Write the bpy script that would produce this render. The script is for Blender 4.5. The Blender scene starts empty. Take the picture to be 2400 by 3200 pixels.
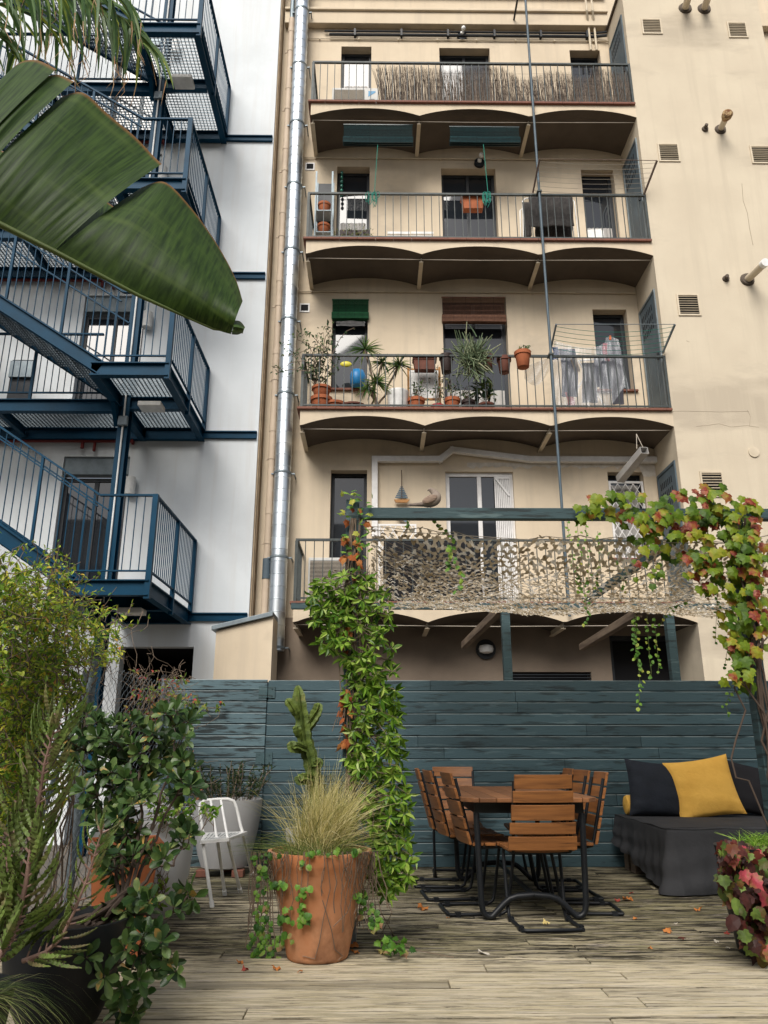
import bpy, math, random
from mathutils import Vector, Matrix
random.seed(7)
R = math.radians
scene = bpy.context.scene
COL = scene.collection

# ------------------------------------------------------------------ camera
HC, F, PITCH, YAW = 1.05, 2400.0, R(17.2), R(0.58)
cam_d = bpy.data.cameras.new('camera'); cam = bpy.data.objects.new('camera', cam_d); COL.objects.link(cam)
cam.location = (0, 0, HC); cam.rotation_euler = (R(90) + PITCH, 0, -YAW)
cam_d.sensor_fit = 'VERTICAL'; cam_d.sensor_height = 32.0; cam_d.lens = 32.0 * F / 3200.0
cam_d.clip_start = 0.05; cam_d.clip_end = 500
scene.camera = cam

# ------------------------------------------------------------------ light
world = bpy.data.worlds.new('World'); scene.world = world; world.use_nodes = True
nt = world.node_tree; nt.nodes.clear()
sky = nt.nodes.new('ShaderNodeTexSky'); sky.sky_type = 'NISHITA'; sky.sun_disc = False
SUN_EL, SUN_AZ = R(43), R(197)          # azimuth measured clockwise from +Y: the sun stands behind and left of the camera
sky.sun_elevation = SUN_EL; sky.sun_rotation = SUN_AZ; sky.air_density = 1.0; sky.dust_density = 3.0; sky.ozone_density = 1.0
hs = nt.nodes.new('ShaderNodeHueSaturation'); hs.inputs['Saturation'].default_value = 0.45
bg = nt.nodes.new('ShaderNodeBackground'); bg.inputs[1].default_value = 0.085
wo = nt.nodes.new('ShaderNodeOutputWorld')
nt.links.new(sky.outputs[0], hs.inputs['Color']); nt.links.new(hs.outputs[0], bg.inputs[0]); nt.links.new(bg.outputs[0], wo.inputs[0])
sd = bpy.data.lights.new('sun', 'SUN'); sd.energy = 2.4; sd.angle = R(36); sd.color = (1.0, 0.95, 0.88)
so = bpy.data.objects.new('sun', sd); COL.objects.link(so)
sdir = Vector((math.sin(SUN_AZ) * math.cos(SUN_EL), math.cos(SUN_AZ) * math.cos(SUN_EL), math.sin(SUN_EL)))
so.rotation_euler = sdir.to_track_quat('Z', 'Y').to_euler(); so.location = (0, -5, 20)
scene.view_settings.view_transform = 'Standard'; scene.view_settings.look = 'None'
scene.view_settings.exposure = 0.70; scene.view_settings.gamma = 1.0
scene.cycles.max_bounces = 6; scene.cycles.transparent_max_bounces = 12

# ------------------------------------------------------------------ photo measurements -> world points
_f = Vector((math.sin(YAW) * math.cos(PITCH), math.cos(YAW) * math.cos(PITCH), math.sin(PITCH)))
_r = Vector((math.cos(YAW), -math.sin(YAW), 0)); _u = _r.cross(_f)
def ray(px, py): return _f * F + _r * (px - 1200) + _u * (1600 - py)
def at(px, py, Y):
    d = ray(px, py); return Vector((0, 0, HC)) + d * (Y / d.y)
def atx(px, py, X):
    d = ray(px, py); return Vector((0, 0, HC)) + d * (X / d.x)
def gnd(px, py, z=0.0):
    d = ray(px, py); return Vector((0, 0, HC)) + d * ((z - HC) / d.z)
def crop(ox, oy, s): return lambda x, y, Y: at(ox + x / s, oy + y / s, Y)
C2 = crop(800, 0, 1.8433); C3 = crop(1600, 0, 2.07375); C5 = crop(800, 780, 1.8433)
C6 = crop(1600, 780, 2.07375); C7 = crop(800, 1450, 1.8433); C8 = crop(1600, 1450, 2.07375)

# ------------------------------------------------------------------ mesh helpers
class MB:
    def __init__(s): s.v = []; s.f = []
    def quad(s, *p):
        n = len(s.v); s.v += [tuple(q) for q in p]; s.f.append(tuple(range(n, n + len(p)))); return s
    def box(s, x0, x1, y0, y1, z0, z1):
        n = len(s.v)
        s.v += [(x0,y0,z0),(x1,y0,z0),(x1,y1,z0),(x0,y1,z0),(x0,y0,z1),(x1,y0,z1),(x1,y1,z1),(x0,y1,z1)]
        s.f += [tuple(n + i for i in q) for q in ((0,3,2,1),(4,5,6,7),(0,1,5,4),(1,2,6,5),(2,3,7,6),(3,0,4,7))]
        return s
    def bar(s, a, b, w, h, up=(0, 0, 1)):
        a = Vector(a); b = Vector(b); d = (b - a).normalized(); up = Vector(up)
        if abs(d.dot(up)) > 0.98: up = Vector((0, 1, 0))
        sx = d.cross(up).normalized(); sz = sx.cross(d)
        n = len(s.v)
        for p in (a, b):
            for i, j in ((-1,-1),(1,-1),(1,1),(-1,1)): s.v.append(tuple(p + sx * (i * w / 2) + sz * (j * h / 2)))
        s.f += [tuple(n + i for i in q) for q in ((0,1,2,3),(7,6,5,4),(0,4,5,1),(1,5,6,2),(2,6,7,3),(3,7,4,0))]
        return s
    def tube(s, path, r, n=8, cap=True):
        path = [Vector(p) for p in path]; k = len(path)
        rs = r if isinstance(r, (list, tuple)) else [r] * k
        ref = None; b0 = len(s.v)
        for i, p in enumerate(path):
            d = (path[min(i + 1, k - 1)] - path[max(i - 1, 0)])
            d = d.normalized() if d.length > 1e-9 else Vector((0, 0, 1))
            if ref is None: ref = Vector((0, 0, 1)) if abs(d.z) < .9 else Vector((1, 0, 0))
            e1 = d.cross(ref)
            if e1.length < 1e-4: e1 = d.cross(Vector((0.3, 1, 0.2)))
            e1.normalize(); e2 = d.cross(e1).normalized(); ref = e1.cross(d)
            for j in range(n):
                a = 2 * math.pi * j / n; s.v.append(tuple(p + (e1 * math.cos(a) + e2 * math.sin(a)) * rs[i]))
        for i in range(k - 1):
            for j in range(n):
                s.f.append((b0 + i*n + j, b0 + i*n + (j+1) % n, b0 + (i+1)*n + (j+1) % n, b0 + (i+1)*n + j))
        if cap and n > 2:
            s.f.append(tuple(b0 + j for j in range(n))[::-1]); s.f.append(tuple(b0 + (k-1)*n + j for j in range(n)))
        return s
    def lathe(s, c, prof, n=32, wob=0):
        b0 = len(s.v); k = len(prof)
        for r, z in prof:
            for j in range(n):
                a = 2 * math.pi * j / n; rr = r * (1 + wob * math.sin(3*a + z*9) )
                s.v.append((c[0] + rr*math.cos(a), c[1] + rr*math.sin(a), c[2] + z))
        for i in range(k - 1):
            for j in range(n):
                s.f.append((b0 + i*n + j, b0 + i*n + (j+1) % n, b0 + (i+1)*n + (j+1) % n, b0 + (i+1)*n + j))
        s.f.append(tuple(b0 + j for j in range(n))[::-1]); s.f.append(tuple(b0 + (k-1)*n + j for j in range(n)))
        return s
    def grid(s, fn, nu, nv):
        b = len(s.v)
        for i in range(nu + 1):
            for j in range(nv + 1): s.v.append(tuple(fn(i / nu, j / nv)))
        for i in range(nu):
            for j in range(nv):
                a = b + i * (nv + 1) + j; s.f.append((a, a + nv + 1, a + nv + 2, a + 1))
        return s
    def prism(s, pts, d):       # pts: planar loop, d: extrusion vector
        n = len(s.v); k = len(pts); d = Vector(d)
        s.v += [tuple(Vector(p)) for p in pts] + [tuple(Vector(p) + d) for p in pts]
        s.f.append(tuple(n + i for i in range(k))[::-1]); s.f.append(tuple(n + k + i for i in range(k)))
        for i in range(k): s.f.append((n + i, n + (i+1) % k, n + k + (i+1) % k, n + k + i))
        return s
    def ball(s, c, rx, ry, rz, n=12, m=8):
        prof = []
        b0 = len(s.v)
        for i in range(m + 1):
            t = math.pi * i / m
            for j in range(n):
                a = 2 * math.pi * j / n
                s.v.append((c[0] + rx*math.sin(t)*math.cos(a), c[1] + ry*math.sin(t)*math.sin(a), c[2] - rz*math.cos(t)))
        for i in range(m):
            for j in range(n):
                s.f.append((b0 + i*n + j, b0 + i*n + (j+1) % n, b0 + (i+1)*n + (j+1) % n, b0 + (i+1)*n + j))
        return s

OFF = {}
def bottom(mb):
    xs = [v[0] for v in mb.v]; ys = [v[1] for v in mb.v]; zs = [v[2] for v in mb.v]
    return Vector(((min(xs)+max(xs))/2, (min(ys)+max(ys))/2, min(zs)))
def mesh_obj(name, mb, m, off, smooth=False, bevel=0, sub=0, solid=0):
    me = bpy.data.meshes.new(name)
    me.from_pydata([(v[0]-off[0], v[1]-off[1], v[2]-off[2]) for v in mb.v], [], mb.f); me.update()
    if smooth:
        me.polygons.foreach_set('use_smooth', [True] * len(me.polygons)); me.set_sharp_from_angle(angle=R(50))
    me.materials.append(m)
    o = bpy.data.objects.new(name, me); COL.objects.link(o)
    if solid: md = o.modifiers.new('solid', 'SOLIDIFY'); md.thickness = solid; md.offset = 0
    if bevel: md = o.modifiers.new('bevel', 'BEVEL'); md.width = bevel; md.segments = 2; md.limit_method = 'ANGLE'
    if sub: md = o.modifiers.new('sub', 'SUBSURF'); md.levels = sub; md.render_levels = sub
    return o
def tag(o, label=None, cat=None, group=None, kind=None):
    if label: o['label'] = label
    if cat: o['category'] = cat
    if group: o['group'] = group
    if kind: o['kind'] = kind
    return o
def thing(name, label, cat, loc=(0, 0, 0), group=None):
    o = bpy.data.objects.new(name, None); COL.objects.link(o); o.location = loc; o.empty_display_size = .1
    OFF[o.name] = Vector(loc); return tag(o, label, cat, group)
def part(name, mb, m, parent, label=None, **k):
    off = OFF[parent.name]; o = mesh_obj(name, mb, m, off, **k); o.parent = parent; OFF[o.name] = off
    if label: o['label'] = label
    return o
def solo(name, mb, m, label, cat, group=None, kind=None, loc=None, **k):
    off = Vector(loc) if loc is not None else bottom(mb)
    o = mesh_obj(name, mb, m, off, **k); o.location = off; OFF[o.name] = off
    return tag(o, label, cat, group, kind)
def dup(o, loc=None, rz=None, label=None, parent=None):
    c = o.copy(); COL.objects.link(c)
    if parent is not None: c.parent = parent
    if loc is not None: c.location = loc
    if rz is not None: c.rotation_euler = (0, 0, rz)
    if label: c['label'] = label
    for ch in list(o.children): dup(ch, parent=c)
    return c

# ------------------------------------------------------------------ materials
def mat(name, c1, c2=None, scale=4, rough=.7, metal=0, bump=0, bscale=None, stretch=(1, 1, 1), detail=5, lo=.35, hi=.65,
        island=0, trans=0, spec=.3, c3=None, scale3=1.0, lo3=.5, hi3=.7, stretch3=(1, 1, 1), alpha=1, coat=0, streak=None, edge=None):
    m = bpy.data.materials.new(name); m.use_nodes = True; n = m.node_tree.nodes; l = m.node_tree.links
    b = n['Principled BSDF']; b.inputs['Roughness'].default_value = rough; b.inputs['Metallic'].default_value = metal
    b.inputs['Specular IOR Level'].default_value = spec; b.inputs['Coat Weight'].default_value = coat
    tc = n.new('ShaderNodeTexCoord')
    def noise(sc, st, dt):
        mp = n.new('ShaderNodeMapping'); mp.inputs['Scale'].default_value = st; l.new(tc.outputs['Object'], mp.inputs[0])
        x = n.new('ShaderNodeTexNoise'); x.inputs['Scale'].default_value = sc; x.inputs['Detail'].default_value = dt
        x.inputs['Roughness'].default_value = .6
        l.new(mp.outputs[0], x.inputs['Vector']); return x.outputs['Fac']
    def ramp(fac, a, bb):
        r = n.new('ShaderNodeMapRange'); r.inputs[1].default_value = a; r.inputs[2].default_value = bb; l.new(fac, r.inputs[0]); return r.outputs[0]
    def mixc(fac, A, B):
        x = n.new('ShaderNodeMix'); x.data_type = 'RGBA'
        if fac is not None: l.new(fac, x.inputs[0])
        for i, q in ((6, A), (7, B)):
            if isinstance(q, tuple): x.inputs[i].default_value = (*q[:3], 1)
            else: l.new(q, x.inputs[i])
        return x.outputs[2]
    c = c1
    if c2 is not None: c = mixc(ramp(noise(scale, stretch, detail), lo, hi), c1, c2)
    if c3 is not None: c = mixc(ramp(noise(scale3, stretch3, 6), lo3, hi3), c, c3)
    if edge:                                   # sky light on the boards' top edges, painted as a pale line
        ax, per, off, edge_light_col = edge; sx_ = n.new('ShaderNodeSeparateXYZ'); l.new(tc.outputs['Object'], sx_.inputs[0])
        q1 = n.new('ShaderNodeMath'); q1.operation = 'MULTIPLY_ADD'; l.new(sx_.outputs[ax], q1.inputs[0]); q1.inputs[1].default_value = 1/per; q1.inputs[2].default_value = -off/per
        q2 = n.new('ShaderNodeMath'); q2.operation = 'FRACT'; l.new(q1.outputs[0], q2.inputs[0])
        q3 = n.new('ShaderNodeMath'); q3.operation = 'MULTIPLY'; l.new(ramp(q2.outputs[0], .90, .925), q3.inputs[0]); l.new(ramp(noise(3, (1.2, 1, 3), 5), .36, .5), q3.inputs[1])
        c = mixc(q3.outputs[0], c, edge_light_col)
    if streak: c = mixc(ramp(noise(2.2, (2.6, 2.6, .16), 7), .50, .74), c, streak)
    if island:
        g = n.new('ShaderNodeNewGeometry'); h = n.new('ShaderNodeHueSaturation')
        mr = n.new('ShaderNodeMapRange'); mr.inputs[3].default_value = 1 - island; mr.inputs[4].default_value = 1 + island
        l.new(g.outputs['Random Per Island'], mr.inputs[0]); l.new(mr.outputs[0], h.inputs['Value'])
        if isinstance(c, tuple): h.inputs['Color'].default_value = (*c[:3], 1)
        else: l.new(c, h.inputs['Color'])
        c = h.outputs[0]
    if isinstance(c, tuple): b.inputs['Base Color'].default_value = (*c[:3], 1)
    else: l.new(c, b.inputs['Base Color'])
    if bump:
        bp = n.new('ShaderNodeBump'); bp.inputs['Strength'].default_value = bump; bp.inputs['Distance'].default_value = .01
        l.new(noise(bscale or scale * 6, stretch, 4), bp.inputs['Height']); l.new(bp.outputs[0], b.inputs['Normal'])
    if alpha < 1: b.inputs['Alpha'].default_value = alpha
    if trans:
        t = n.new('ShaderNodeBsdfTranslucent'); ms = n.new('ShaderNodeMixShader'); ms.inputs[0].default_value = trans
        if isinstance(c, tuple): t.inputs[0].default_value = (*c[:3], 1)
        else: l.new(c, t.inputs[0])
        l.new(b.outputs[0], ms.inputs[1]); l.new(t.outputs[0], ms.inputs[2]); l.new(ms.outputs[0], n['Material Output'].inputs[0])
    return m
def leafmat(name, cols, rough=.45, trans=.25, spec=.3, mixed=.25, gain=1.0):
    """leaf colours picked per leaf (random per island), cols = list of (pos, rgb)"""
    m = bpy.data.materials.new(name); m.use_nodes = True; n = m.node_tree.nodes; l = m.node_tree.links
    b = n['Principled BSDF']; b.inputs['Roughness'].default_value = rough; b.inputs['Specular IOR Level'].default_value = spec
    g = n.new('ShaderNodeNewGeometry'); cr = n.new('ShaderNodeValToRGB'); e = cr.color_ramp.elements
    while len(e) < len(cols): e.new(.5)
    for i, (p, c) in enumerate(cols): e[i].position = p; e[i].color = (*c, 1)
    tc0 = n.new('ShaderNodeTexCoord'); n0 = n.new('ShaderNodeTexNoise'); n0.inputs['Scale'].default_value = 22; l.new(tc0.outputs['Object'], n0.inputs['Vector'])
    m0 = n.new('ShaderNodeMath'); m0.operation = 'MULTIPLY_ADD'; l.new(n0.outputs[0], m0.inputs[0]); m0.inputs[1].default_value = mixed; l.new(g.outputs['Random Per Island'], m0.inputs[2])
    m1 = n.new('ShaderNodeMath'); m1.operation = 'SUBTRACT'; l.new(m0.outputs[0], m1.inputs[0]); m1.inputs[1].default_value = mixed / 2; l.new(m1.outputs[0], cr.inputs[0])
    tc = n.new('ShaderNodeTexCoord'); nz = n.new('ShaderNodeTexNoise'); nz.inputs['Scale'].default_value = 40; l.new(tc.outputs['Object'], nz.inputs['Vector'])
    mr = n.new('ShaderNodeMapRange'); mr.inputs[3].default_value = .8*gain; mr.inputs[4].default_value = 1.5*gain; l.new(nz.outputs[0], mr.inputs[0])
    h = n.new('ShaderNodeHueSaturation'); l.new(cr.outputs[0], h.inputs['Color']); l.new(mr.outputs[0], h.inputs['Value'])
    l.new(h.outputs[0], b.inputs['Base Color'])
    t = n.new('ShaderNodeBsdfTranslucent'); ms = n.new('ShaderNodeMixShader'); ms.inputs[0].default_value = trans
    l.new(h.outputs[0], t.inputs[0]); l.new(b.outputs[0], ms.inputs[1]); l.new(t.outputs[0], ms.inputs[2]); l.new(ms.outputs[0], n['Material Output'].inputs[0])
    return m
def plain(name, c, rough=.6, **k): return mat(name, c, tuple(x * .8 for x in c), 8, rough, **k)

M = {}
M['stucco'] = mat('beige_stucco', (.61, .515, .385), (.55, .46, .34), 1.3, .9, bump=.25, bscale=90, c3=(.47, .395, .30), scale3=.7, lo3=.54, hi3=.66, stretch3=(1, 1, 1.6), streak=(.51, .43, .325))
M['tower'] = mat('tower_stucco', (.565, .495, .38), (.515, .445, .34), 1.0, .9, bump=.25, bscale=90, c3=(.43, .37, .285), scale3=.5, lo3=.52, hi3=.63, stretch3=(.6, 1, 1.8), streak=(.49, .425, .325))
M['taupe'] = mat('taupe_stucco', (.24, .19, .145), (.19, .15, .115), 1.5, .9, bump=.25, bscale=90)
M['soffit'] = mat('soffit_shade_plaster', (.115, .092, .072), (.09, .072, .057), 2.0, .9, bump=.1, bscale=60)  # wall plaster coloured dark: the deep shade under the balconies is put into it
M['white_wall'] = mat('white_render', (.66, .695, .715), (.61, .645, .665), 1.1, .85, bump=.2, bscale=70, c3=(.55, .575, .59), scale3=.6, lo3=.52, hi3=.72, streak=(.59, .60, .60))
M['joint'] = mat('raw_concrete', (.36, .28, .19), (.25, .19, .13), 5, .95, bump=.5, bscale=40)
M['tile'] = mat('red_clay_tile', (.20, .078, .05), (.14, .058, .04), 9, .7)
M['rail'] = mat('dark_railing_paint', (.035, .045, .045), (.06, .07, .068), 12, .5)
M['blue'] = mat('blue_steel_paint', (.001, .042, .088), (.001, .032, .066), 3, .5, spec=.12)
M['grate'] = mat('galvanised_grating', (.16, .19, .21), (.10, .13, .15), 10, .5, metal=.4)
M['galv'] = mat('galvanised_sheet', (.74, .79, .82), (.60, .66, .70), 5, .38, metal=1, stretch=(1, 1, .8), island=.12, bump=.04, bscale=8)
M['zinc'] = mat('grey_zinc', (.22, .26, .28), (.15, .18, .20), 5, .5, metal=.5)
M['pvc'] = mat('beige_pvc', (.50, .40, .30), (.44, .35, .26), 3, .6)
M['glass'] = mat('window_glass', (.018, .022, .028), None, rough=.03, spec=.5); M['glass'].node_tree.nodes['Principled BSDF'].inputs['IOR'].default_value = 1.62
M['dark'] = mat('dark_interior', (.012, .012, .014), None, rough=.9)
M['fdark'] = mat('anthracite_frame', (.018, .022, .027), (.028, .032, .038), 6, .45)
M['fwhite'] = mat('white_painted_frame', (.72, .71, .70), (.62, .61, .60), 8, .5)
M['cloth_w'] = mat('pale_curtain_reflection', (.55, .53, .50), (.40, .39, .38), 12, .9, stretch=(4, 4, .3), trans=.2)
M['cable'] = plain('pale_cable', (.45, .40, .33), .7)
M['vent'] = mat('vent_paint', (.58, .50, .38), (.50, .43, .32), 6, .6)
M['greydoor'] = mat('grey_blue_steel', (.085, .12, .145), (.065, .09, .11), 4, .5)
M['red'] = plain('red_pipe_paint', (.16, .02, .018), .5)
M['lampw'] = plain('white_lamp_body', (.70, .70, .68), .5)
M['wood_old'] = mat('old_grey_timber', (.22, .165, .115), (.10, .07, .05), 6, .85, stretch=(3, .3, 3), bump=.3)
M['black'] = plain('black_metal', (.012, .014, .017), .45)
M['white_pl'] = plain('white_plastic', (.84, .84, .82), .45)
M['terra'] = mat('terracotta', (.42, .155, .06), (.52, .23, .11), 3, .85, bump=.15, bscale=30, c3=(.20, .085, .04), scale3=2.2, lo3=.56, hi3=.75)
M['earth'] = plain('potting_soil', (.03, .022, .015), .95)
M['conc'] = mat('light_concrete', (.42, .42, .41), (.34, .34, .335), 4, .8, bump=.1)
M['rope'] = plain('green_rope', (.02, .20, .15), .8)
# ================================================================== ground, deck
g = MB().box(-60, 60, -20, 60, -.6, -.25)
tag(solo('ground', g, mat('yard_ground', (.16, .14, .12), (.11, .10, .085), 1.5, .95, bump=.3), 'grey paved yard below the deck', 'ground'), kind='structure')

def deck_mat():
    m = bpy.data.materials.new('weathered_deck_boards'); m.use_nodes = True; n = m.node_tree.nodes; l = m.node_tree.links
    b = n['Principled BSDF']; b.inputs['Roughness'].default_value = .8; b.inputs['Specular IOR Level'].default_value = .3
    tc = n.new('ShaderNodeTexCoord'); ge = n.new('ShaderNodeNewGeometry')
    off = n.new('ShaderNodeVectorMath'); off.operation = 'MULTIPLY_ADD'
    cx = n.new('ShaderNodeCombineXYZ'); l.new(ge.outputs['Random Per Island'], cx.inputs[0]); l.new(ge.outputs['Random Per Island'], cx.inputs[2])
    l.new(cx.outputs[0], off.inputs[0]); off.inputs[1].default_value = (40, 0, 40); l.new(tc.outputs['Object'], off.inputs[2])
    def noise(sc, st, dt, per=True, rg=.62):
        mp = n.new('ShaderNodeMapping'); mp.inputs['Scale'].default_value = st
        l.new(off.outputs[0] if per else tc.outputs['Object'], mp.inputs[0])
        x = n.new('ShaderNodeTexNoise'); x.inputs['Scale'].default_value = sc; x.inputs['Detail'].default_value = dt; x.inputs['Roughness'].default_value = rg
        l.new(mp.outputs[0], x.inputs['Vector']); return x.outputs['Fac']
    def rng(f, a, c, lo=0, hi=1):
        r = n.new('ShaderNodeMapRange'); r.inputs[1].default_value = a; r.inputs[2].default_value = c; r.inputs[3].default_value = lo; r.inputs[4].default_value = hi
        l.new(f, r.inputs[0]); return r.outputs[0]
    def mix(f, A, B, fac=None):
        x = n.new('ShaderNodeMix'); x.data_type = 'RGBA'
        if f is None: x.inputs[0].default_value = fac
        else: l.new(f, x.inputs[0])
        for i, q in ((6, A), (7, B)):
            if isinstance(q, tuple): x.inputs[i].default_value = (*q, 1)
            else: l.new(q, x.inputs[i])
        return x.outputs[2]
    def math2(op, a, c):
        x = n.new('ShaderNodeMath'); x.operation = op
        for i, q in enumerate((a, c)):
            if isinstance(q, (int, float)): x.inputs[i].default_value = q
            else: l.new(q, x.inputs[i])
        x.use_clamp = True; return x.outputs[0]
    c = mix(rng(noise(3, (1, 1, 1), 5), .35, .65), (.56, .48, .33), (.48, .41, .26))
    c = mix(rng(noise(10, (.4, 7, 1), 6), .42, .64), c, (.60, .53, .40))         # bleached grain
    sp = n.new('ShaderNodeSeparateXYZ'); l.new(tc.outputs['Object'], sp.inputs[0])
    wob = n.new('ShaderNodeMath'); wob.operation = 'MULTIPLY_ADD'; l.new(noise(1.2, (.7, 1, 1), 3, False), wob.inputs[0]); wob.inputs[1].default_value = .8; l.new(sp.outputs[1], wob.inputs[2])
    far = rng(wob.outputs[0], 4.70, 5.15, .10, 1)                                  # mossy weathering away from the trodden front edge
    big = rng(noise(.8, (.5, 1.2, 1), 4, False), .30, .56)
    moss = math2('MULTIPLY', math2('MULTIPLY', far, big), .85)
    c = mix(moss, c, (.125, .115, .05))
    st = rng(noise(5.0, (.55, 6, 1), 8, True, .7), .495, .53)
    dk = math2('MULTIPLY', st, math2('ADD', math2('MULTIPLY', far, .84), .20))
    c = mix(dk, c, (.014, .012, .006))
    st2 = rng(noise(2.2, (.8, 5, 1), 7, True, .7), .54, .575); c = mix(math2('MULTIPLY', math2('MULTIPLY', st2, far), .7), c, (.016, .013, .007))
    st4 = rng(noise(8, (.45, 8, 1), 6, True, .7), .575, .60); c = mix(math2('MULTIPLY', st4, .7), c, (.05, .04, .025))
    st3 = rng(noise(6, (.6, 8, 1), 6, True, .7), .575, .60); c = mix(math2('MULTIPLY', st3, .6), c, (.50, .44, .36))
    fr_ = n.new('ShaderNodeMath'); fr_.operation = 'MULTIPLY_ADD'; l.new(sp.outputs[1], fr_.inputs[0]); fr_.inputs[1].default_value = 1/.138; fr_.inputs[2].default_value = -.3/.138
    f2 = n.new('ShaderNodeMath'); f2.operation = 'FRACT'; l.new(fr_.outputs[0], f2.inputs[0]); f3 = n.new('ShaderNodeMath'); f3.operation = 'SUBTRACT'; l.new(f2.outputs[0], f3.inputs[0]); f3.inputs[1].default_value = .5
    f4 = n.new('ShaderNodeMath'); f4.operation = 'ABSOLUTE'; l.new(f3.outputs[0], f4.inputs[0])
    gap_shade_grime = math2('MULTIPLY', rng(f4.outputs[0], .425, .48), rng(noise(2.5, (.7, 1, 1), 6), .38, .60, .10, .85))
    c = mix(gap_shade_grime, c, (.03, .024, .015))                                              # dirt and the shade of the thin gaps, painted along the board edges
    h = n.new('ShaderNodeHueSaturation'); l.new(c, h.inputs['Color'])
    l.new(rng(ge.outputs['Random Per Island'], 0, 1, .72, 1.2), h.inputs['Value']); l.new(h.outputs[0], b.inputs['Base Color'])
    bp = n.new('ShaderNodeBump'); bp.inputs['Strength'].default_value = .5; bp.inputs['Distance'].default_value = .006
    l.new(noise(14, (.4, 8, 1), 5), bp.inputs['Height']); l.new(bp.outputs[0], b.inputs['Normal'])
    return m
dk = MB(); rr = random.Random(3); y = .3; BW = .138
while y < 7.8:
    x = -2.1 - rr.random() * .01; cuts = []
    xx = -2.1 + rr.uniform(.8, 3.6)
    while xx < 5.4: cuts.append(xx); xx += rr.uniform(2.2, 3.8)
    for e in cuts + [5.5]:
        dz = rr.uniform(-.0015, .0015); dk.box(x, e - .003, y + .003, y + BW - .005, -.028, dz); x = e + .002
    y += BW
deck = solo('deck', dk, deck_mat(), 'weathered wooden terrace boards', 'deck', loc=(0, 0, 0), bevel=.005); deck['kind'] = 'structure'
for k in ('category',): del deck[k]
sub = MB().box(-2.1, 5.5, .3, 7.8, -.24, -.05)
for q in range(9): sub.box(-2.1, 5.5, .35 + q * .9, .40 + q * .9, -.05, -.029)
o = part('deck_joists', sub, M['dark'], deck)
bpy.data.objects['ground'].pop('category')

# ================================================================== beige apartment building
W, YF, YB = 12.15, 11.2, 12.15
ZB = [3.13, 6.25, 9.42, 12.36]                 # balcony floor heights
apt = thing('apartment_building', 'beige stuccoed apartment block with four tiers of vaulted balconies', 'building', (2, W, 0))
XT = at(1985, 330, YF).x                        # left face of the projecting stair tower
XBL = at(972, 321, YF).x                        # left end of the balconies
XTR = at(2367, 2, YF).x

def wall_holes(mb, x0, x1, z0, z1, Y, holes, depth):
    xs = sorted({x0, x1, *[h[0] for h in holes], *[h[1] for h in holes]}); zs = sorted({z0, z1, *[h[2] for h in holes], *[h[3] for h in holes]})
    for i in range(len(xs) - 1):
        for j in range(len(zs) - 1):
            cx, cz = (xs[i] + xs[i+1]) / 2, (zs[j] + zs[j+1]) / 2
            if any(h[0] < cx < h[1] and h[2] < cz < h[3] for h in holes): continue
            mb.quad((xs[i], Y, zs[j]), (xs[i+1], Y, zs[j]), (xs[i+1], Y, zs[j+1]), (xs[i], Y, zs[j+1]))
    for a, b, c, d in holes:
        mb.quad((a, Y, c), (a, Y + depth, c), (a, Y + depth, d), (a, Y, d)); mb.quad((b, Y, c), (b, Y, d), (b, Y + depth, d), (b, Y + depth, c))
        mb.quad((a, Y, d), (a, Y + depth, d), (b, Y + depth, d), (b, Y, d)); mb.quad((a, Y, c), (b, Y, c), (b, Y + depth, c), (a, Y + depth, c))

RV = .24
def op(C, x0, y0, x1, zb):
    a = C(x0, y0, W); b = C(x1, y0, W); return (a.x, b.x, zb, (a.z + b.z) / 2)
OP = {
 (3,'a'): op(C2, 492, 268, 665, ZB[3] + .02), (3,'b'): op(C2, 1055, 277, 1345, ZB[3] + .02), (3,'c'): op(C3, 372, 326, 568, ZB[3] + .75),
 (2,'a'): op(C2, 468, 960, 655, ZB[2] + .62), (2,'b'): op(C2, 1066, 971, 1378, ZB[2] + .02), (2,'c'): op(C3, 445, 1101, 655, ZB[2] + .52),
 (1,'a'): op(C5, 442, 285, 645, ZB[1] + .80), (1,'b'): op(C5, 1072, 272, 1438, ZB[1] + .02), (1,'c'): op(C6, 520, 388, 740, ZB[1] + .80),
 (0,'a'): op(C7, 432, 35, 640, ZB[0] + .02), (0,'b'): op(C7, 1090, 44, 1480, ZB[0] + .02), (0,'c'): op(C8, 617, 51, 848, ZB[0] + .9)}
wl = MB(); wall_holes(wl, -1.93, 14, 3.05, 16.2, W, list(OP.values()), RV)
wl.quad((-1.93, W, 3.05), (-1.93, W, 16.2), (-1.93, W + 2, 16.2), (-1.93, W + 2, 3.05))
wall = part('wall', wl, M['stucco'], apt)
# ground floor, darker paint, with a dark opening
gdoor = (at(1905, 2020, W).x, at(2130, 2020, W).x, -.25, at(1905, 1985, W).z)
gdoor2 = (at(2150, 2000, W).x, at(2600, 2000, W).x, -.25, at(2150, 2010, W).z)
grl = (at(1600, 2100, W).x, at(1846, 2100, W).x, -.25, at(1600, 2100, W).z)
gw = MB(); wall_holes(gw, -1.95, 14, -.25, 3.05, W - .02, [gdoor, gdoor2, grl], RV)
gw.quad((-1.95, W - .02, 3.05), (14, W - .02, 3.05), (14, W, 3.05), (-1.95, W, 3.05))
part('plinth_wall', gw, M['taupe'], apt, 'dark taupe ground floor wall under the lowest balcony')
bk = MB()
for h in (gdoor, gdoor2, grl): bk.quad((h[0], W + RV - .03, h[2]), (h[1], W + RV - .03, h[2]), (h[1], W + RV - .03, h[3]), (h[0], W + RV - .03, h[3]))
gd = part('ground_floor_opening', bk, M['dark'], apt)
fr = MB()
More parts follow.
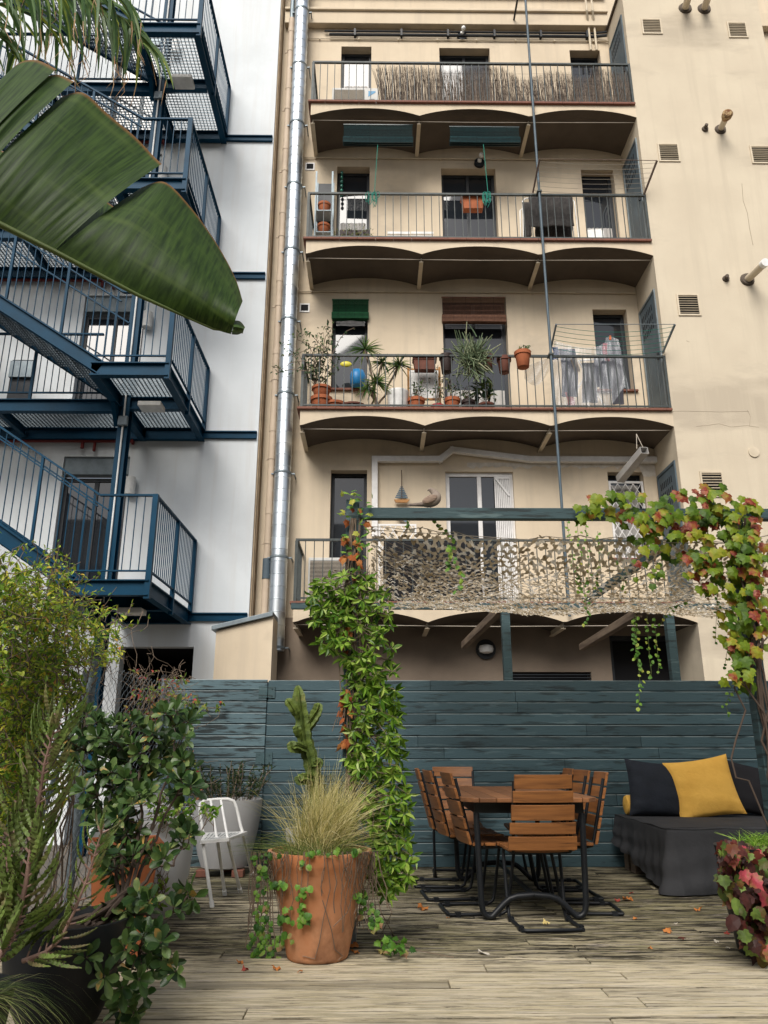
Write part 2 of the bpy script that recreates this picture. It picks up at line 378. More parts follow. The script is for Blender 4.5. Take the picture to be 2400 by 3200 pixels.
for h in (gdoor, gdoor2):
    x0, x1, z1 = h[0], h[1], h[3]
    for a in (x0, x1 - .07): fr.box(a, a + .07, W + .08, W + .14, -.2, z1)
    fr.box(x0 + .07, x1 - .07, W + .08, W + .14, z1 - .08, z1)
fr.box(gdoor[0] + .35, gdoor[1] - .35, W + .09, W + .12, 1.9, 1.96)
part('frame', fr, M['fdark'], gd)
lv = MB(); z = .9
while z < grl[3] - .03: lv.box(grl[0], grl[1], W + .02, W + .05, z, z + .02); z += .045
part('louvre', lv, M['fdark'], gd)
# cornice and parapet
cz = at(1400, 52, W).z
cn = MB().box(-1.9, XT - .003, W - .14, W - .002, cz - .36, cz - .05).box(-1.9, XT - .003, W - .19, W - .002, cz - .05, cz + .01).box(-1.9, XT, W - .10, W - .002, cz + .5, cz + .62)
cn.box(XTR + .02, 14, W - .16, W - .002, cz - .36, cz)
part('cornice', cn, M['stucco'], apt, bevel=.01)

def rect_frame(mb, x0, x1, z0, z1, Y, w, t, mull=()):
    mb.box(x0, x0 + w, Y, Y + t, z0, z1).box(x1 - w, x1, Y, Y + t, z0, z1)
    mb.box(x0 + w, x1 - w, Y, Y + t, z1 - w, z1).box(x0 + w, x1 - w, Y, Y + t, z0, z0 + w)
    for m_ in mull: mb.box(m_ - w/2, m_ + w/2, Y, Y + t, z0 + w, z1 - w)
for (k, s), (x0, x1, z0, z1) in OP.items():
    mid = (x0 + x1) / 2
    Y0 = W + RV - .06
    white = (k == 0 and s == 'b')
    if white: Y0 = W + .06
    f = MB(); rect_frame(f, x0, x1, z0, z1, Y0, .055 if not white else .07, .05, (mid,) if s == 'b' else ())
    win = part('balcony_door' if s == 'b' or z0 - ZB[k] < .1 else 'window', f, M['fwhite'] if white else M['fdark'], apt, bevel=.004)
    gl = MB()
    for a, b in (((x0 + .05, mid - .02), (mid + .02, x1 - .05)) if s == 'b' else ((x0 + .05, x1 - .05),)):
        gl.quad((a, Y0 + .03, z0 + .05), (b, Y0 + .03, z0 + .05), (b, Y0 + .03, z1 - .05), (a, Y0 + .03, z1 - .05))
    part('pane', gl, M['glass'], win)
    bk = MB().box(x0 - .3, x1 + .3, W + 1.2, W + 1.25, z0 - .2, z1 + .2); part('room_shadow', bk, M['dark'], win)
    if z0 - ZB[k] > .3:
        sl = MB().box(x0 - .05, x1 + .05, W - .05, W + RV - .06, z0 - .035, z0 + .003); part('sill', sl, M['tile'], win, bevel=.005)
    # pale sheets paint in reflections of pale buildings; only the top floor has net curtains
    if (k, s) in ((3,'a'), (2,'a'), (2,'b'), (1,'b'), (2,'c')):
        cu = MB()
        def cf(u, v, x0=x0, x1=x1, z0=z0, z1=z1):
            return (x0 + .07 + u * (x1 - x0 - .14), Y0 + .012 + .008 * math.sin(u * 40), z0 + .07 + v * (z1 - z0) * (.62 if k == 3 else .3))
        cu.grid(cf, 40, 2); part('curtain_or_reflection', cu, M['cloth_w'], win, smooth=True)

# balconies ---------------------------------------------------------------
SPR = [XBL + .03, at(1310, 480, YF + .2).x, at(1655, 480, YF + .2).x, XT]
def arch_z(x, zs, rise):
    for a, b in zip(SPR[:-1], SPR[1:]):
        if a <= x <= b:
            t = (x - a) / (b - a) * 2 - 1; return zs + rise * (math.sqrt(max(0, 1.35**2 - t*t)) - math.sqrt(1.35**2 - 1)) / (1.35 - math.sqrt(1.35**2 - 1))
    return zs
for k, zb in enumerate(ZB):
    ztop, zs, rise = zb - .03, zb - .30, .165
    fa = MB(); n = 96; xs = [XBL + (XT - XBL) * i / n for i in range(n + 1)]
    for a, b in zip(xs[:-1], xs[1:]):
        fa.quad((a, YF, arch_z(a, zs, rise)), (b, YF, arch_z(b, zs, rise)), (b, YF, ztop), (a, YF, ztop))
    fa.quad((XBL, YF, zs), (XBL, YF, ztop), (XBL, YB, ztop), (XBL, YB, zs)); fa.quad((XBL, YF, ztop), (XT, YF, ztop), (XT, YB, ztop), (XBL, YB, ztop))
    bal = part('balcony', fa, M['stucco'], apt)
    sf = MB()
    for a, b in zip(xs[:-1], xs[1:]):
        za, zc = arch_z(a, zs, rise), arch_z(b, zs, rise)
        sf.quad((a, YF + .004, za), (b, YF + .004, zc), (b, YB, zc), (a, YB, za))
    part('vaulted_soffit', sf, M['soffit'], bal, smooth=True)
    te = MB(); x = XBL - .05
    while x < XT - .01:
        e = min(x + .31, XT - .004); te.box(x, e - .004, YF - .05, YF + .02, ztop - .005, zb + .004); x = e
    te.box(XBL - .05, XBL + .02, YF + .02, YB - .01, ztop - .005, zb + .004)
    part('tile_edge', te, M['tile'], bal, bevel=.004)
    for sx in SPR[:3]:
        bm = MB().box(sx - .035, sx + .035, YF + .12, YB, zs - .075, zs - .062).box(sx - .01, sx + .01, YF + .12, YB, zs - .062, zs + .012)
        part('steel_beam', bm, M['vent'], bal)
    rl = MB(); zr = zb + .97; yr = YF + .03
    rl.box(XBL + .0, XT, yr - .02, yr + .02, zr - .035, zr).box(XBL, XT, yr - .012, yr + .012, zb + .05, zb + .075)
    rl.box(XBL, XBL + .04, yr + .02, YB, zr - .035, zr).box(XBL, XBL + .03, yr + .012, YB, zb + .05, zb + .075)
    nb = 44
    for i in range(nb + 1):
        x = XBL + .015 + (XT - XBL - .03) * i / nb; w = .022 if i in (0, nb) else .0065
        rl.box(x - w/2*2, x + w, yr - w, yr + w, zb + .004, zr - .035)
    for i in range(1, 7): rl.box(XBL + .008, XBL + .021, yr + i * .135, yr + i * .135 + .013, zb + .075, zr - .035)
    part('railing', rl, M['rail'], bal)
    wr = MB().tube([(XBL + .02, YF + .10, zs - .02), ((XBL + XT)/2, YF + .10, zs - .045), (XT, YF + .10, zs - .02)], .006, 5)
    for sx in SPR[1:3]: wr.bar((sx, YF + .10, zs - .04), (sx, YF + .13, zs + .01), .014, .014)
    part('wire', wr, M['cable'], bal)

# wall conduits, pipes
cb = MB()
for k, (C, y0) in enumerate(((C7, None), (C5, 240), (C2, 908), (C2, 222))):
    if y0 is None: continue
    a = C(280, y0, W - .03); z = a.z; cb.tube([(-1.5, W - .03, z), (XT, W - .03, z)], .012, 6)
    for i in range(8): cb.box(-1.2 + i * .8, -1.18 + i * .8, W - .048, W, z - .02, z + .02)
part('conduit', cb, M['vent'], apt)
p = C2(395, 178, W - .06); gp = MB()
for dz in (.0, -.09): gp.tube([(p.x + (.1 if dz else 0), W - .06, p.z + dz), (XT - .3, W - .06, p.z + dz), (XT - .05, W - .12, p.z + dz - .03)], .028 if dz else .02, 8)
for i in range(6): gp.box(p.x + .6 + i * .95, p.x + .64 + i * .95, W - .095, W - .001, p.z - .13, p.z + .04)
part('black_pipe', gp, M['black'], apt, smooth=False)
vp = MB()
for dx in (.0, -.12): vp.tube([(XT - .28 + dx, W - .08, cz - .95), (XT - .28 + dx, W - .08, cz - .3), (XT - .34 + dx, W - .24, cz - .1), (XT - .34 + dx, W - .24, cz + .5)], .022, 7)
part('vent_riser', vp, M['vent'], apt)
# white wooden cable trunking on the first floor
Yt = W - .06; tk = MB()
pts = [(682, -120), (682, 1210-1235), (1060, 1210-1235), (1125, 1157-1235), (1575, 1215-1235)]
P = [C5(684, 1640, Yt), C5(684, 1209, Yt), C5(1060, 1209, Yt), C5(1130, 1155, Yt), C5(1580, 1212, Yt), C6(920, 1362, Yt)]
P[4].z = P[5].z = (P[4].z + P[5].z) / 2
for i_, (a, b) in enumerate(zip(P[:-1], P[1:])):
    d = (b - a).normalized() * .048; o_ = Vector((0, -.003 * (i_ % 2), 0)); tk.bar(a - d + o_, b + d + o_, .10, .10, (0, -1, 0))
part('trunking', tk, M['fwhite'], apt, bevel=.008)
rp = random.Random(5); xq0, xq1 = P[3].x + .25, XT - .01; n_ = 60; top_z = P[5].z - .035
jag = [(xq0 + (xq1 - xq0)*i/n_, W - .004, top_z - .05 - .05*abs(math.sin(i*.55)) * rp.random() - .03*rp.random() - (.16 if i > n_ - 5 else 0)) for i in range(n_ + 1)]
pl = MB()
for i in range(n_):
    a_, b_ = jag[i], jag[i+1]; pl.quad(a_, b_, (b_[0], W - .004, top_z), (a_[0], W - .004, top_z))
part('patched_plaster', pl, mat('white_patch_plaster', (.62, .58, .52), (.48, .44, .38), 9, .95, bump=.4), apt)
# small wall vents left of the windows
for C, bx in ((C2, (285, 937, 337, 980)), (C5, (252, 310, 308, 360))):
    a = C(bx[0], bx[1], W - .01); b = C(bx[2], bx[3], W - .01); v = MB(); rect_frame(v, a.x, b.x, b.z, a.z, W - .014, .025, .016)
    vv = part('vent_grille', v, M['fwhite'], apt); part('mesh_screen', MB().box(a.x + .02, b.x - .02, W - .006, W - .002, b.z + .02, a.z - .02), M['dark'], vv)
# decorative roof vent
a = C2(1192, 150, W); v = MB().box(a.x - .19, a.x + .19, W - .012, W - .001, a.z - .13, a.z + .13)
vv = part('roof_vent', v, M['stucco'], apt)
v = MB()
for i in range(8): t = i * math.pi / 4; v.ball((a.x + .09*math.cos(t), W - .02, a.z + .07*math.sin(t)), .04, .03, .035, 8, 5)
part('rosette', v, M['vent'], vv); part('vent_hole', MB().lathe((a.x, W - .02, a.z - .03), [(.045, 0), (.05, .03), (.045, .06)], 12), M['dark'], vv)
# ceramic lamp sockets with bulbs
def bulb(p, nm, lb):
    t = thing(nm, lb, 'wall lamp', (p.x, W, p.z - .1))
    part('base_plate', MB().tube([(p.x, W - .05, p.z - .05), (p.x, W - .001, p.z - .05)], .10, 16), M['black'], t)
    part('socket', MB().tube([(p.x, W - .10, p.z - .02), (p.x, W - .05, p.z - .04)], .04, 12), M['white_pl'], t)
    part('bulb', MB().ball((p.x + .02, W - .15, p.z + .02), .045, .05, .05), M['white_pl'], t, smooth=True)
bulb(C2(1185, 205, W), 'bulb_lamp', 'bare bulb on a black round base under the roof rosette')
bulb(C2(1285, 932, W), 'bulb_lamp', 'bare bulb on a black bracket between the two green rolled blinds')
pq = at(1517, 2030, W); t = thing('round_lamp', 'round white ground floor wall lamp hanging above the fence', 'wall lamp', (pq.x, W, pq.z - .2))
part('backplate', MB().tube([(pq.x, W - .06, pq.z), (pq.x, W - .021, pq.z)], .155, 24), M['black'], t)
part('diffuser', MB().lathe((pq.x, W - .08, pq.z - .07), [(.04, 0), (.10, .02), (.115, .07), (.10, .12), (.03, .14)], 20), M['white_pl'], t, smooth=True)

# projecting tower -----------------------------------------------------------
ZTT = 15.15
tw = MB(); tw.quad((XT, YF, -.25), (XTR, YF, -.25), (XTR, YF, ZTT), (XT, YF, ZTT))
tw.quad((XT, W + .2, -.25), (XT, YF, -.25), (XT, YF, ZTT), (XT, W + .2, ZTT)); tw.quad((XTR, YF, -.25), (XTR, W + .2, -.25), (XTR, W + .2, ZTT), (XTR, YF, ZTT))
tw.quad((XT, YF, ZTT), (XTR, YF, ZTT), (XTR, W + .2, ZTT), (XT, W + .2, ZTT))
part('tower_wall', tw, M['tower'], apt)
part('tower_coping', MB().box(XT - .04, XTR + .04, YF - .04, W, ZTT + .004, ZTT + .05), M['soffit'], apt)
crk = MB()
for pts in ([(895,1145),(960,1140),(1040,1128),(1120,1150),(1220,1140),(1300,1152)], [(1240,1145),(1245,1080),(1225,1040)], [(720,1050),(800,1046),(1050,1052),(1235,1048)], [(1130,590),(1150,600)]):
    crk.tube([C6(x + 300 if pts[0][0] != 1130 else x, y, YF - .001) for x, y in pts], .0022, 4)
for pts in ([(1490,1190),(1498,1300),(1525,1380),(1540,1480),(1562,1590)],): crk.tube([C3(x, y, YF - .001) for x, y in pts], .004, 4)
part('crack', crk, plain('crack_filler', (.34, .28, .21), .95), apt)
def louvre(C, x0, y0, x1, y1):
    a = C(x0, y0, YF); b = C(x1, y1, YF); f = MB(); X0, X1, Z0, Z1 = a.x, b.x, b.z, a.z
    rect_frame(f, X0, X1, Z0, Z1, YF - .02, .028, .03)
    v = part('vent_grille', f, M['vent'], apt); part('vent_hole', MB().box(X0 + .02, X1 - .02, YF - .004, YF + .004, Z0 + .02, Z1 - .02), M['dark'], v)
    s = MB(); n = 8
    for i in range(n): zz = Z0 + .035 + (Z1 - Z0 - .06) * i / n; s.bar((X0 + .028, YF - .016, zz + .02), (X1 - .028, YF - .016, zz + .02), .020, .012, (0, -.5, .86))
    part('slats', s, M['vent'], v)
for q in ((C3, 833, 123, 976, 223), (C3, 1388, 145, 1532, 247), (C3, 938, 931, 1092, 1050), (C3, 1536, 945, 1690, 1063), (C6, 1061, 289, 1226, 430), (C8, 1212, 48, 1385, 215)): louvre(*q)
def flue(nm, lb, p, q, r, cap=None, m='vent'):
    t = thing(nm, lb, 'flue pipe', (p.x, YF, p.z))
    part('pipe', MB().tube([p, q], r, 16), M[m], t, smooth=False)
    part('collar', MB().tube([(p.x, YF - .035, p.z), (p.x, YF - .002, p.z)], [r * 1.7, r * 2], 18), M['soffit'], t)
    if cap == 'rust':
        d = (q - p).normalized(); part('cowl', MB().tube([q - d * .02, q + d * .05, q + d * .12, q + d * .16], [r * 1.2, r * 1.7, r * 1.75, r * 1.2], 16), mat('rusty_cowl', (.16, .06, .03), (.5, .38, .2), 30, .9, bump=.6), t)
    elif cap: d = (q - p).normalized(); part('cap', MB().tube([q - d * .06, q + d * .02], r * 1.12, 16), M['white_pl'], t)
Y0 = YF - .002
flue('flue_pipe', 'pale flue pipe nearest the tower corner, cut by the top edge', C3(1122, 55, Y0), C3(1150, -45, Y0 - .45), .065)
flue('flue_pipe', 'second pale flue pipe high on the tower above the right vent', C3(1245, 58, Y0), C3(1280, -45, Y0 - .45), .065)
flue('flue_pipe', 'cream flue pipe with a rusty perforated cowl', C3(1350, 840, Y0), C3(1385, 765, Y0 - .32), .052, 'rust')
flue('flue_stub', 'short rusty flue stub left of the rusty cowled flue', C3(1250, 838, Y0), C3(1262, 805, Y0 - .1), .03, None, 'soffit')
flue('flue_stub', 'short dark flue stub left of the capped white flue pipe', C6(1385, 190, Y0), C6(1395, 168, Y0 - .1), .03, None, 'soffit')
flue('flue_pipe', 'white capped flue pipe sticking out far at the right edge', C6(1525, 195, Y0), C6(1640, 85, Y0 - .55), .062, 'cap')
pz = C6(1568, 1312, YF - .01); part('round_cover', MB().tube([(pz.x, YF - .018, pz.z), (pz.x, YF - .001, pz.z)], .085, 24), M['vent'], apt)
# meter-cupboard doors in the tower side wall
for k, zb in enumerate(ZB):
    y0, y1, z0, z1 = YF + .16, W - .10, zb + .02, zb + 2.25
    x = XT - .012
    d = MB().box(x, XT - .001, y0, y1, z0, z1); dd = part('cupboard_door', d, M['greydoor'], apt, bevel=.004)
    s = MB()
    for row in range(3 if k < 3 else 2):
        for i in range(7):
            yy = y0 + .14 + i * .075; zz = z1 - .25 - row * .17
            s.box(x - .0035, x - .0005, yy, yy + .03, zz, zz + .11)
    part('slots', s, M['dark'], dd)
    f = MB().box(x - .012, XT - .001, y0 - .045, y0 - .003, z0, z1 + .045).box(x - .012, XT - .001, y1 + .003, y1 + .045, z0, z1 + .045).box(x - .012, XT - .001, y0 - .003, y1 + .003, z1 + .003, z1 + .045)
    part('door_frame', f, M['zinc'] if k in (1, 2) else M['greydoor'], dd)
    part('handle', MB().box(x - .03, x - .002, y0 + .06, y0 + .09, z0 + 1.0, z0 + 1.12), M['black'], dd)

# ================================================================== white building
YW = 11.9; XWR = at(824, 1030, YW).x
wb = thing('white_building', 'pale grey rendered building carrying the blue fire escape', 'building', (-5.5, YW, 0))
ZF = [3.08, 6.13, 9.20, 12.22]
holes = []; dx0, dx1 = at(198, 1450, YW).x, at(405, 1450, YW).x
for z in ZF: holes.append((dx0, dx1, z - .04, z + 2.6))
gh = (at(375, 2050, YW).x, at(604, 2050, YW).x, -.25, at(500, 2021, YW).z); holes.append(gh)
gh2 = (-8.5, at(186, 2100, YW).x, -.25, 2.5); holes.append(gh2)
gh3 = (at(258, 2100, YW).x, at(318, 2100, YW).x, -.25, 2.2); holes.append(gh3)
w = MB(); wall_holes(w, -14, XWR, -.25, 17, YW, holes, .22)
w.quad((XWR, YW, -.25), (XWR, YW + .4, -.25), (XWR, YW + .4, 17), (XWR, YW, 17))
part('wall', w, M['white_wall'], wb)
bk = MB()
for h in (gh, gh2, gh3): bk.quad((h[0] - .5, YW + 2.5, h[2]), (h[1] + .5, YW + 2.5, h[2]), (h[1] + .5, YW + 2.5, h[3] + .6), (h[0] - .5, YW + 2.5, h[3] + .6)); bk.quad((h[0]-.3, YW + .22, h[3]), (h[1]+.3, YW + .22, h[3]), (h[1] + .3, YW + 2.5, h[3] + .02), (h[0]-.3, YW + 2.5, h[3] + .02)); bk.quad((h[0] - .3, YW + .22, h[2]), (h[0] - .3, YW + 2.5, h[2]), (h[0] - .3, YW + 2.5, h[3]), (h[0] - .3, YW + .22, h[3])); bk.quad((h[1] + .3, YW + .22, h[2]), (h[1] + .3, YW + 2.5, h[2]), (h[1] + .3, YW + 2.5, h[3]), (h[1] + .3, YW + .22, h[3]))
part('garage_opening', bk, M['dark'], wb)
fl = MB()
for z in ZF: fl.box(-14, XWR - .02, YW - .05, YW - .001, z - .13, z - .11).box(-14, XWR - .02, YW - .05, YW - .001, z - .02, z).box(-14, XWR - .02, YW - .02, YW - .001, z - .11, z - .02)
part('floor_channel', fl, M['blue'], wb)
for z in ZF:
    f = MB(); rect_frame(f, dx0, dx1, z, z + 2.26, YW + .12, .07, .06, ((dx0 + dx1) / 2,)); d = part('door', f, M['fdark'], wb, bevel=.004)
    part('pane', MB().box(dx0 + .07, (dx0+dx1)/2 - .03, YW + .14, YW + .15, z + .07, z + 2.19).box((dx0+dx1)/2 + .03, dx1 - .07, YW + .14, YW + .15, z + .07, z + 2.19), M['glass'], d)
    part('shutter_box', MB().box(dx0 + .004, dx1 - .004, YW + .03, YW + .2, z + 2.29, z + 2.597), M['zinc'], d, bevel=.01)
    lx = at(415, 1500, YW).x; part('wall_lamp', MB().tube([(lx, YW - .10, z + 1.9), (lx, YW - .10, z + 2.2)], .085, 20).box(lx - .03, lx + .03, YW - .05, YW - .001, z + 1.98, z + 2.12), M['lampw'], wb, bevel=.006)
rp_ = MB()
for z in ZF[1:]:
    rp_.tube([(-14, YW - .06, z - .2), (dx1 + .02, YW - .06, z - .2)], .03, 8).tube([(dx1 + .02, YW - .06, z - .2), (dx1 + .05, YW - .06, z - .2)], .06, 10)
    rp_.tube([(dx0 + .3, YW - .06, z - .2), (dx0 + .3, YW - .06, z - .33)], .03, 8).tube([(dx0 + .5, YW - .06, z - .2), (dx0 + .5, YW - .06, z - .38)], .025, 8)
part('fire_pipe', rp_, M['red'], wb)
a = at(42, 1127, YW); b = at(93, 1250, YW)
wn = part('door', MB().box(a.x, b.x, YW - .03, YW - .001, ZF[1], a.z), M['fdark'], wb); part('shutter_box', MB().box(a.x, b.x, YW - .09, YW - .032, a.z - .35, a.z - .05), M['zinc'], wn)

# concrete joint, drain pipe, spiral duct
jm = MB().box(XWR + .003, -1.935, YW + .06, W + .05, -.25, 17).box(XWR + .003, XWR + .03, YW + .02, YW + .058, 2.9, 17)
part('expansion_joint', jm, M['joint'], wb)
p0 = at(895, 434, 11.95); t = thing('drain_pipe', 'beige plastic drain pipe with clamps down the building joint', 'pipe', (p0.x, 11.95, 2.9))
zt = at(905, 60, 11.95).z; zc = at(838, 1810, 11.95).z
part('pipe', MB().tube([(p0.x, 11.95, 2.95), (p0.x, 11.95, zt)], .058, 16), M['pvc'], t, smooth=True)
part('upper_pipe', MB().tube([(p0.x, 11.95, zt), (p0.x, 11.95, 17)], .045, 14), M['zinc'], t, smooth=True)
part('grey_sleeve', MB().tube([(p0.x, 11.95, zc), (p0.x, 11.95, zc + .33)], .066, 16), M['greydoor'], t)
z = 4.2
while z < zt: part('clamp', MB().tube([(p0.x, 11.95, z), (p0.x, 11.95, z + .03)], .066, 14).bar((p0.x - .11, 11.97, z + .015), (p0.x + .11, 11.97, z + .015), .02, .02).tube([(p0.x, 11.95, z + .5), (p0.x, 11.95, z + .62)], .064, 14), M['pvc'], t); z += 1.45
p0 = at(927, 434, 11.9); DX, DY, DR, DZ = p0.x, 11.88, .135, at(865, 2035, 11.9).z
t = thing('ventilation_duct', 'shiny galvanised spiral ventilation duct running up the facade', 'duct', (DX, DY, DZ))
prof = [(DR, 0)]; z = 0
while z < 14: prof += [(DR, z + .186), (DR + .006, z + .190), (DR + .006, z + .196), (DR, z + .200)]; z += .2
part('duct', MB().lathe((DX, DY, DZ), prof, 36), M['galv'], t, smooth=True)
z = DZ + .03
while z < 16: part('clamp', MB().lathe((DX, DY, z), [(DR + .004, 0), (DR + .013, .004), (DR + .013, .036), (DR + .004, .04)], 28).bar((DX - .19, DY + .02, z + .02), (DX + .19, DY + .02, z + .02), .03, .02).bar((DX + .19, DY, z + .02), (DX + .19, W, z + .02), .02, .02), M['zinc'], t); z += 1.42

# party wall stub with zinc coping
a = at(680, 1975, 11.3); b = at(824, 1930, 11.3)
pw = thing('party_wall', 'beige stub wall with sloping zinc coping below the duct', 'wall', ((a.x + b.x) / 2, 11.4, -.25))
xa, xb = a.x, at(846, 1930, 11.3).x + .05
part('wall', MB().prism([(xa, 11.2, -.25), (xb, 11.2, -.25), (xb, 11.2, b.z + .0), (xa, 11.2, a.z)], (0, .65, 0)), M['stucco'], pw)
part('coping', MB().prism([(xa - .06, 11.14, a.z + .004), (xb, 11.14, b.z + .004), (xb, 11.14, b.z + .07), (xa - .06, 11.14, a.z + .07)], (0, .72, 0)), M['zinc'], pw, bevel=.006)

# ================================================================== blue steel fire escape
fe = thing('fire_escape', 'dark blue steel fire escape with grating landings and stair flights', 'staircase', (-3.5, 10.7, -.25))
XL, XR, YS, YM = -4.03 + .09, -2.96 + .09, 9.57, 10.66
SL = .665
def ibeam(mb, a, b, h=.20, w=.11):
    a = Vector(a); b = Vector(b); up = Vector((0, 0, 1))
    mb.bar(a, b, .012, h - .03).bar(a + up * (h/2 - .0075), b + up * (h/2 - .0075), w, .015).bar(a - up * (h/2 - .0075), b - up * (h/2 - .0075), w, .015)
def grating(mb, x0, x1, y0, y1, z, st=.062):
    x = x0
    while x <= x1: mb.box(x, x + .006, y0, y1, z - .03, z); x += st
    y = y0
    while y <= y1: mb.box(x0, x1, y, y + .006, z - .028, z - .004); y += st
for k, z in enumerate(ZF):
    zf = z + .05
    fb = MB(); zc = zf - .13
    ibeam(fb, (XL, YS, zc), (XR, YS, zc)); ibeam(fb, (XR - .05, YS + .06, zc), (XR - .05, YW - .002, zc)); ibeam(fb, (XL + .05, YS + .06, zc), (XL + .05, YW - .002, zc))
    ibeam(fb, (XL + .11, YM, zc - .003), (XR - .11, YM, zc - .003)); ibeam(fb, (XL + .11, YW - .08, zc - .003), (XR - .11, YW - .08, zc - .003))
    if k > 0: ibeam(fb, (-9, YM + .08, zc - .006), (XL - .01, YM + .08, zc - .006)); ibeam(fb, (-9, YW - .08, zc - .006), (XL - .01, YW - .08, zc - .006))
    for xx in (-9, -7.4, -5.8):
        if k > 0: ibeam(fb, (xx, YM + .14, zc - .009), (xx, YW - .14, zc - .009), .14, .08)
    fb.prism([(XL + .02, YM - .3, zc - .105), (XL + .02, YM - .06, zc - .105), (XL + .02, YM - .06, zc - .4)], (.06, 0, 0))
    land = part('landing', fb, M['blue'], fe)
    gr = MB()
    if k == 0: gr.box(XL, XR - .06, YS + .07, YW - .03, zf - .026, zf - .004)
    else: grating(gr, XL + .06, XR - .1, YS + .06, YW - .03, zf)
    if k > 0: grating(gr, -9, XL + .03, YM + .14, YW - .03, zf - .003)
    part('grating', gr, M['grate'] if k else M['blue'], land)
    ra = MB(); h = 1.10; xr_ = XR - .015
    XB = -3.70 + .09
    def vrail(p, q, z0, z1, n, w=.011):
        p = Vector(p); q = Vector(q)
        for i in range(1, n):
            c = p.lerp(q, i / n); ra.box(c.x - w/2, c.x + w/2, c.y - w/2, c.y + w/2, z0, z1)
    ra.bar((XB, YS, zf + h), (xr_, YS, zf + h), .05, .025).bar((XL + .05, YS, zf + .09), (xr_, YS, zf + .09), .03, .02)
    ra.box(xr_ - .035, xr_ + .035, YS - .035, YS + .035, zf - .27, zf + h + .012)
    vrail((XL + .05, YS, 0), (xr_ - .03, YS, 0), zf + .09, zf + h, 9)
    ra.bar((xr_, YS + .04, zf + h), (xr_, YW - .04, zf + h), .05, .025, (0, 0, 1)).bar((xr_, YS + .04, zf + .09), (xr_, YW - .04, zf + .09), .03, .02)
    ra.box(xr_ - .03, xr_ + .03, 10.72, 10.77, zf - .27, zf + h - .013).box(xr_ - .03, xr_ + .03, YW - .09, YW - .03, zf - .05, zf + h - .013)
    vrail((xr_, YS + .035, 0), (xr_, 10.74, 0), zf + .09, zf + h, 12); vrail((xr_, 10.76, 0), (xr_, YW - .08, 0), zf + .09, zf + h, 12)
    if k > 0:
        yg = YM + .08
        ra.bar((-9, yg, zf + h), (XL - .35, yg, zf + h), .05, .025).bar((-9, yg, zf + .09), (XL - .1, yg, zf + .09), .03, .02)
        vrail((-9, yg, 0), (XL - .35, yg, 0), zf + .09, zf + h, 46)
        for xx in (-7.2, -5.3): ra.box(xx - .02, xx + .02, yg - .02, yg + .02, zf - .03, zf + h - .013)
    part('railing', ra, M['blue'], land)
    lt = at(473, 1290, 10.45).x
    part('ceiling_light', MB().box(lt - .17, lt + .17, 10.30, 10.56, zf - .32, zf - .245), M['lampw'], land, bevel=.012)
    # flight going up to the left
    L = 4.4; sb = MB()
    for yy in (YS, YM - .06):
        sb.bar((XL + .12, yy, zf - .10), (XL - L, yy, zf - .10 + (L + .12) * SL), .012, .22).bar((XL + .12, yy, zf + .005), (XL - L, yy, zf + .005 + (L + .12) * SL), .09, .014).bar((XL + .12, yy, zf - .205), (XL - L, yy, zf - .205 + (L + .12) * SL), .09, .014)
    flt = part('stair_flight', sb, M['blue'], fe)
    tr = MB(); ns = MB(); rise = .18; run = rise / SL
    for i in range(16):
        x = XL - .06 - i * run; zt_ = zf + .02 + (i + .5) * rise - .02
        for q in range(7): tr.box(x - .27 + q * .04, x - .262 + q * .04, YS + .02, YM - .08, zt_ - .03, zt_)
        for q in range(14): yy = YS + .04 + q * .07; tr.box(x - .27, x, yy, yy + .006, zt_ - .026, zt_ - .005)
        ns.box(x - .012, x + .012, YS + .02, YM - .08, zt_ - .06, zt_ + .004)
    part('tread', tr, M['grate'], flt); part('nosing', ns, M['zinc'], flt)
    hr = MB()
    zb0 = lambda x: zf + h + (XB - x) * SL
    hr.bar((XB, YS, zb0(XB)), (XB - L, YS, zb0(XB - L)), .05, .025).bar((XB - .02, YS, zb0(XB) - .15), (XB - L, YS, zb0(XB - L) - .15), .03, .018)
    hr.bar((XB - .25, YM - .06, zb0(XB - .25) - .05), (XB - L, YM - .06, zb0(XB - L) - .05), .04, .02)
    x = XB - .08; i = 0
    while x > XB - L:
        zlow = zf + .02 + max(0, (XL + .12 - x)) * SL
        w = .018 if i % 8 == 7 else .0055
        hr.box(x - w, x + w, YS - w, YS + w, zlow, zb0(x)); x -= .105; i += 1
    part('handrail', hr, M['blue'], flt)
cx, cy = -3.89 + .10, YM + .02
cm = MB().box(cx - .075, cx + .075, cy - .085, cy - .07, -.25, 16).box(cx - .075, cx + .075, cy + .07, cy + .085, -.25, 16).box(cx - .006, cx + .006, cy - .07, cy + .07, -.25, 16)
cm.box(cx - .035, cx + .035, cy - .088, cy - .086, -.25, 16)
part('column', cm, M['blue'], fe)
cd = MB().tube([(cx + .01, cy - .105, 3), (cx + .01, cy - .105, 16)], .014, 8)
cdt = part('conduit', cd, M['lampw'], fe)
for z in ZF[1:]: part('junction_box', MB().box(cx - .06, cx + .08, cy - .15, cy - .09, z - .48, z - .33), M['zinc'], cdt, bevel=.008)
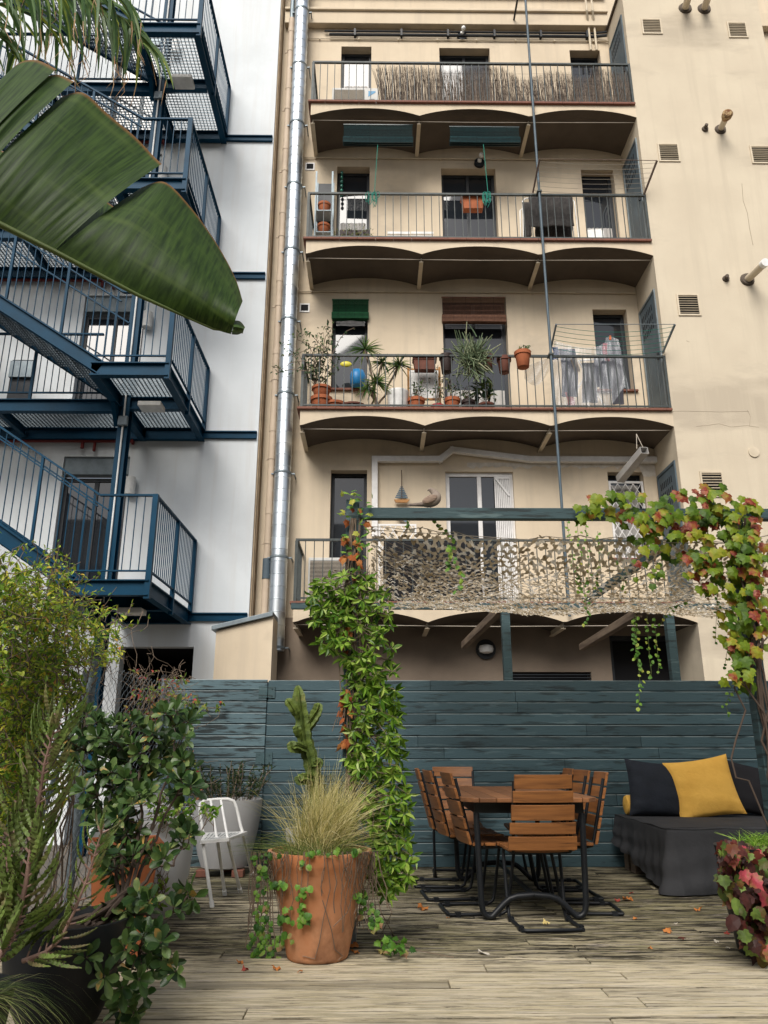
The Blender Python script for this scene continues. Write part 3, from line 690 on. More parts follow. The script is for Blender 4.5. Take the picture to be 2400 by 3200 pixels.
# ================================================================== opposite side of the courtyard (its pale front mirrors in the panes)
ob = thing('opposite_building', 'pale apartment block across the courtyard mirrored in the window panes', 'building', (0, -11, -.25))
w = MB(); hl = [(-14 + 4*i, -12.4 + 4*i, .5 + 3.2*j, 2.9 + 3.2*j) for i in range(7) for j in range(3)]
wall_holes(w, -18, 18, -.25, 11.5, -11, hl, -.25); w.quad((-18, -11, 11.5), (18, -11, 11.5), (18, -20, 11.5), (-18, -20, 11.5))
part('wall', w, M['stucco'], ob)
w = MB()
for h in hl: w.quad((h[0], -11.25, h[2]), (h[1], -11.25, h[2]), (h[1], -11.25, h[3]), (h[0], -11.25, h[3]))
part('windows', w, M['fdark'], ob)

# ================================================================== wooden fence and gate
def wood_paint(name, base, worn, pale, sc=1.0, wl=.52, edge=None):
    return mat(name, base, worn, 2.2 * sc, .62, stretch=(1.1, 1, 11), detail=7, lo=wl, hi=wl + .07, bump=.3, bscale=14, island=.22, c3=pale, scale3=3.1, lo3=.58, hi3=.66, stretch3=(1.0, 1, 9), spec=.3, edge=edge)
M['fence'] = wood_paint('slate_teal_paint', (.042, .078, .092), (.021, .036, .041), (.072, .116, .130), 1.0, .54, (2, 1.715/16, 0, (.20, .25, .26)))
M['gate'] = wood_paint('lit_worn_teal_paint', (.070, .115, .132), (.018, .026, .028), (.115, .17, .18), 1.3, .50, (2, 1.715/16, .008, (.24, .29, .30)))  # fence paint made paler and more contrasty: light angle put into the colour
M['perg'] = wood_paint('pergola_teal_paint', (.040, .075, .083), (.020, .032, .034), (.09, .14, .145), 1.2, .55)
YFE = 7.82; ZT = 1.715; NB = 16; BH = ZT / NB
xs0 = at(590, 2300, YFE).x; xg = at(830, 2300, YFE).x
fc = thing('wooden_fence', 'long dark teal fence of horizontal boards behind the table and daybed', 'fence', (2, YFE, 0))
rr = random.Random(11); b = MB()
for i in range(NB):
    x = xg + .006; z0 = i * BH + .003; z1 = (i + 1) * BH - .004; xx = xg + rr.uniform(1.2, 3.4)
    while x < 5.6:
        e = min(xx, 5.7); b.box(x, e - .0025, YFE + rr.uniform(-.002, .002), YFE + .024, z0, z1); x = e; xx = x + rr.uniform(2.0, 3.6)
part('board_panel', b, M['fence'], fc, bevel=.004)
b = MB()
for x in (xg + .12, .2, 1.45, 2.62, 3.9, 5.2): b.box(x, x + .07, YFE + .026, YFE + .096, -.2, ZT - .03)
b.box(xg + .006, 5.6, YFE + .0245, YFE + .0255, 0, ZT - .01)
part('rear_posts', b, M['fence'], fc)
gt = thing('wooden_gate', 'worn teal gate of horizontal boards, tinted paler as if lit, hinged left of the cactus', 'gate', ((xs0 + xg) / 2, YFE, 0))
b = MB(); tl = R(.7)
for i in range(NB):
    z0 = i * BH + .012; z1 = (i + 1) * BH + .003; b.box(xs0 - .25, xg - .004, YFE - .012 + rr.uniform(-.002, .002), YFE + .014, z0, z1)
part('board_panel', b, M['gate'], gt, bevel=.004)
part('backing', MB().box(xs0 - .2, xg + .06, YFE + .0145, YFE + .019, .01, ZT - .02), M['fence'], gt)
for px_, py_ in ((846, 2163), (838, 2370)):
    p = at(px_ - 10, py_, YFE); h = MB()
    h.box(xg - .085, xg - .012, YFE - .019, YFE - .0125, p.z - .055, p.z + .055).box(xg + .002, xg + .075, YFE - .012, YFE - .0035, p.z - .055, p.z + .055).tube([(xg - .005, YFE - .022, p.z - .055), (xg - .005, YFE - .022, p.z + .055)], .009, 8)
    for dz in (-.035, .035):
        for dx in (-.05, .045): h.tube([(xg + dx, YFE - .022, p.z + dz), (xg + dx, YFE - .018, p.z + dz)], .006, 6)
    part('hinge', h, M['perg'], gt)

# ================================================================== pergola
pg = thing('pergola', 'teal painted timber pergola carrying the camouflage net', 'pergola', (1, 6.3, 0))
YP = 4.89; xp = at(1100, 1800, YP).x; xq = at(2360, 2180, YP).x + .02
ZB1 = at(1500, 1585, YP - .04).z; ZB0 = at(1500, 1619, YP - .04).z; HB = ZB1 - ZB0
XR2 = 4.6
for x in (xp, xq): part('post', MB().box(x - .043, x + .043, YP - .043, YP + .043, .04, ZB1 + .05 if x == xp else ZB0 - .002), M['perg'], pg, bevel=.004)
part('post_foot', MB().box(xp - .05, xp + .05, YP - .05, YP + .05, 0.002, .10), M['zinc'], pg); part('post_foot', MB().box(xq - .05, xq + .05, YP - .05, YP + .05, 0.002, .10), M['zinc'], pg)
part('front_beam', MB().box(xp + .045, XR2, YP - .03, YP + .03, ZB0, ZB1), M['perg'], pg, bevel=.004)
YR = 7.95; zr1 = at(1400, 1884, YR - .03).z; zr0 = at(1400, 1903, YR - .03).z
XRL = at(1180, 1890, YR).x
part('rear_beam', MB().box(XRL - .9, XR2, YR - .03, YR + .03, zr0, zr1), M['perg'], pg, bevel=.004)
for px_ in (1582, 2097):
    x = at(px_, 2000, YR).x; part('post', MB().box(x - .043, x + .043, YR - .043, YR + .043, -.2, zr0 - .002), M['perg'], pg, bevel=.004)
a = at(1832, 1886, YR); xr_ = a.x
part('rafter', MB().box(xr_ - .02, xr_ + .045, YP + .032, YR - .032, ZB0 + .004, ZB1 - .01), M['perg'], pg, bevel=.004)
part('rafter', MB().box(xp - .02, xp + .035, YP + .045, YR - .032, ZB0 + .004, ZB1 - .01), M['perg'], pg, bevel=.004)
for nm, (px1, py1), (px2, py2), lb in (('timber', (1562, 1906), (1450, 2020), 'old bare timber jutting back from the pergola between the vine and the first rear post'), ('timber', (1995, 1915), (1818, 2020), 'old bare timber jutting back from the pergola above the dark door')):
    a = at(px1, py1, YR + .06); b = at(px2, py2, 10.7); b.z = a.z - .02
    part('rafter', MB().bar(a, b, .075, .09), M['wood_old'], pg, lb, bevel=.006)

# ================================================================== camouflage net
_prof = {}
def net_profile(s):
    k = round(s / .04)
    if k not in _prof:
        s_ = k * .04; u = s_ / 4.3
        zf_ = 2.425 + .065 * math.exp(-max(s_, 0) * 2.2) - .05 * math.exp(-((s_ - .85) / .45)**2) + .03 * math.sin(s_ * 2.3)
        zr = 2.44 + .02 * math.sin(s_ * 3.1) - .07 * u
        zc = zf_ - (.44 + .16 * u + .05 * math.sin(s_ * 4.1 + 1)) * min(1, .4 + s_ * 1.2)
        P = []
        for i in range(41):
            t = i / 40; P.append(((1-t)**2 * 5.0 + 2*t*(1-t) * 5.10 + t*t * 7.80, (1-t)**2 * zf_ + 2*t*(1-t) * zc + t*t * zr))
        L = [0]
        for a, b in zip(P[:-1], P[1:]): L.append(L[-1] + math.hypot(b[0]-a[0], b[1]-a[1]))
        _prof[k] = (P, L)
    return _prof[k]
def net_pt(s, t):
    """s metres along the beam, t 0..1 front to rear by arc length"""
    t = min(max(t, 0), 1); P, L = net_profile(s); d = t * L[-1]; i = 0
    while i < 39 and L[i+1] < d: i += 1
    f = (d - L[i]) / max(1e-9, L[i+1] - L[i]); Y = P[i][0] + (P[i+1][0] - P[i][0]) * f; z = P[i][1] + (P[i+1][1] - P[i][1]) * f; x = xp + .1 + s
    if s < .7:                                     # gathered towards the corner post
        k = (1 - max(s, 0) / .7) ** 1.6; Y = Y * (1 - k * .55) + (5.0 + .3 * t) * k * .55; x = x + k * .02
        z -= k * t * .30
    return Vector((x, Y + .02 * math.sin(s * 9), z + .012 * math.sin(s * 23 + t * 9) + .01 * math.sin(t * 41 + s * 5)))
net = MB(); ra_ = random.Random(21); A = .034; TL = 2.95
nx = int(4.25 / (A * math.sqrt(3))); ny = int(TL / (A * 1.5))
def mapn(s, t): return net_pt(min(max(s, 0), 4.35), min(max(t / TL, -.02), 1.02))
for j in range(ny):
    for i in range(nx):
        for kind in (0, 1):
            cs = (i + (.5 if j % 2 else 0)) * A * math.sqrt(3); ct = j * A * 1.5 + (A if kind else 0)
            s0 = cs + ra_.gauss(0, A * .16); t0 = ct + ra_.gauss(0, A * .16)
            if s0 < .35 and ra_.random() < .45: continue
            if ra_.random() < .045: continue
            base = -math.pi / 2 if kind else math.pi / 2
            c0 = mapn(s0, t0); n_ = len(net.v); lift = [ra_.gauss(0, .006) for _ in range(3)]
            wob = ra_.gauss(0, .12); pts = []
            for q in range(3):
                a = base + q * 2 * math.pi / 3 + wob
                tip = A * ra_.uniform(.52, .66); wd = A * ra_.uniform(.16, .27)
                ca, sa = math.cos(a), math.sin(a)
                for e in (-1, 1):
                    p = mapn(s0 + ca * tip - sa * wd * e, t0 + sa * tip + ca * wd * e); p.z += lift[q]; p.y -= abs(lift[q]) * .4; pts.append(p)
                a2 = a + math.pi / 3; rr_ = A * ra_.uniform(.32, .46)
                pts.append(mapn(s0 + math.cos(a2) * rr_, t0 + math.sin(a2) * rr_))
            net.v.append(tuple(c0)); net.v += [tuple(p) for p in pts]; k = 9
            for q in range(k): net.f.append((n_, n_ + 1 + q, n_ + 1 + (q + 1) % k))
M['net'] = leafmat('camouflage_fabric', [(0, (.33, .26, .16)), (.3, (.48, .40, .28)), (.55, (.62, .55, .43)), (.7, (.40, .32, .21)), (.8, (.70, .65, .56)), (1, (.80, .77, .70))], rough=.8, trans=.5, spec=.2)
solo('camouflage_net', net, M['net'], 'sand coloured camouflage net sagging between the pergola beams', 'net')
wm = MB(); wm.tube([net_pt(s * .12, 0) + Vector((0, 0, .005)) for s in range(36)], .003, 5)
wm.tube([Vector((xp + .05, YP + .06, ZB0 - .05)), Vector((1.2, YP + .08, ZB0 - .125)), Vector((4.2, YP + .06, ZB0 - .16))], .0025, 4)
for q in range(26):
    s = .05 + q * .045; wm.tube([net_pt(0.02, ra_.random() * .3), net_pt(s + .3, .1 + ra_.random() * .5)], .0014, 3)
o = solo('net_wire', wm, M['cable'], 'thin wires and bare cords carrying the camouflage net', 'wire')

# ================================================================== garden table
M['teak'] = mat('teak', (.24, .105, .042), (.14, .06, .026), 3, .5, stretch=(1.2, 8, 8), detail=7, lo=.38, hi=.66, island=.22, bump=.12, bscale=12, c3=(.07, .035, .018), scale3=2.0, lo3=.60, hi3=.72, stretch3=(2, 3, 3), spec=.35)
M['teak_chair'] = mat('oiled_teak', (.33, .135, .042), (.19, .075, .026), 2.6, .42, stretch=(.45, 8, 14), detail=6, lo=.36, hi=.66, island=.28, bump=.12, bscale=12, c3=(.08, .035, .016), scale3=4, lo3=.58, hi3=.70, stretch3=(.4, 3, 12), spec=.35)
tx0 = at(1444, 2497, 5.42).x; tx1 = at(1872, 2497, 5.42).x; ty0, ty1 = 5.40, 7.12; TZ = .745
tcx = (tx0 + tx1) / 2
tb = thing('garden_table', 'teak slatted garden table on bent black tube legs', 'table', (tcx, (ty0 + ty1) / 2, 0))
t = MB(); n = 8; pw_ = (tx1 - tx0) / n
for i in range(n):
    x0 = tx0 + i * pw_ + .002; x1 = tx0 + (i + 1) * pw_ - .002
    cf = .06 if i in (0, n - 1) else 0
    if i == 0: pts = [(x0 + .07, ty0, TZ - .028), (x1, ty0, TZ - .028), (x1, ty1, TZ - .028), (x0 + .07, ty1, TZ - .028), (x0, ty1 - .09, TZ - .028), (x0, ty0 + .09, TZ - .028)]
    elif i == n - 1: pts = [(x0, ty0, TZ - .028), (x1 - .07, ty0, TZ - .028), (x1, ty0 + .09, TZ - .028), (x1, ty1 - .09, TZ - .028), (x1 - .07, ty1, TZ - .028), (x0, ty1, TZ - .028)]
    else: pts = [(x0, ty0, TZ - .028), (x1, ty0, TZ - .028), (x1, ty1, TZ - .028), (x0, ty1, TZ - .028)]
    t.prism(pts, (0, 0, .028))
part('table_top', t, M['teak'], tb, bevel=.003)
f = MB(); a0, a1, b0, b1 = tx0 + .09, tx1 - .09, ty0 + .09, ty1 - .09
f.box(a0, a1, b0, b0 + .03, TZ - .10, TZ - .03).box(a0, a1, b1 - .03, b1, TZ - .10, TZ - .03).box(a0, a0 + .03, b0 + .03, b1 - .03, TZ - .10, TZ - .03).box(a1 - .03, a1, b0 + .03, b1 - .03, TZ - .10, TZ - .03)
part('apron', f, M['black'], tb)
def arc(c, r, a0, a1, n, ax=0, y=0): return [Vector((c[0] + r*math.cos(a0 + (a1-a0)*i/n), y, c[1] + r*math.sin(a0 + (a1-a0)*i/n))) for i in range(n + 1)]
for yy in (ty0 + .10, ty1 - .10):
    L0, L1 = tx0 + .10, tx1 - .10; r = .05; k = .02
    path = [Vector((L0, yy, TZ - .10)), Vector((L0 + .015, yy, .10))] + [Vector((L0 + .02 + .05 - .05*math.cos(q), yy, k + .055 - .055*math.sin(q))) for q in (.35, .8, 1.2, 1.57, 1.9)] + [Vector((L0 + .16, yy, .095)), Vector((L0 + .20, yy, .125)), Vector((L0 + .25, yy, .14)), Vector((tcx, yy, .148))]
    path += [Vector((2*tcx - p.x, p.y, p.z)) for p in path[-2::-1]]
    part('leg_frame', MB().tube(path, .02, 10), M['black'], tb, smooth=True)
part('stretcher', MB().tube([(tcx, ty0 + .10, .148), (tcx, ty1 - .10, .148)], .017, 8).ball((tcx, ty0 + .078, .15), .007, .004, .007), M['black'], tb, smooth=True)

# ================================================================== garden chairs (local: seat front = +y)
def make_chair():
    root = thing('garden_chair', 'x', 'chair', (0, 0, 0), 'teak slat chairs around the garden table')
    W2 = .215
    def slat(mb, fn, n=10):                       # one closed slat: four corner points per station
        b0 = len(mb.v)
        for q in range(n + 1): mb.v += [tuple(p) for p in fn(q / n)]
        for q in range(n):
            for k in range(4): mb.f.append((b0 + q*4 + k, b0 + q*4 + (k+1) % 4, b0 + q*4 + 4 + (k+1) % 4, b0 + q*4 + 4 + k))
        mb.f.append((b0 + 3, b0 + 2, b0 + 1, b0)); mb.f.append(tuple(b0 + n*4 + k for k in range(4)))
    s = MB()
    for i in range(5):
        y0 = -.19 + i * .083; y1 = y0 + .073
        slat(s, lambda u: [(-W2 + u*2*W2, yy, zz - .010*math.cos((u-.5)*3)) for yy, zz in ((y0, .432), (y1, .432), (y1, .452), (y0, .452))])
    part('seat', s, M['teak_chair'], root, bevel=.003)
    zs = [.440, .537, .620, .728, .812]; hs = [.083, .070, .094, .071, .086]
    for i, (z0, h) in enumerate(zip(zs, hs)):
        b = MB(); w = W2 * (1.03 - .04 * i)
        def pt(u, zz, th):
            rec = -.215 - (zz - .44) * .26
            return (-w + u*2*w, rec - .022*math.cos((u-.5)*3) + th, zz)
        slat(b, lambda u: [pt(u, z0, 0), pt(u, z0, .02), pt(u, z0 + h, .02), pt(u, z0 + h, 0)])
        sl = part('back_slat', b, M['teak_chair'], root, bevel=.003)
        if i == 0:
            part('name_plate', MB().box(-.052, .052, -.2445, -.2405, .475, .500), M['zinc'], sl)
    fr = MB()
    for e in (-1, 1):
        x = e * .185
        path = [(x, -.355, .013), (x, -.05, .013), (x, .0, .014), (x, .03, .03), (x*1.01, .045, .08), (x*1.03, .09, .36), (x*1.03, .10, .40), (x*1.0, .09, .42), (x, .05, .424), (x, -.14, .42), (x, -.185, .43), (x, -.20, .47), (x, -.295, .86)]
        fr.tube(path, .0115, 8)
    fr.tube([(-.185, -.30, .013), (-.185, -.34, .013), (-.165, -.358, .013), (.165, -.358, .013), (.185, -.34, .013), (.185, -.30, .013)], .0115, 8)
    fr.tube([(-.185, .05, .424), (.185, .05, .424)], .010, 8).tube([(-.185, -.14, .42), (.185, -.14, .42)], .010, 8)
    part('tube_frame', fr, M['black'], root, smooth=True)
    for e in (-1, 1):
        for yy in (-.30, -.03): part('glide', MB().box(e*.185 - .017, e*.185 + .017, yy - .018, yy + .018, 0, .028), M['black'], root)
    return root
ch = make_chair()
fx = (at(1584, 2655, 5.30).x + at(1795, 2653, 5.30).x) / 2
CH = [((fx, 5.50, 0), R(3), 'teak slat chair in front of the table with its back to the viewer'),
      ((tcx - .33, 7.22, 0), R(180 - 3), 'teak slat chair at the far end of the table against the fence'),
      ((tx0 + .25, 5.82, 0), R(-90 + 6), 'teak slat chair on the left side nearest the viewer'),
      ((tx0 + .15, 6.35, 0), R(-90 + 5), 'middle teak slat chair on the left side of the table'),
      ((tx0 + .11, 6.86, 0), R(-90 - 2), 'leftmost teak slat chair, farthest along the left side of the table'),
      ((tx1 - .19, 5.82, 0), R(90 - 3), 'teak slat chair on the right side nearest the viewer'),
      ((tx1 - .19, 6.32, 0), R(90 + 2), 'middle teak slat chair on the right side of the table'),
      ((tx1 - .18, 6.83, 0), R(90 - 2), 'teak slat chair farthest along the right side of the table')]
for i, (l, rz, lb) in enumerate(CH):
    if i == 0: ch.location = l; ch.rotation_euler = (0, 0, rz); ch['label'] = lb
    else: dup(ch, l, rz, lb)

# ================================================================== daybed with loose cover, cushions
dx0 = 2.25; dx1 = 4.35; dy0, dy1 = 6.36, 7.74; DH = .475
db = thing('daybed', 'low daybed under a loose dark grey fabric cover', 'daybed', ((dx0+dx1)/2, (dy0+dy1)/2, 0))
lg = MB()
for x, y in ((dx0 + .06, dy1 - .30), (dx0 + .06, dy1 - .12), (dx1 - .2, dy0 + .2), (dx1 - .2, dy1 - .2)): lg.box(x, x + .12, y, y + .12, 0, .3)
part('leg', lg, M['wood_old'], db)
part('mattress', MB().box(dx0 + .05, dx1 - .05, dy0 + .05, dy1 - .03, .22, DH - .03), M['black'], db)
cv = MB(); per = []
def corner(cx, cy, r, a0, a1, n):
    return [((cx + r*math.cos(a0 + (a1-a0)*i/n)), (cy + r*math.sin(a0 + (a1-a0)*i/n)), math.cos(a0 + (a1-a0)*i/n), math.sin(a0 + (a1-a0)*i/n)) for i in range(n+1)]
def line(x0, y0, x1, y1, nx_, ny_, n): return [(x0 + (x1-x0)*i/n, y0 + (y1-y0)*i/n, nx_, ny_) for i in range(n)]
r = .05
per += line(dx0, dy1, dx0, dy0 + r, -1, 0, 60) + corner(dx0 + r, dy0 + r, r, math.pi, 1.5*math.pi, 8) + line(dx0 + r, dy0, dx1 - r, dy0, 0, -1, 90) + corner(dx1 - r, dy0 + r, r, 1.5*math.pi, 2*math.pi, 6) + line(dx1, dy0 + r, dx1, dy1, 1, 0, 30)
rows = [(-.06, DH, 0), (-.02, DH - .003, 0), (-.004, DH - .014, 0), (0, DH - .032, 0)] + [(None, q/14, q/14) for q in range(1, 15)]
n0 = len(cv.v)
for (off, zz, q) in rows:
    for i, (x, y, nx_, ny_) in enumerate(per):
        s = i * .022
        left = nx_ < -.5; hem = .012
        if left: f_ = (y - dy0) / (dy1 - dy0); hem = .012 + .26 * max(0, f_ - .12) ** 1.1
        if off is None:
            z = (DH - .032) * (1 - zz) + hem * zz
            fold = .011*math.sin(s*9.3 + 1.2*math.sin(s*2.1)) + .011*math.sin(s*21 + 2*math.sin(s*3)) + .007*math.sin(s*41 + 2)
            corner_fl = math.exp(-((i - 64) / 10.0)**2) * .05
            o_ = q * (.035 + corner_fl) + fold * q ** .8 * (1.2 if left else .8) + (.012*math.sin(zz*14 + s*5) * q)
        else: o_, z = off, zz
        z += .006 * math.sin(x*7 + y*5) * (1 if off is not None else 0)
        cv.v.append((x + nx_*o_, y + ny_*o_, z))
m_ = len(per)
for rI in range(len(rows) - 1):
    for i in range(m_ - 1):
        a = n0 + rI*m_ + i; cv.f.append((a, a + m_, a + m_ + 1, a + 1))
cv.f.append(tuple(n0 + i for i in range(m_)))
M['cover'] = mat('charcoal_canvas', (.042, .043, .047), (.032, .033, .036), 3, .85, bump=.9, bscale=7, spec=.25)
cvo = part('loose_cover', cv, M['cover'], db, smooth=True)
pip = [(x + nx_*-.006, y + ny_*-.006, DH - .010 + .004*math.sin(i*.31)) for i, (x, y, nx_, ny_) in enumerate(per)]
part('piping', MB().tube(pip, .0055, 6), M['cover'], cvo, smooth=True)
def pillow(nm, lb, c, w, h, t, rot, m, tilt=R(-14), seed=0, cat='cushion'):
    mb = MB(); rs = random.Random(seed); ph = [rs.uniform(0, 6) for _ in range(6)]
    N = 26
    def P(u, v, sg):
        U, V = 2*u - 1, 2*v - 1
        x = w/2 * U * (.92 + .08*abs(V)**2.2); z = h/2 * V * (.92 + .08*abs(U)**2.2)
        th = t/2 * (max(0, 1 - U**2) * max(0, 1 - V**2)) ** .42
        edge = (1 - max(abs(U), abs(V)))
        wr = .004*math.sin(U*5 + V*4 + ph[0]) * math.sin(V*6 - U*3 + ph[1]) + .011*math.sin(V*15 + U*5 + ph[2])*math.exp(-(1 - abs(U))*7)*min(1, edge*8) + .008*math.sin(U*13 + ph[3])*math.exp(-(1 + V)*6)*min(1, edge*8)
        return Vector((x, sg * (th + wr*min(1, edge*6)), z + h/2 - .02*max(0, 1 - V*V)))
    mb.grid(lambda u, v: P(u, v, -1), N, N); mb.grid(lambda u, v: P(1 - u, v, 1), N, N)
    Mx = Matrix.Rotation(rot[2], 3, 'Z') @ Matrix.Rotation(tilt, 3, 'X') @ Matrix.Rotation(rot[1], 3, 'Y')
    mb.v = [tuple(Mx @ Vector(p) + Vector(c)) for p in mb.v]
    return solo(nm, mb, m, lb, cat, 'cushions on the daybed', smooth=True)
M['cush_d'] = mat('ink_blue_cotton', (.014, .018, .027), (.010, .013, .019), 6, .85, bump=.8, bscale=10)
M['cush_k'] = mat('black_cotton', (.012, .012, .015), None, 6, .85)
M['cush_y'] = mat('mustard_cotton', (.72, .42, .085), (.64, .36, .065), 5, .85, bump=.8, bscale=11)
pa = at(2072, 2540, 7.33); pillow('cushion', 'dark ink blue square cushion leaning beside the bolster', (pa.x, 7.36, DH - .01), .60, .50, .19, (0, R(5), R(4)), M['cush_d'], seed=3)
pb = at(2232, 2540, 7.28); pillow('cushion', 'mustard yellow square cushion leaning in the middle of the daybed', (pb.x, 7.30, DH - .01), .60, .53, .20, (0, R(-8), R(-4)), M['cush_y'], seed=8)
pc = at(2365, 2540, 7.5); pillow('cushion', 'black cushion half hidden behind the mustard cushion', (pc.x, 7.52, DH - .01), .55, .46, .18, (0, R(12), R(-14)), M['cush_k'], seed=5)
bl = at(1972, 2500, 7.48); mb = MB()
for i in range(13):
    q = i / 12; rad = .085 * min(1, (1 - (2*q - 1)**12)) if 0 < q < 1 else .01
prof = [(.01, 0), (.05, .002), (.078, .012), (.086, .035), (.087, .2), (.087, .4), (.086, .55), (.078, .585), (.05, .595), (.01, .597)]
n0 = len(mb.v); N = 24
for r_, l_ in prof:
    for j in range(N): a = 2*math.pi*j/N; mb.v.append((bl.x - .055 + l_, 7.52 + r_*math.cos(a), DH + .09 + r_*math.sin(a)))
for i in range(len(prof) - 1):
    for j in range(N): mb.f.append((n0 + i*N + j, n0 + i*N + (j+1) % N, n0 + (i+1)*N + (j+1) % N, n0 + (i+1)*N + j))
mb.f.append(tuple(n0 + j for j in range(N)))
solo('bolster', mb, M['cush_y'], 'mustard yellow round bolster behind the dark cushion', 'bolster', 'cushions on the daybed', smooth=True)

# ================================================================== chain link fence on the left edge of the deck
cf = thing('chain_link_fence', 'galvanised chain link fence along the left edge of the deck', 'fence', (-2.15, 5.6, 0))
p1 = at(302, 2052, 5.64); p2 = at(510, 2120, 7.55)
XCF = (p1.x + p2.x) / 2
for y, zz in ((2.8, 1.8), (5.64, p1.z), (7.55, p2.z)):
    po = part('post', MB().tube([(XCF, y, -.05), (XCF, y, zz)], .028, 12), M['zinc'], cf, smooth=True)
    part('post_cap', MB().lathe((XCF, y, zz), [(.032, 0), (.032, .02), (.015, .035)], 12), M['black'], po)
part('brace', MB().tube([(XCF, 5.64, 1.55), (XCF, 4.6, .05)], .02, 8).tube([(XCF - .05, 5.64, 1.72), (XCF - .05, 5.95, 1.74)], .015, 8), M['zinc'], cf)
ml = MB(); st = .055; ztop = lambda y: 1.69 + (.06 if y < 5.64 else .0) - .03*math.sin((y - 5.64) * 1.6) * (y > 5.64)
k = 0; y = 2.9
while y < 7.75:
    path = []; z = .05; q = 0
    while z < ztop(y): path.append((XCF + .03 + (.004 if q % 2 else -.004), y + (st/2 if (q + k) % 2 else -st/2), z)); z += st * .62; q += 1
    ml.tube(path, .0019, 3, cap=False); y += st; k += 1
part('mesh', ml, M['zinc'], cf)

# ================================================================== white tube chair
p = gnd(715, 2800); wc = thing('white_chair', 'small white painted metal tube chair beside the white planter', 'chair', (-1.17, 6.28, 0))
wc_m = M['white_pl']; rz = R(-28); O = Vector((-1.15, 6.24, 0)); Rz = Matrix.Rotation(rz, 3, 'Z')
def wp(x, y, z): return Rz @ Vector((x, y, z)) + O
ZS = .440
def zq(p, z=ZS): return Vector((p.x, p.y, z))
q1, q2, q3, q4 = zq(at(626, 2632, 5.85)), zq(at(716, 2620, 6.02)), zq(at(774, 2589, 6.50)), zq(at(640, 2596, 6.40))
s = MB()
def seatpt(u, v, z): p = q1.lerp(q2, u).lerp(q4.lerp(q3, u), v); return (p.x, p.y, z - .012*math.sin(u*3.14)*math.sin(v*3.14))
s.grid(lambda u, v: seatpt(u, v, ZS), 8, 8); s.grid(lambda u, v: seatpt(1 - u, v, ZS - .014), 8, 8)
for a, b in ((q1, q2), (q2, q3), (q3, q4), (q4, q1)): s.quad(a - Vector((0, 0, .022)), b - Vector((0, 0, .022)), b, a)
sp_ = part('seat', s, wc_m, wc)
sl = MB()
for i in range(9):
    for j in range(2): u0 = .1 + i*.09; sl.quad(*[seatpt(u, v, ZS + .002) for u, v in ((u0, .12 + j*.42), (u0 + .025, .12 + j*.42), (u0 + .045, .44 + j*.42), (u0 + .02, .44 + j*.42))])
part('slots', sl, M['zinc'], sp_)
for (tx_, ty_, tY), (gx_, gy_) in (((633, 2637, 5.90), (663, 2835)), ((678, 2628, 6.15), (703, 2798)), ((711, 2624, 6.05), (752, 2790)), ((758, 2600, 6.45), (789, 2738))):
    a = zq(at(tx_, ty_, tY), ZS - .01); g_ = gnd(gx_, gy_)
    l = part('leg', MB().tube([a, g_.lerp(a, .04)], .0125, 10), wc_m, wc, smooth=True)
    part('rubber_foot', MB().tube([g_, g_.lerp(a, .09)], .0165, 10), wc_m, l)
bf = [at(*p) for p in ((634, 2602, 6.38), (624, 2535, 6.40), (625, 2512, 6.40), (640, 2501, 6.41), (680, 2498, 6.42), (712, 2497, 6.44), (730, 2503, 6.45), (739, 2522, 6.46), (752, 2580, 6.46), (758, 2600, 6.45))]
part('back_frame', MB().tube(bf, .0125, 10), wc_m, wc, smooth=True)
for (x0, y0, Y0_), (x1, y1, Y1_) in (((658, 2500, 6.41), (679, 2628, 6.16)), ((690, 2499, 6.43), (712, 2624, 6.06))): part('back_bar', MB().tube([at(x0, y0, Y0_), at(x1, y1, Y1_)], .010, 8), wc_m, wc, smooth=True)

# ================================================================== planters (shells; plants come later)
def pot(nm, lb, c, prof, m, soil_r, soil_z, n=40):
    t = thing(nm, lb, 'planter', c)
    ro, zo = prof[-1]
    full = prof + [(ro - .02, zo), (ro - .025, zo - .03), (ro - .03, zo - .12)]
    part('shell', MB().lathe(c, full, n), m, t, smooth=True, bevel=0)
    part('soil', MB().lathe(c, [(soil_r, soil_z - .02), (soil_r * .9, soil_z), (soil_r * .3, soil_z + .015)], 20), M['earth'], t)
    return t
pc_ = gnd(985, 3006); TP = Vector((pc_.x + .005, 4.585, 0))
a0 = at(985, 2676, 4.30); TZR = a0.z
M['terra'] = mat('aged_terracotta', (.46, .175, .07), (.56, .29, .16), 2.6, .85, bump=.15, bscale=30, c3=(.15, .06, .028), scale3=2.4, lo3=.54, hi3=.70, stretch3=(1, 1, .8))
pot('terracotta_pot', 'large aged terracotta pot in front of the pergola post', TP, [(.150, .0), (.160, .006), (.165, .02), (.215, .26), (.268, TZR - .07), (.272, TZR - .065), (.286, TZR - .012), (.284, TZR)], M['terra'], .255, TZR - .05)
WP = Vector((-1.47, 5.28, 0)); M['white_pot'] = mat('white_fibre_clay', (.60, .61, .62), (.52, .53, .54), 3, .6, bump=.05, bscale=20)
pot('white_pot', 'tall rounded white planter beside the terracotta square pot', WP, [(.10, 0), (.17, .02), (.25, .14), (.295, .30), (.31, .46), (.305, .60), (.30, .64)], M['white_pot'], .27, .60)
GP = Vector((at(706, 2600, 7.42).x, 7.42, .06)); M['grey_pot'] = mat('pale_grey_fibre_clay', (.40, .40, .40), (.34, .34, .345), 3, .65)
pot('grey_planter', 'round pale grey planter on bricks against the teal gate', GP, [(.17, 0), (.20, .01), (.24, .12), (.285, .32), (.31, .52), (.312, .565)], M['grey_pot'], .28, .53)
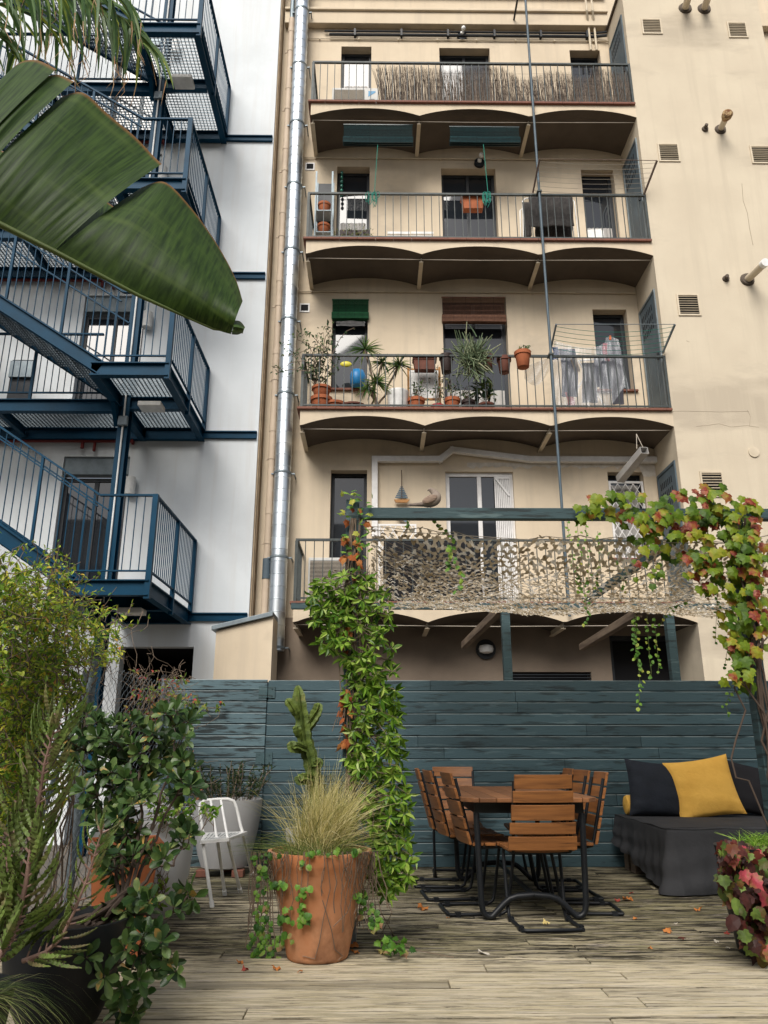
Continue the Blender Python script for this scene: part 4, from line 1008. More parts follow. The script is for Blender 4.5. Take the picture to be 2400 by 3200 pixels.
for i, (dx, dy) in enumerate(((-.16, -.12), (.15, -.13), (0, .15))):
    solo('brick', MB().box(GP.x + dx - .05, GP.x + dx + .05, GP.y + dy - .05, GP.y + dy + .05, .001, .059), M['tile'], ('red brick under the left of the grey planter', 'red brick under the right of the grey planter', 'red brick under the back of the grey planter')[i], 'brick', 'bricks under the grey planter', bevel=.006)
BP = Vector((-1.27, 3.55, 0)); M['black_pot'] = mat('black_plastic_pot', (.014, .016, .019), (.010, .011, .013), 5, .5, bump=.1, bscale=20)
pot('black_pot', 'big black bowl shaped planter at the lower left', BP, [(.13, 0), (.15, .01), (.185, .08), (.225, .20), (.245, .32), (.25, .385)], M['black_pot'], .22, .35)
b0 = Vector((-1.40, 4.66, 0)); sqh = .57; t = thing('square_terracotta_pot', 'tall tapered square terracotta pot squeezed between the white and black pots', 'planter', b0)
s = MB(); ang = R(20)
def ring(hw, z): return [tuple(Matrix.Rotation(ang, 3, 'Z') @ Vector((x*hw, y*hw, 0)) + b0 + Vector((0, 0, z))) for x, y in ((-1,-1),(1,-1),(1,1),(-1,1))]
rings = [ring(.115, 0), ring(.175, sqh - .05), ring(.19, sqh - .05), ring(.195, sqh), ring(.17, sqh), ring(.165, sqh - .1)]
n0 = len(s.v)
for r_ in rings: s.v += r_
for i in range(len(rings) - 1):
    for j in range(4): s.f.append((n0 + i*4 + j, n0 + i*4 + (j+1) % 4, n0 + (i+1)*4 + (j+1) % 4, n0 + (i+1)*4 + j))
s.f.append((n0+3, n0+2, n0+1, n0)); s.f.append(tuple(n0 + 20 + j for j in range(4)))
part('shell', s, mat('orange_terracotta', (.50, .17, .07), (.44, .14, .055), 3, .8, bump=.1, bscale=30), t, bevel=.008)
RP = Vector((2.13, 4.62, 0)); pot('dark_planter', 'planter at the right edge smothered in red creeper', RP, [(.15, 0), (.17, .02), (.21, .3), (.225, .52), (.23, .54)], M['black_pot'], .2, .50)
# white striped sack behind the white pot
sk = MB(); C0 = Vector((-1.62, 5.95, 0))
sk.lathe(C0, [(.18, 0), (.23, .05), (.24, .3), (.22, .5), (.17, .62), (.11, .70), (.13, .76)], 30, .05)
M['sack'] = mat('white_striped_sack', (.62, .62, .62), (.40, .42, .45), 3, .7, stretch=(.5, .5, 14), lo=.55, hi=.6, bump=.4, bscale=20)
solo('sack', sk, M['sack'], 'white striped sack standing behind the shrub and the white pot', 'sack', smooth=True)

# ================================================================== dove on the pergola beam
dv = at(1345, 1566, YP); ZD = ZB1; D0 = Vector((dv.x, YP, ZD))
def dp(cx_, cy_): return Vector(((cx_ - 1000) * .00115, 0, (217 - cy_) * .00115))
def loft(pts, flat=.82, n=16):
    mb = MB(); mb.tube([D0 + dp(x, y) for x, y, r in pts], [r*.00115 for x, y, r in pts], n)
    mb.v = [(x, D0.y + (y - D0.y)*flat, z) for x, y, z in mb.v]; return mb
dt = thing('collared_dove', 'sand grey collared dove perched on the pergola beam with its head turned', 'bird', D0)
M['dove'] = mat('dove_plumage', (.30, .245, .20), (.21, .17, .14), 18, .85, bump=.2, bscale=70); M['dove_h'] = mat('dove_head', (.33, .30, .29), (.28, .25, .245), 20, .85)
part('body', loft([(940, 193, 6), (962, 190, 17), (985, 182, 30), (1008, 170, 39), (1026, 155, 41), (1034, 140, 36), (1030, 126, 27), (1020, 114, 19), (1011, 106, 16), (1003, 101, 15.5), (994, 101, 11), (989, 103, 5)]), M['dove'], dt, smooth=True, sub=1)
part('tail', loft([(868, 195, 3), (880, 194, 8), (915, 192, 11), (960, 189, 15)], .9), mat('dove_tail', (.10, .08, .07), (.2, .16, .13), 25, .85), dt, smooth=True)
for sg in (-1, 1):
    wg = MB(); wg.ball((0, 0, 0), .055, .010, .026, 14, 10)
    Ry = Matrix.Rotation(R(-24), 3, 'Y'); wg.v = [tuple(Ry @ Vector(v) + D0 + dp(995, 167) + Vector((0, sg*.034, 0))) for v in wg.v]
    part('wing', wg, mat('dove_wing', (.30, .215, .16), (.18, .13, .10), 30, .85, stretch=(1, 1, 3), bump=.3, bscale=60), dt, smooth=True)
part('bill', MB().tube([D0 + dp(990, 103), D0 + dp(982, 108)], [.004, .001], 6), M['black'], dt)
for sg in (-1, 1): part('eye', MB().ball(D0 + dp(999, 99) + Vector((0, sg*.0125, 0)), .0028, .002, .0028, 8, 6), M['black'], dt)
part('collar', MB().tube([D0 + dp(1024, 112) + Vector((0, q, 0)) for q in (-.015, 0, .015)], .005, 6), M['black'], dt)
for dx_ in (0, 18): part('foot', MB().tube([D0 + dp(985 + dx_, 200), D0 + dp(982 + dx_, 214)], .003, 6).tube([D0 + dp(968 + dx_, 215), D0 + dp(995 + dx_, 215)], .003, 6), mat('dove_foot', (.35, .12, .10), None, 5, .7), dt)
# ================================================================== vegetation helpers
T_LANCE = ([(0,0,0),(.28,-.42,.10),(.28,.42,.10),(.30,0,-.02),(.62,-.40,.09),(.62,.40,.09),(.63,0,-.04),(1,0,-.10)],
           [(0,1,3),(0,3,2),(1,4,6,3),(3,6,5,2),(4,7,6),(6,7,5)])
T_OVAL = ([(0,0,0),(.25,-.28,.06),(.25,.28,.06),(.30,0,0),(.62,-.52,.10),(.62,.52,.10),(.62,0,0),(.88,-.34,.05),(.88,.34,.05),(1,0,-.03)],
          [(0,1,3),(0,3,2),(1,4,6,3),(3,6,5,2),(4,7,9,6),(6,9,8,5)])
_h = [(0,0),(.20,-.10),(.44,.0),(.40,.17),(.60,.36),(.40,.44),(.36,.60),(.15,.70),(0,1.0)]
_o = [(y, x) for x, y in _h] + [(y, -x) for x, y in _h[-2:0:-1]]
T_LOBE = ([(.38, 0, .06)] + [(s, t, -.16*abs(t) - (.10 if s > .9 else 0)) for s, t in _o], [(0, i, i % len(_o) + 1) for i in range(1, len(_o) + 1)])
T_ROUND = ([(.5,0,.05),(0,0,0),(.05,-.32,0),(.35,-.52,-.03),(.72,-.42,-.03),(.98,-.08,-.04),(1.02,.1,-.04),(.72,.42,-.03),(.35,.52,-.03),(.05,.32,0)], [(0, i, i % 9 + 1) for i in range(1, 10)])
def leaf(mb, T, p, d, n, L, Wd):
    d = Vector(d).normalized(); n = Vector(n); s = d.cross(n)
    if s.length < 1e-3: s = d.cross(Vector((.3, .5, .8)))
    s.normalize(); n = s.cross(d)
    p = Vector(p); k = len(mb.v)
    for a, b, c in T[0]: mb.v.append(tuple(p + d*(a*L) + s*(b*Wd) + n*(c*L)))
    for f in T[1]: mb.f.append(tuple(k + i for i in f))
def ribbon(mb, path, ws, n=(0, -1, 0), fold=.0):
    k = len(mb.v); m = len(path)
    for i, p in enumerate(path):
        d = Vector(path[min(i+1, m-1)]) - Vector(path[max(i-1, 0)]); s = d.cross(Vector(n))
        s = s.normalized() if s.length > 1e-6 else Vector((1, 0, 0)); q = s.cross(d).normalized() * fold * ws[i]
        p = Vector(p); mb.v += [tuple(p - s*ws[i]/2 + q), tuple(p - q), tuple(p + s*ws[i]/2 + q)]
    for i in range(m - 1):
        a = k + i*3; mb.f += [(a, a+1, a+4, a+3), (a+1, a+2, a+5, a+4)]
def inpoly(x, y, P):
    c = False; j = len(P) - 1
    for i in range(len(P)):
        if (P[i][1] > y) != (P[j][1] > y) and x < (P[j][0]-P[i][0])*(y-P[i][1])/(P[j][1]-P[i][1]) + P[i][0]: c = not c
        j = i
    return c
def sample(P, n, rs):
    x0, x1 = min(p[0] for p in P), max(p[0] for p in P); y0, y1 = min(p[1] for p in P), max(p[1] for p in P); o = []
    while len(o) < n:
        x, y = rs.uniform(x0, x1), rs.uniform(y0, y1)
        if inpoly(x, y, P): o.append((x, y))
    return o
def wig(a, b, n, amp, rs, sag=0):
    a, b = Vector(a), Vector(b); o = []; off = Vector((0, 0, 0))
    for i in range(n + 1):
        t = i / n
        if 0 < i < n: off += Vector((rs.gauss(0, amp), rs.gauss(0, amp), rs.gauss(0, amp)))
        o.append(a.lerp(b, t) + off * math.sin(math.pi * min(1, t*1.0)) ** .5 - Vector((0, 0, sag * 4 * t * (1 - t))))
    return o
def rv(rs, s=1): return Vector((rs.gauss(0, s), rs.gauss(0, s), rs.gauss(0, s)))
D = 2400 / 1659.0
M['twig'] = plain('grey_brown_twig', (.20, .15, .11), .85); M['bark'] = plain('vine_bark', (.09, .065, .05), .9); M['gtwig'] = plain('green_stem', (.12, .16, .05), .7)

# ------------------------------------------------------------------ glossy climber on the left post
rs = random.Random(31)
cl_ = thing('climbing_vine', 'glossy green climber covering the left pergola post', 'vine', (xp, YP - .1, 0))
M['lv_vine'] = leafmat('climber_leaf', [(0, (.025, .07, .008)), (.25, (.065, .15, .014)), (.55, (.14, .26, .025)), (.82, (.23, .36, .05)), (1, (.36, .45, .11))], .35, .25)
lm = MB(); sm_ = MB()
polys = [([(738,1240),(790,1215),(838,1290),(850,1420),(858,1500),(748,1500),(742,1420)], 120), ([(668,1290),(690,1250),(745,1250),(752,1330),(745,1410),(690,1400),(672,1340)], 62),
         ([(755,1480),(855,1470),(868,1620),(880,1700),(885,1790),(770,1780),(752,1640)], 165), ([(800,1780),(885,1780),(892,1860),(880,1915),(815,1925),(800,1860)], 62), ([(815,1900),(870,1895),(850,1935),(820,1935)], 6)]
for P, n in polys:
    for x, y in sample(P, n, rs):
        p = at(x*D, y*D, rs.uniform(4.70, 4.90)); sm_.tube(wig(p, Vector((xp + rs.uniform(-.02, .12), YP - .02, p.z + rs.uniform(.02, .15))), 4, .012, rs), .0022, 4)
        ax = Vector((rs.gauss(0, .6), -1, rs.gauss(.1, .6))).normalized(); a0 = rs.uniform(0, 6.28); e1 = ax.cross(Vector((0, 0, 1))).normalized(); e2 = ax.cross(e1)
        k = rs.choice((4, 5, 5, 6))
        for q in range(k):
            a = a0 + q * 6.283 / k + rs.gauss(0, .2); d = (e1*math.cos(a) + e2*math.sin(a)) + ax*rs.uniform(.1, .7) + Vector((0, 0, -.45))
            leaf(lm, T_LANCE, p + d.normalized()*.006, d, ax + rv(rs, .3), rs.uniform(.046, .078), rs.uniform(.020, .031))
part('leaves', lm, M['lv_vine'], cl_, smooth=True)
for q in range(9):
    x0 = xp + rs.uniform(-.045, .07); path = [Vector((x0 + .02*math.sin(i*.9 + q) + rs.gauss(0, .012), YP - .05 - rs.uniform(0, .02), .10 + i*.2)) for i in range(13)]
    sm_.tube(path, rs.uniform(.003, .006), 5)
for x, y in sample([(745,1440),(775,1440),(775,1560),(745,1560)], 10, rs): p = at(x*D, y*D, 4.8); sm_.tube(wig(p, p + Vector((rs.gauss(0, .05), 0, -.2)), 4, .01, rs), .002, 4)
part('stems', sm_, M['twig'], cl_)
# young creeper on the upper half of the post, with dry brown leaves
lm = MB(); dm_ = MB()
for x, y in sample([(738,1060),(800,1052),(815,1085),(798,1130),(800,1250),(765,1250),(742,1200),(735,1100)], 48, rs):
    p = at(x*D, y*D, rs.uniform(4.76, 4.83)); leaf(lm, T_LOBE, p, (rs.gauss(0, .7), -.4, rs.gauss(-.3, .5)), (rs.gauss(0, .5), -.7, .8), rs.uniform(.03, .055), rs.uniform(.03, .05))
for x, y in sample([(738,1160),(750,1160),(752,1230),(738,1225)], 7, rs) + sample([(740,1355),(755,1350),(752,1410),(738,1410)], 7, rs) + sample([(738,1480),(756,1480),(756,1620),(738,1620)], 22, rs) + sample([(750,1070),(790,1070),(790,1250),(750,1250)], 12, rs):
    p = at(x*D, y*D, rs.uniform(4.77, 4.83)); leaf(dm_, T_LOBE, p, (rs.gauss(0, .6), -.3, -1), (rs.gauss(0, .8), -1, rs.gauss(0, .5)), rs.uniform(.035, .065), rs.uniform(.03, .05))
M['lv_creep'] = leafmat('creeper_leaf', [(0, (.05, .14, .02)), (.5, (.11, .24, .03)), (.8, (.24, .36, .05)), (1, (.38, .36, .06))], .5, .3)
M['lv_dry'] = leafmat('dry_leaf', [(0, (.16, .035, .012)), (.5, (.30, .085, .022)), (1, (.40, .17, .05))], .8, .2)
part('young_leaves', lm, M['lv_creep'], cl_, 'small lobed young leaves near the top of the post'); part('dry_leaves', dm_, M['lv_dry'], cl_, 'shrivelled rust brown leaves')

# ------------------------------------------------------------------ autumn creeper over the right post and beam
iv = thing('autumn_creeper', 'creeper with lobed leaves turning red over the right post and beam', 'vine', (xq, YP, 0))
M['lv_aut'] = leafmat('autumn_leaf', [(0, (.045, .10, .008)), (.25, (.10, .18, .010)), (.56, (.19, .26, .014)), (.74, (.29, .29, .02)), (.82, (.30, .15, .03)), (.90, (.28, .05, .025)), (.96, (.16, .02, .012)), (1, (.40, .14, .08))], .5, .3, mixed=.55, gain=.85)
lm = MB()
reg = [([(1245,1085),(1300,1072),(1420,1078),(1480,1060),(1560,1058),(1625,1080),(1640,1130),(1500,1150),(1370,1135),(1250,1130)], 125, .078),
       ([(1370,1110),(1600,1110),(1610,1230),(1540,1260),(1500,1225),(1440,1200),(1375,1200)], 105, .076),
       ([(1455,1210),(1545,1190),(1545,1300),(1500,1280)], 24, .07),
       ([(1568,1130),(1636,1130),(1638,1290),(1632,1400),(1622,1490),(1580,1490),(1572,1420),(1576,1290)], 200, .074),
       ([(1620,1150),(1659,1190),(1659,1420),(1635,1400)], 30, .07), ([(1360,1210),(1440,1200),(1420,1280),(1365,1260)], 11, .05)]
for P, n, L0 in reg:
    for x, y in sample(P, n, rs):
        p = at(x*D, (y - 14)*D, rs.uniform(4.66, 4.84)); L = L0 * rs.uniform(.7, 1.2)
        if 'x' and rs.random() < .18: p.y += .15
        leaf(lm, T_LOBE, p, (rs.gauss(0, .45), -.25 + rs.gauss(0, .15), -1), (rs.gauss(0, .3), -1, rs.uniform(0, .6)), L, L * rs.uniform(.85, 1.05))
part('leaves', lm, M['lv_aut'], iv)
sm_ = MB(); lt_ = MB()
for q in range(7):
    pts = [at((2365 + rs.uniform(-22, 12) - (y0 - 2100)*.0)*1.0 if True else 0, y0, 4.80) for y0 in range(1620, 2960, 110)]
    pts = [Vector((xq + rs.uniform(-.06, .03), 4.80 + rs.uniform(-.03, .02), .1 + i * .2)) for i in range(13)]
    sm_.tube(pts, rs.uniform(.003, .008), 6)
for path in ([(2400,1990),(2330,2060),(2295,2150),(2330,2220),(2300,2310),(2285,2370),(2300,2430),(2340,2440),(2390,2560),(2420,2620)], [(2300,2080),(2340,2160),(2390,2230),(2402,2330)], [(2310,2130),(2345,2160),(2350,2080),(2370,2010)]):
    sm_.tube([at(x, y, 4.72) for x, y in path], .0055, 6)
part('stems', sm_, M['bark'], iv)
# thin hanging strands with tiny leaves
sl_ = MB(); ss_ = MB()
def strand(P, Y0, Y1, L=.026, step=.022, rag=.010):
    m_ = len(P); path = [at(x, y, Y0 + (Y1 - Y0)*i/(m_ - 1)) for i, (x, y) in enumerate(P)]
    ss_.tube(path, .0016, 4)
    for a, b in zip(path[:-1], path[1:]):
        n_ = max(1, int((b - a).length / step))
        for i in range(n_):
            p = a.lerp(b, (i + rs.random())/n_) + Vector((rs.gauss(0, rag), rs.gauss(0, rag), 0))
            leaf(sl_, T_ROUND, p, (rs.gauss(0, .8), -.3, -.8), (rs.gauss(0, .5), -1, .5), L * rs.uniform(.6, 1.2), L * rs.uniform(.6, 1.1))
for P in ([(1985,1920),(1990,2000),(1996,2080),(2001,2150),(1995,2212)], [(1980,1930),(1988,2040),(1998,2100)], [(2022,1925),(2026,1990),(2030,2060),(2036,2100),(2030,2128)], [(2045,1930),(2052,2000),(2058,2080),(2056,2108)],
          [(1772,1630),(1785,1720),(1805,1820),(1832,1870),(1836,1955)], [(1802,1625),(1812,1720),(1815,1850)], [(1830,1640),(1838,1750),(1838,1850)], [(1868,1660),(1872,1760),(1866,1850)], [(1870,1690),(1950,1790),(1946,1850)], [(2245,1800),(2240,1900),(2235,2010)], [(2278,2000),(2265,2080),(2262,2085)], [(2350,2150),(2282,2165),(2268,2200),(2278,2240)], [(2150,1880),(2090,1900),(2066,1950)]):
    strand(P, 5.2, 5.25)
for P in ([(1345,1615),(1420,1690),(1395,1780)], [(1400,1700),(1420,1760),(1450,1800),(1430,1850)], [(1285,1610),(1275,1640),(1283,1660)]): strand(P, 4.95, 5.05, .034)
part('strand_leaves', sl_, M['lv_creep'], iv, 'thin green hanging strands of tiny leaves'); part('strand_stems', ss_, M['gtwig'], iv)

# ------------------------------------------------------------------ yellow-green jasmine on the chain link fence
jm_ = thing('jasmine_bush', 'yellow green twiggy jasmine sprawling over the chain link fence', 'shrub', (XCF, 4.6, 0))
M['lv_jas'] = leafmat('jasmine_leaf', [(0, (.04, .10, .012)), (.3, (.11, .20, .022)), (.6, (.24, .32, .035)), (.86, (.40, .42, .05)), (.95, (.48, .40, .04)), (1, (.36, .14, .06))], .45, .35, gain=1.3)
lm = MB(); sm_ = MB()
reg = [([(-20,1250),(60,1225),(110,1265),(150,1290),(200,1340),(255,1365),(265,1420),(215,1440),(120,1450),(-20,1500)], 1150), ([(-20,1460),(150,1440),(190,1480),(110,1560),(60,1650),(-20,1700)], 850), ([(-20,1650),(60,1640),(40,1760),(-20,1800)], 110), ([(-20,1640),(150,1560),(170,1650),(120,1780),(-20,1900)], 260)]
for P, n in reg:
    for x, y in sample(P, n, rs):
        p = atx(x*D, y*D, XCF + rs.uniform(-.12, .22))
        if p.y < 2.5 or p.y > 7: continue
        tw = rv(rs, 1); tw.z = abs(tw.z); tw.normalize(); q0 = p - tw * rs.uniform(.05, .14)
        if rs.random() < .6: sm_.tube(wig(q0, p, 3, .008, rs), .0018, 4)
        for k in range(rs.choice((2, 3, 4))):
            d = tw + rv(rs, .8); pp = q0.lerp(p, rs.uniform(.3, 1)); leaf(lm, T_LANCE, pp, d, (rs.gauss(0, .5), -.5, 1), rs.uniform(.032, .056), rs.uniform(.017, .027))
for q in range(70):
    x = rs.uniform(-10, 265); yt = 1228 + max(0, (x - 90))*.78 + rs.uniform(0, 25); a = atx(x*D, yt*D, XCF + rs.uniform(-.05, .2))
    if not 2.6 < a.y < 7: continue
    b = a + Vector((rs.gauss(.03, .07), rs.gauss(0, .12), rs.uniform(.05, .20))); pth = wig(a, b, 5, .012, rs); sm_.tube(pth, .002, 4)
    for k in range(rs.choice((3, 5, 7))): leaf(lm, T_LANCE, pth[rs.randrange(1, 6)], rv(rs), (rs.gauss(0, .5), -.5, 1), rs.uniform(.03, .05), rs.uniform(.015, .024))
part('leaves', lm, M['lv_jas'], jm_, smooth=True)
for q in range(150):
    (x, y), (x2, y2) = sample(reg[0][0] if q % 3 else reg[1][0], 2, rs)
    a = atx(x*D, y*D, XCF + rs.uniform(-.1, .2)); b = a + Vector((rs.gauss(0, .12), rs.gauss(0, .3), rs.gauss(0, .25)))
    if b.z < 2.1 and a.y < 7 and b.y < 7: sm_.tube(wig(a, b, 6, .02, rs), rs.uniform(.0015, .0035), 4)
for q in range(26):
    y = rs.uniform(3.6, 5.6); sm_.tube(wig((XCF + rs.uniform(-.05, .12), y, 0), (XCF + rs.uniform(-.05, .15), y + rs.gauss(0, .5), rs.uniform(1.2, 1.75)), 10, .03, rs), rs.uniform(.003, .007), 5)
part('twigs', sm_, M['twig'], jm_)
# reddish creeper at the fence corner
rc = thing('red_tinged_creeper', 'twiggy creeper with red tinged leaves at the corner of chain link and gate', 'vine', (XCF + .1, 7.3, 0))
lm = MB(); sm_ = MB()
for x, y in sample([(265,1440),(310,1490),(390,1440),(415,1500),(440,1520),(405,1600),(300,1570),(255,1540)], 130, rs) + sample([(400,1600),(440,1690),(425,1740),(395,1720)], 22, rs):
    p = at(x*D, y*D, rs.uniform(6.6, 7.5)); p.x = max(p.x, XCF - .05)
    sm_.tube(wig(p, p + rv(rs, .12), 5, .015, rs), .002, 4)
    for k in range(3): leaf(lm, T_LANCE, p, rv(rs), (rs.gauss(0, .5), -1, .6), rs.uniform(.03, .05), rs.uniform(.016, .024))
for x, y in ((445,1527), (468,1530), (480,1518)): 
    for k in range(6): leaf(lm, T_LANCE, at(x*D, y*D, 7.7), rv(rs), (0, -1, .6), .05, .024)
sm_.tube([at(x*D, y*D, 7.72) for x, y in ((400,1545),(425,1540),(445,1528),(470,1530))], .003, 4)
for q in range(60): (x, y), = sample([(270,1450),(400,1450),(400,1580),(280,1570)], 1, rs); p = at(x*D, y*D, rs.uniform(6.7, 7.5)); sm_.tube(wig(p, p + Vector((rs.gauss(0, .1), rs.gauss(0, .2), rs.gauss(0, .2))), 6, .02, rs), .0022, 4)
part('leaves', lm, leafmat('tinged_leaf', [(0, (.05, .10, .02)), (.4, (.13, .20, .03)), (.6, (.24, .24, .05)), (.75, (.30, .12, .06)), (.9, (.34, .05, .04)), (1, (.12, .015, .015))], .5, .25), rc); part('twigs', sm_, M['twig'], rc)

# ------------------------------------------------------------------ pittosporum in the black pot
pt_ = thing('pittosporum', 'dark leathery shrub with oval leaves in rosettes growing from the black pot', 'shrub', BP + Vector((0, 0, .35)))
M['lv_pit'] = leafmat('leathery_leaf', [(0, (.014, .040, .009)), (.35, (.034, .080, .018)), (.65, (.066, .125, .03)), (.88, (.125, .20, .055)), (.97, (.19, .25, .09)), (1, (.55, .34, .10))], .40, .14, .4, gain=.82)
ros = [(500,420),(560,470),(620,500),(690,490),(760,470),(830,520),(880,540),(430,500),(480,560),(560,560),(600,610),(640,570),(700,560),(760,600),(950,420),(1010,410),(1080,470),(1120,440),(1000,500),(1060,560),(960,610),(440,640),(520,650),(620,680),(680,700),(740,690),(800,650),(860,700),(930,680),(560,740),(640,760),(600,800),(660,850),(720,800),(760,860),(840,780),(800,890),(760,940),(700,930),(850,880),(1050,690),(1100,740),(980,780),(1040,800),(1100,840),(1030,880),(480,860),(550,900),(520,960),(600,1000),(680,1020),(740,1040),(560,1060),(640,1100),(720,1120),(780,1100),(700,1180),(650,1250),(720,1280),(640,1340),(760,1240),(820,1200),(880,1240),(940,1260),(600,1200),(680,1400),(730,1420),(1050,1080),(1090,1120),(1040,1150),(760,1500),(800,1480),(860,1500),(720,1560),(780,1580),(840,1560),(740,1640),(620,1560),(1080,1440),(1110,1490),(1060,1510),(1000,1540),(760,1740),(720,1780),(830,1700),(890,1700),(930,1740),(870,1800),(900,1880),(960,1870),(1010,1910),(850,1900),(760,1900),(800,1960),(820,2030),(700,2010),(720,2070),(690,2120),(770,2150),(740,2190),(500,1830),(560,1860),(600,1880),(540,1950),(600,1940),(390,560),(380,640),(460,720)]
lm = MB(); sm_ = MB()
base = BP + Vector((.03, 0, .36))
def cp(x, y, Y): return at(x / 1.8433, 2000 + y / 1.8433, Y)
limbs = []
for P in ([(700,1500),(720,1100),(760,800),(700,560)], [(690,1500),(640,1200),(560,900),(480,560)], [(720,1450),(820,1000),(845,680),(790,590)], [(760,1420),(900,1000),(980,720),(1010,500)], [(740,1500),(900,1150),(1040,860),(1080,720)], [(640,1560),(730,1570),(960,1600),(1080,1470)], [(620,1600),(790,1560),(830,1660),(900,1850)], [(600,1560),(585,1800),(560,1900)], [(640,1600),(800,1780),(790,1950),(740,2150)], [(700,1480),(880,1320),(1000,1300),(1060,1120)]):
    m_ = len(P); pth = [base + Vector((rs.gauss(0, .05), rs.gauss(0, .03), 0))]
    for i, (x, y) in enumerate(P): pth.append(cp(x, y, 3.55 + (.45 if y < 1300 else .1)*(i + 1)/m_ - (.12 if y > 1700 else 0)))
    fine = []
    for a, b in zip(pth[:-1], pth[1:]): fine += wig(a, b, 5, .007, rs)[:-1]
    fine.append(pth[-1]); limbs += fine
    sm_.tube(fine, [.011 - .008*i/len(fine) for i in range(len(fine))], 6)
for x, y in ros:
    Y = (3.95 if y < 700 else 3.8 if y < 1200 else 3.62 if y < 1650 else 3.40) + rs.uniform(-.16, .16)
    for rep in range(2 if y < 1350 else 1):
        p = cp(x + rs.gauss(0, 18)*rep, y + rs.gauss(0, 18)*rep, Y + rep*rs.uniform(.05, .25)); q0 = min(limbs, key=lambda l: (l - p).length)
        sm_.tube(wig(q0, p, 4, .006, rs), .003, 5)
        ax = ((p - q0).normalized()*.5 + Vector((rs.gauss(0, .5), -.7, .55 + rs.gauss(0, .3)))).normalized(); e1 = ax.cross(Vector((.2, .1, 1))).normalized(); e2 = ax.cross(e1); a0 = rs.uniform(0, 6)
        k = rs.choice((8, 9, 10, 11))
        for i in range(k):
            a = a0 + i*2.4; el = .15 + 1.0*(1 - i/k); d = e1*math.cos(a)*el + e2*math.sin(a)*el + ax*(1.15 - el)*.9
            leaf(lm, T_OVAL, p + d.normalized()*.008 - ax*.012*(1 - i/k), d, ax*1.0 + d*(-.3), rs.uniform(.050, .074), rs.uniform(.025, .036))
part('leaves', lm, M['lv_pit'], pt_, smooth=True); part('branches', sm_, M['bark'], pt_, smooth=True)

# ------------------------------------------------------------------ mother-of-thousands, lower left foreground
kp = Vector((-1.42, 2.92, 0)); pot('nursery_pot', 'low dark pot at the lower left corner holding the long serrated succulent', kp, [(.16, 0), (.17, .01), (.205, .26), (.21, .29)], M['black_pot'], .18, .26)
kl = thing('serrated_succulent', 'tall succulent with pinkish stems and long toothed spotted leaves', 'plant', kp + Vector((0, 0, .27)))
M['kal_stem'] = plain('pinkish_stem', (.30, .19, .155), .6)
M['kal_leaf'] = mat('spotted_succulent_leaf', (.17, .25, .06), (.06, .045, .025), 70, .5, lo=.56, hi=.60, island=.4, trans=.2, c3=(.24, .20, .10), scale3=9, lo3=.5, hi3=.66)
lm = MB(); sm_ = MB(); pl_ = MB()
def kal(P, Y0, Y1, n, L0, L1, r0):
    m_ = len(P); path = [cp(x, y, Y0 + (Y1 - Y0)*i/(m_ - 1)) for i, (x, y) in enumerate(P)]
    fine = []
    for a, b in zip(path[:-1], path[1:]): fine += [a.lerp(b, t/6) for t in range(6)]
    fine.append(path[-1]); N = len(fine); sm_.tube(fine, [r0*(1 - .72*i/N) for i in range(N)], 8)
    for i in range(n):
        t = (i + .5)/n; f_ = t*(N - 1); p = fine[int(f_)]; dr = (fine[min(N-1, int(f_)+1)] - fine[max(0, int(f_)-1)]).normalized()
        for sgn in (0, 1, 2):
            a = i*1.9 + sgn*2.09 + rs.gauss(0, .2); e1 = dr.cross(Vector((0, 1, 0))).normalized(); e2 = dr.cross(e1)
            out = e1*math.cos(a) + e2*math.sin(a)*.8; L = (L0 + (L1 - L0)*t)*rs.uniform(.8, 1.15)
            pet = p + (out*.85 + dr*.6)*.028; pl_.tube([p, pet], .0035, 5)
            ks = []; ws = []
            for q in range(17):
                s = q/16; ks.append(pet + (out*(1.0 - .35*s) + dr*(.55 + .75*s))*L*s*.72 + Vector((0, 0, -.02*s*s)))
                ws.append((.028*math.sin(math.pi*min(1, .12 + s*.85))**.7) * (1.0 if q % 2 else .62) * L/.14)
            nrm = (dr*.8 - out*.5); b0 = len(lm.v)
            ribbon(lm, ks, ws, nrm, fold=.22)
kal([(-30,1880),(60,1710),(110,1580),(150,1400),(180,1200),(205,1030),(235,850),(260,700),(300,560),(330,440)], 2.98, 2.86, 27, .21, .13, .011)
kal([(130,1850),(260,1800),(350,1720),(430,1560),(500,1380),(550,1220),(600,1060)], 3.02, 2.95, 13, .13, .09, .008)
kal([(60,1760),(150,1500),(120,1250),(110,1050),(120,900)], 3.1, 3.12, 10, .16, .11, .007)
kal([(-60,1700),(20,1500),(40,1300),(60,1100)], 3.0, 3.0, 10, .16, .12, .008)
part('stems', sm_, M['kal_stem'], kl, smooth=True); part('leaf_stalks', pl_, M['kal_stem'], kl); part('leaves', lm, M['kal_leaf'], kl)
# fine grass at the lower left corner
fg = thing('fine_grass', 'tuft of fine arching grass at the lower left corner', 'grass tuft', kp + Vector((.05, -.1, .26)))
gm = MB()
for q in range(230):
    p = kp + Vector((rs.gauss(.08, .05), rs.gauss(-.15, .05), .27)); a = rs.uniform(-1.4, .9); L = rs.uniform(.18, .42)
    d = Vector((math.cos(a), math.sin(a), 0)); ribbon(gm, [p + d*L*s + Vector((0, 0, .22*s*L/.3 - L*1.0*s*s)) for s in (0, .2, .4, .6, .8, 1)], [.0022, .0022, .002, .0017, .0013, .0005], d.cross(Vector((0, 0, 1))).cross(d))
part('blades', gm, leafmat('fine_grass_blade', [(0, (.05, .09, .02)), (.6, (.14, .19, .05)), (1, (.35, .33, .16))], .6, .3), fg)

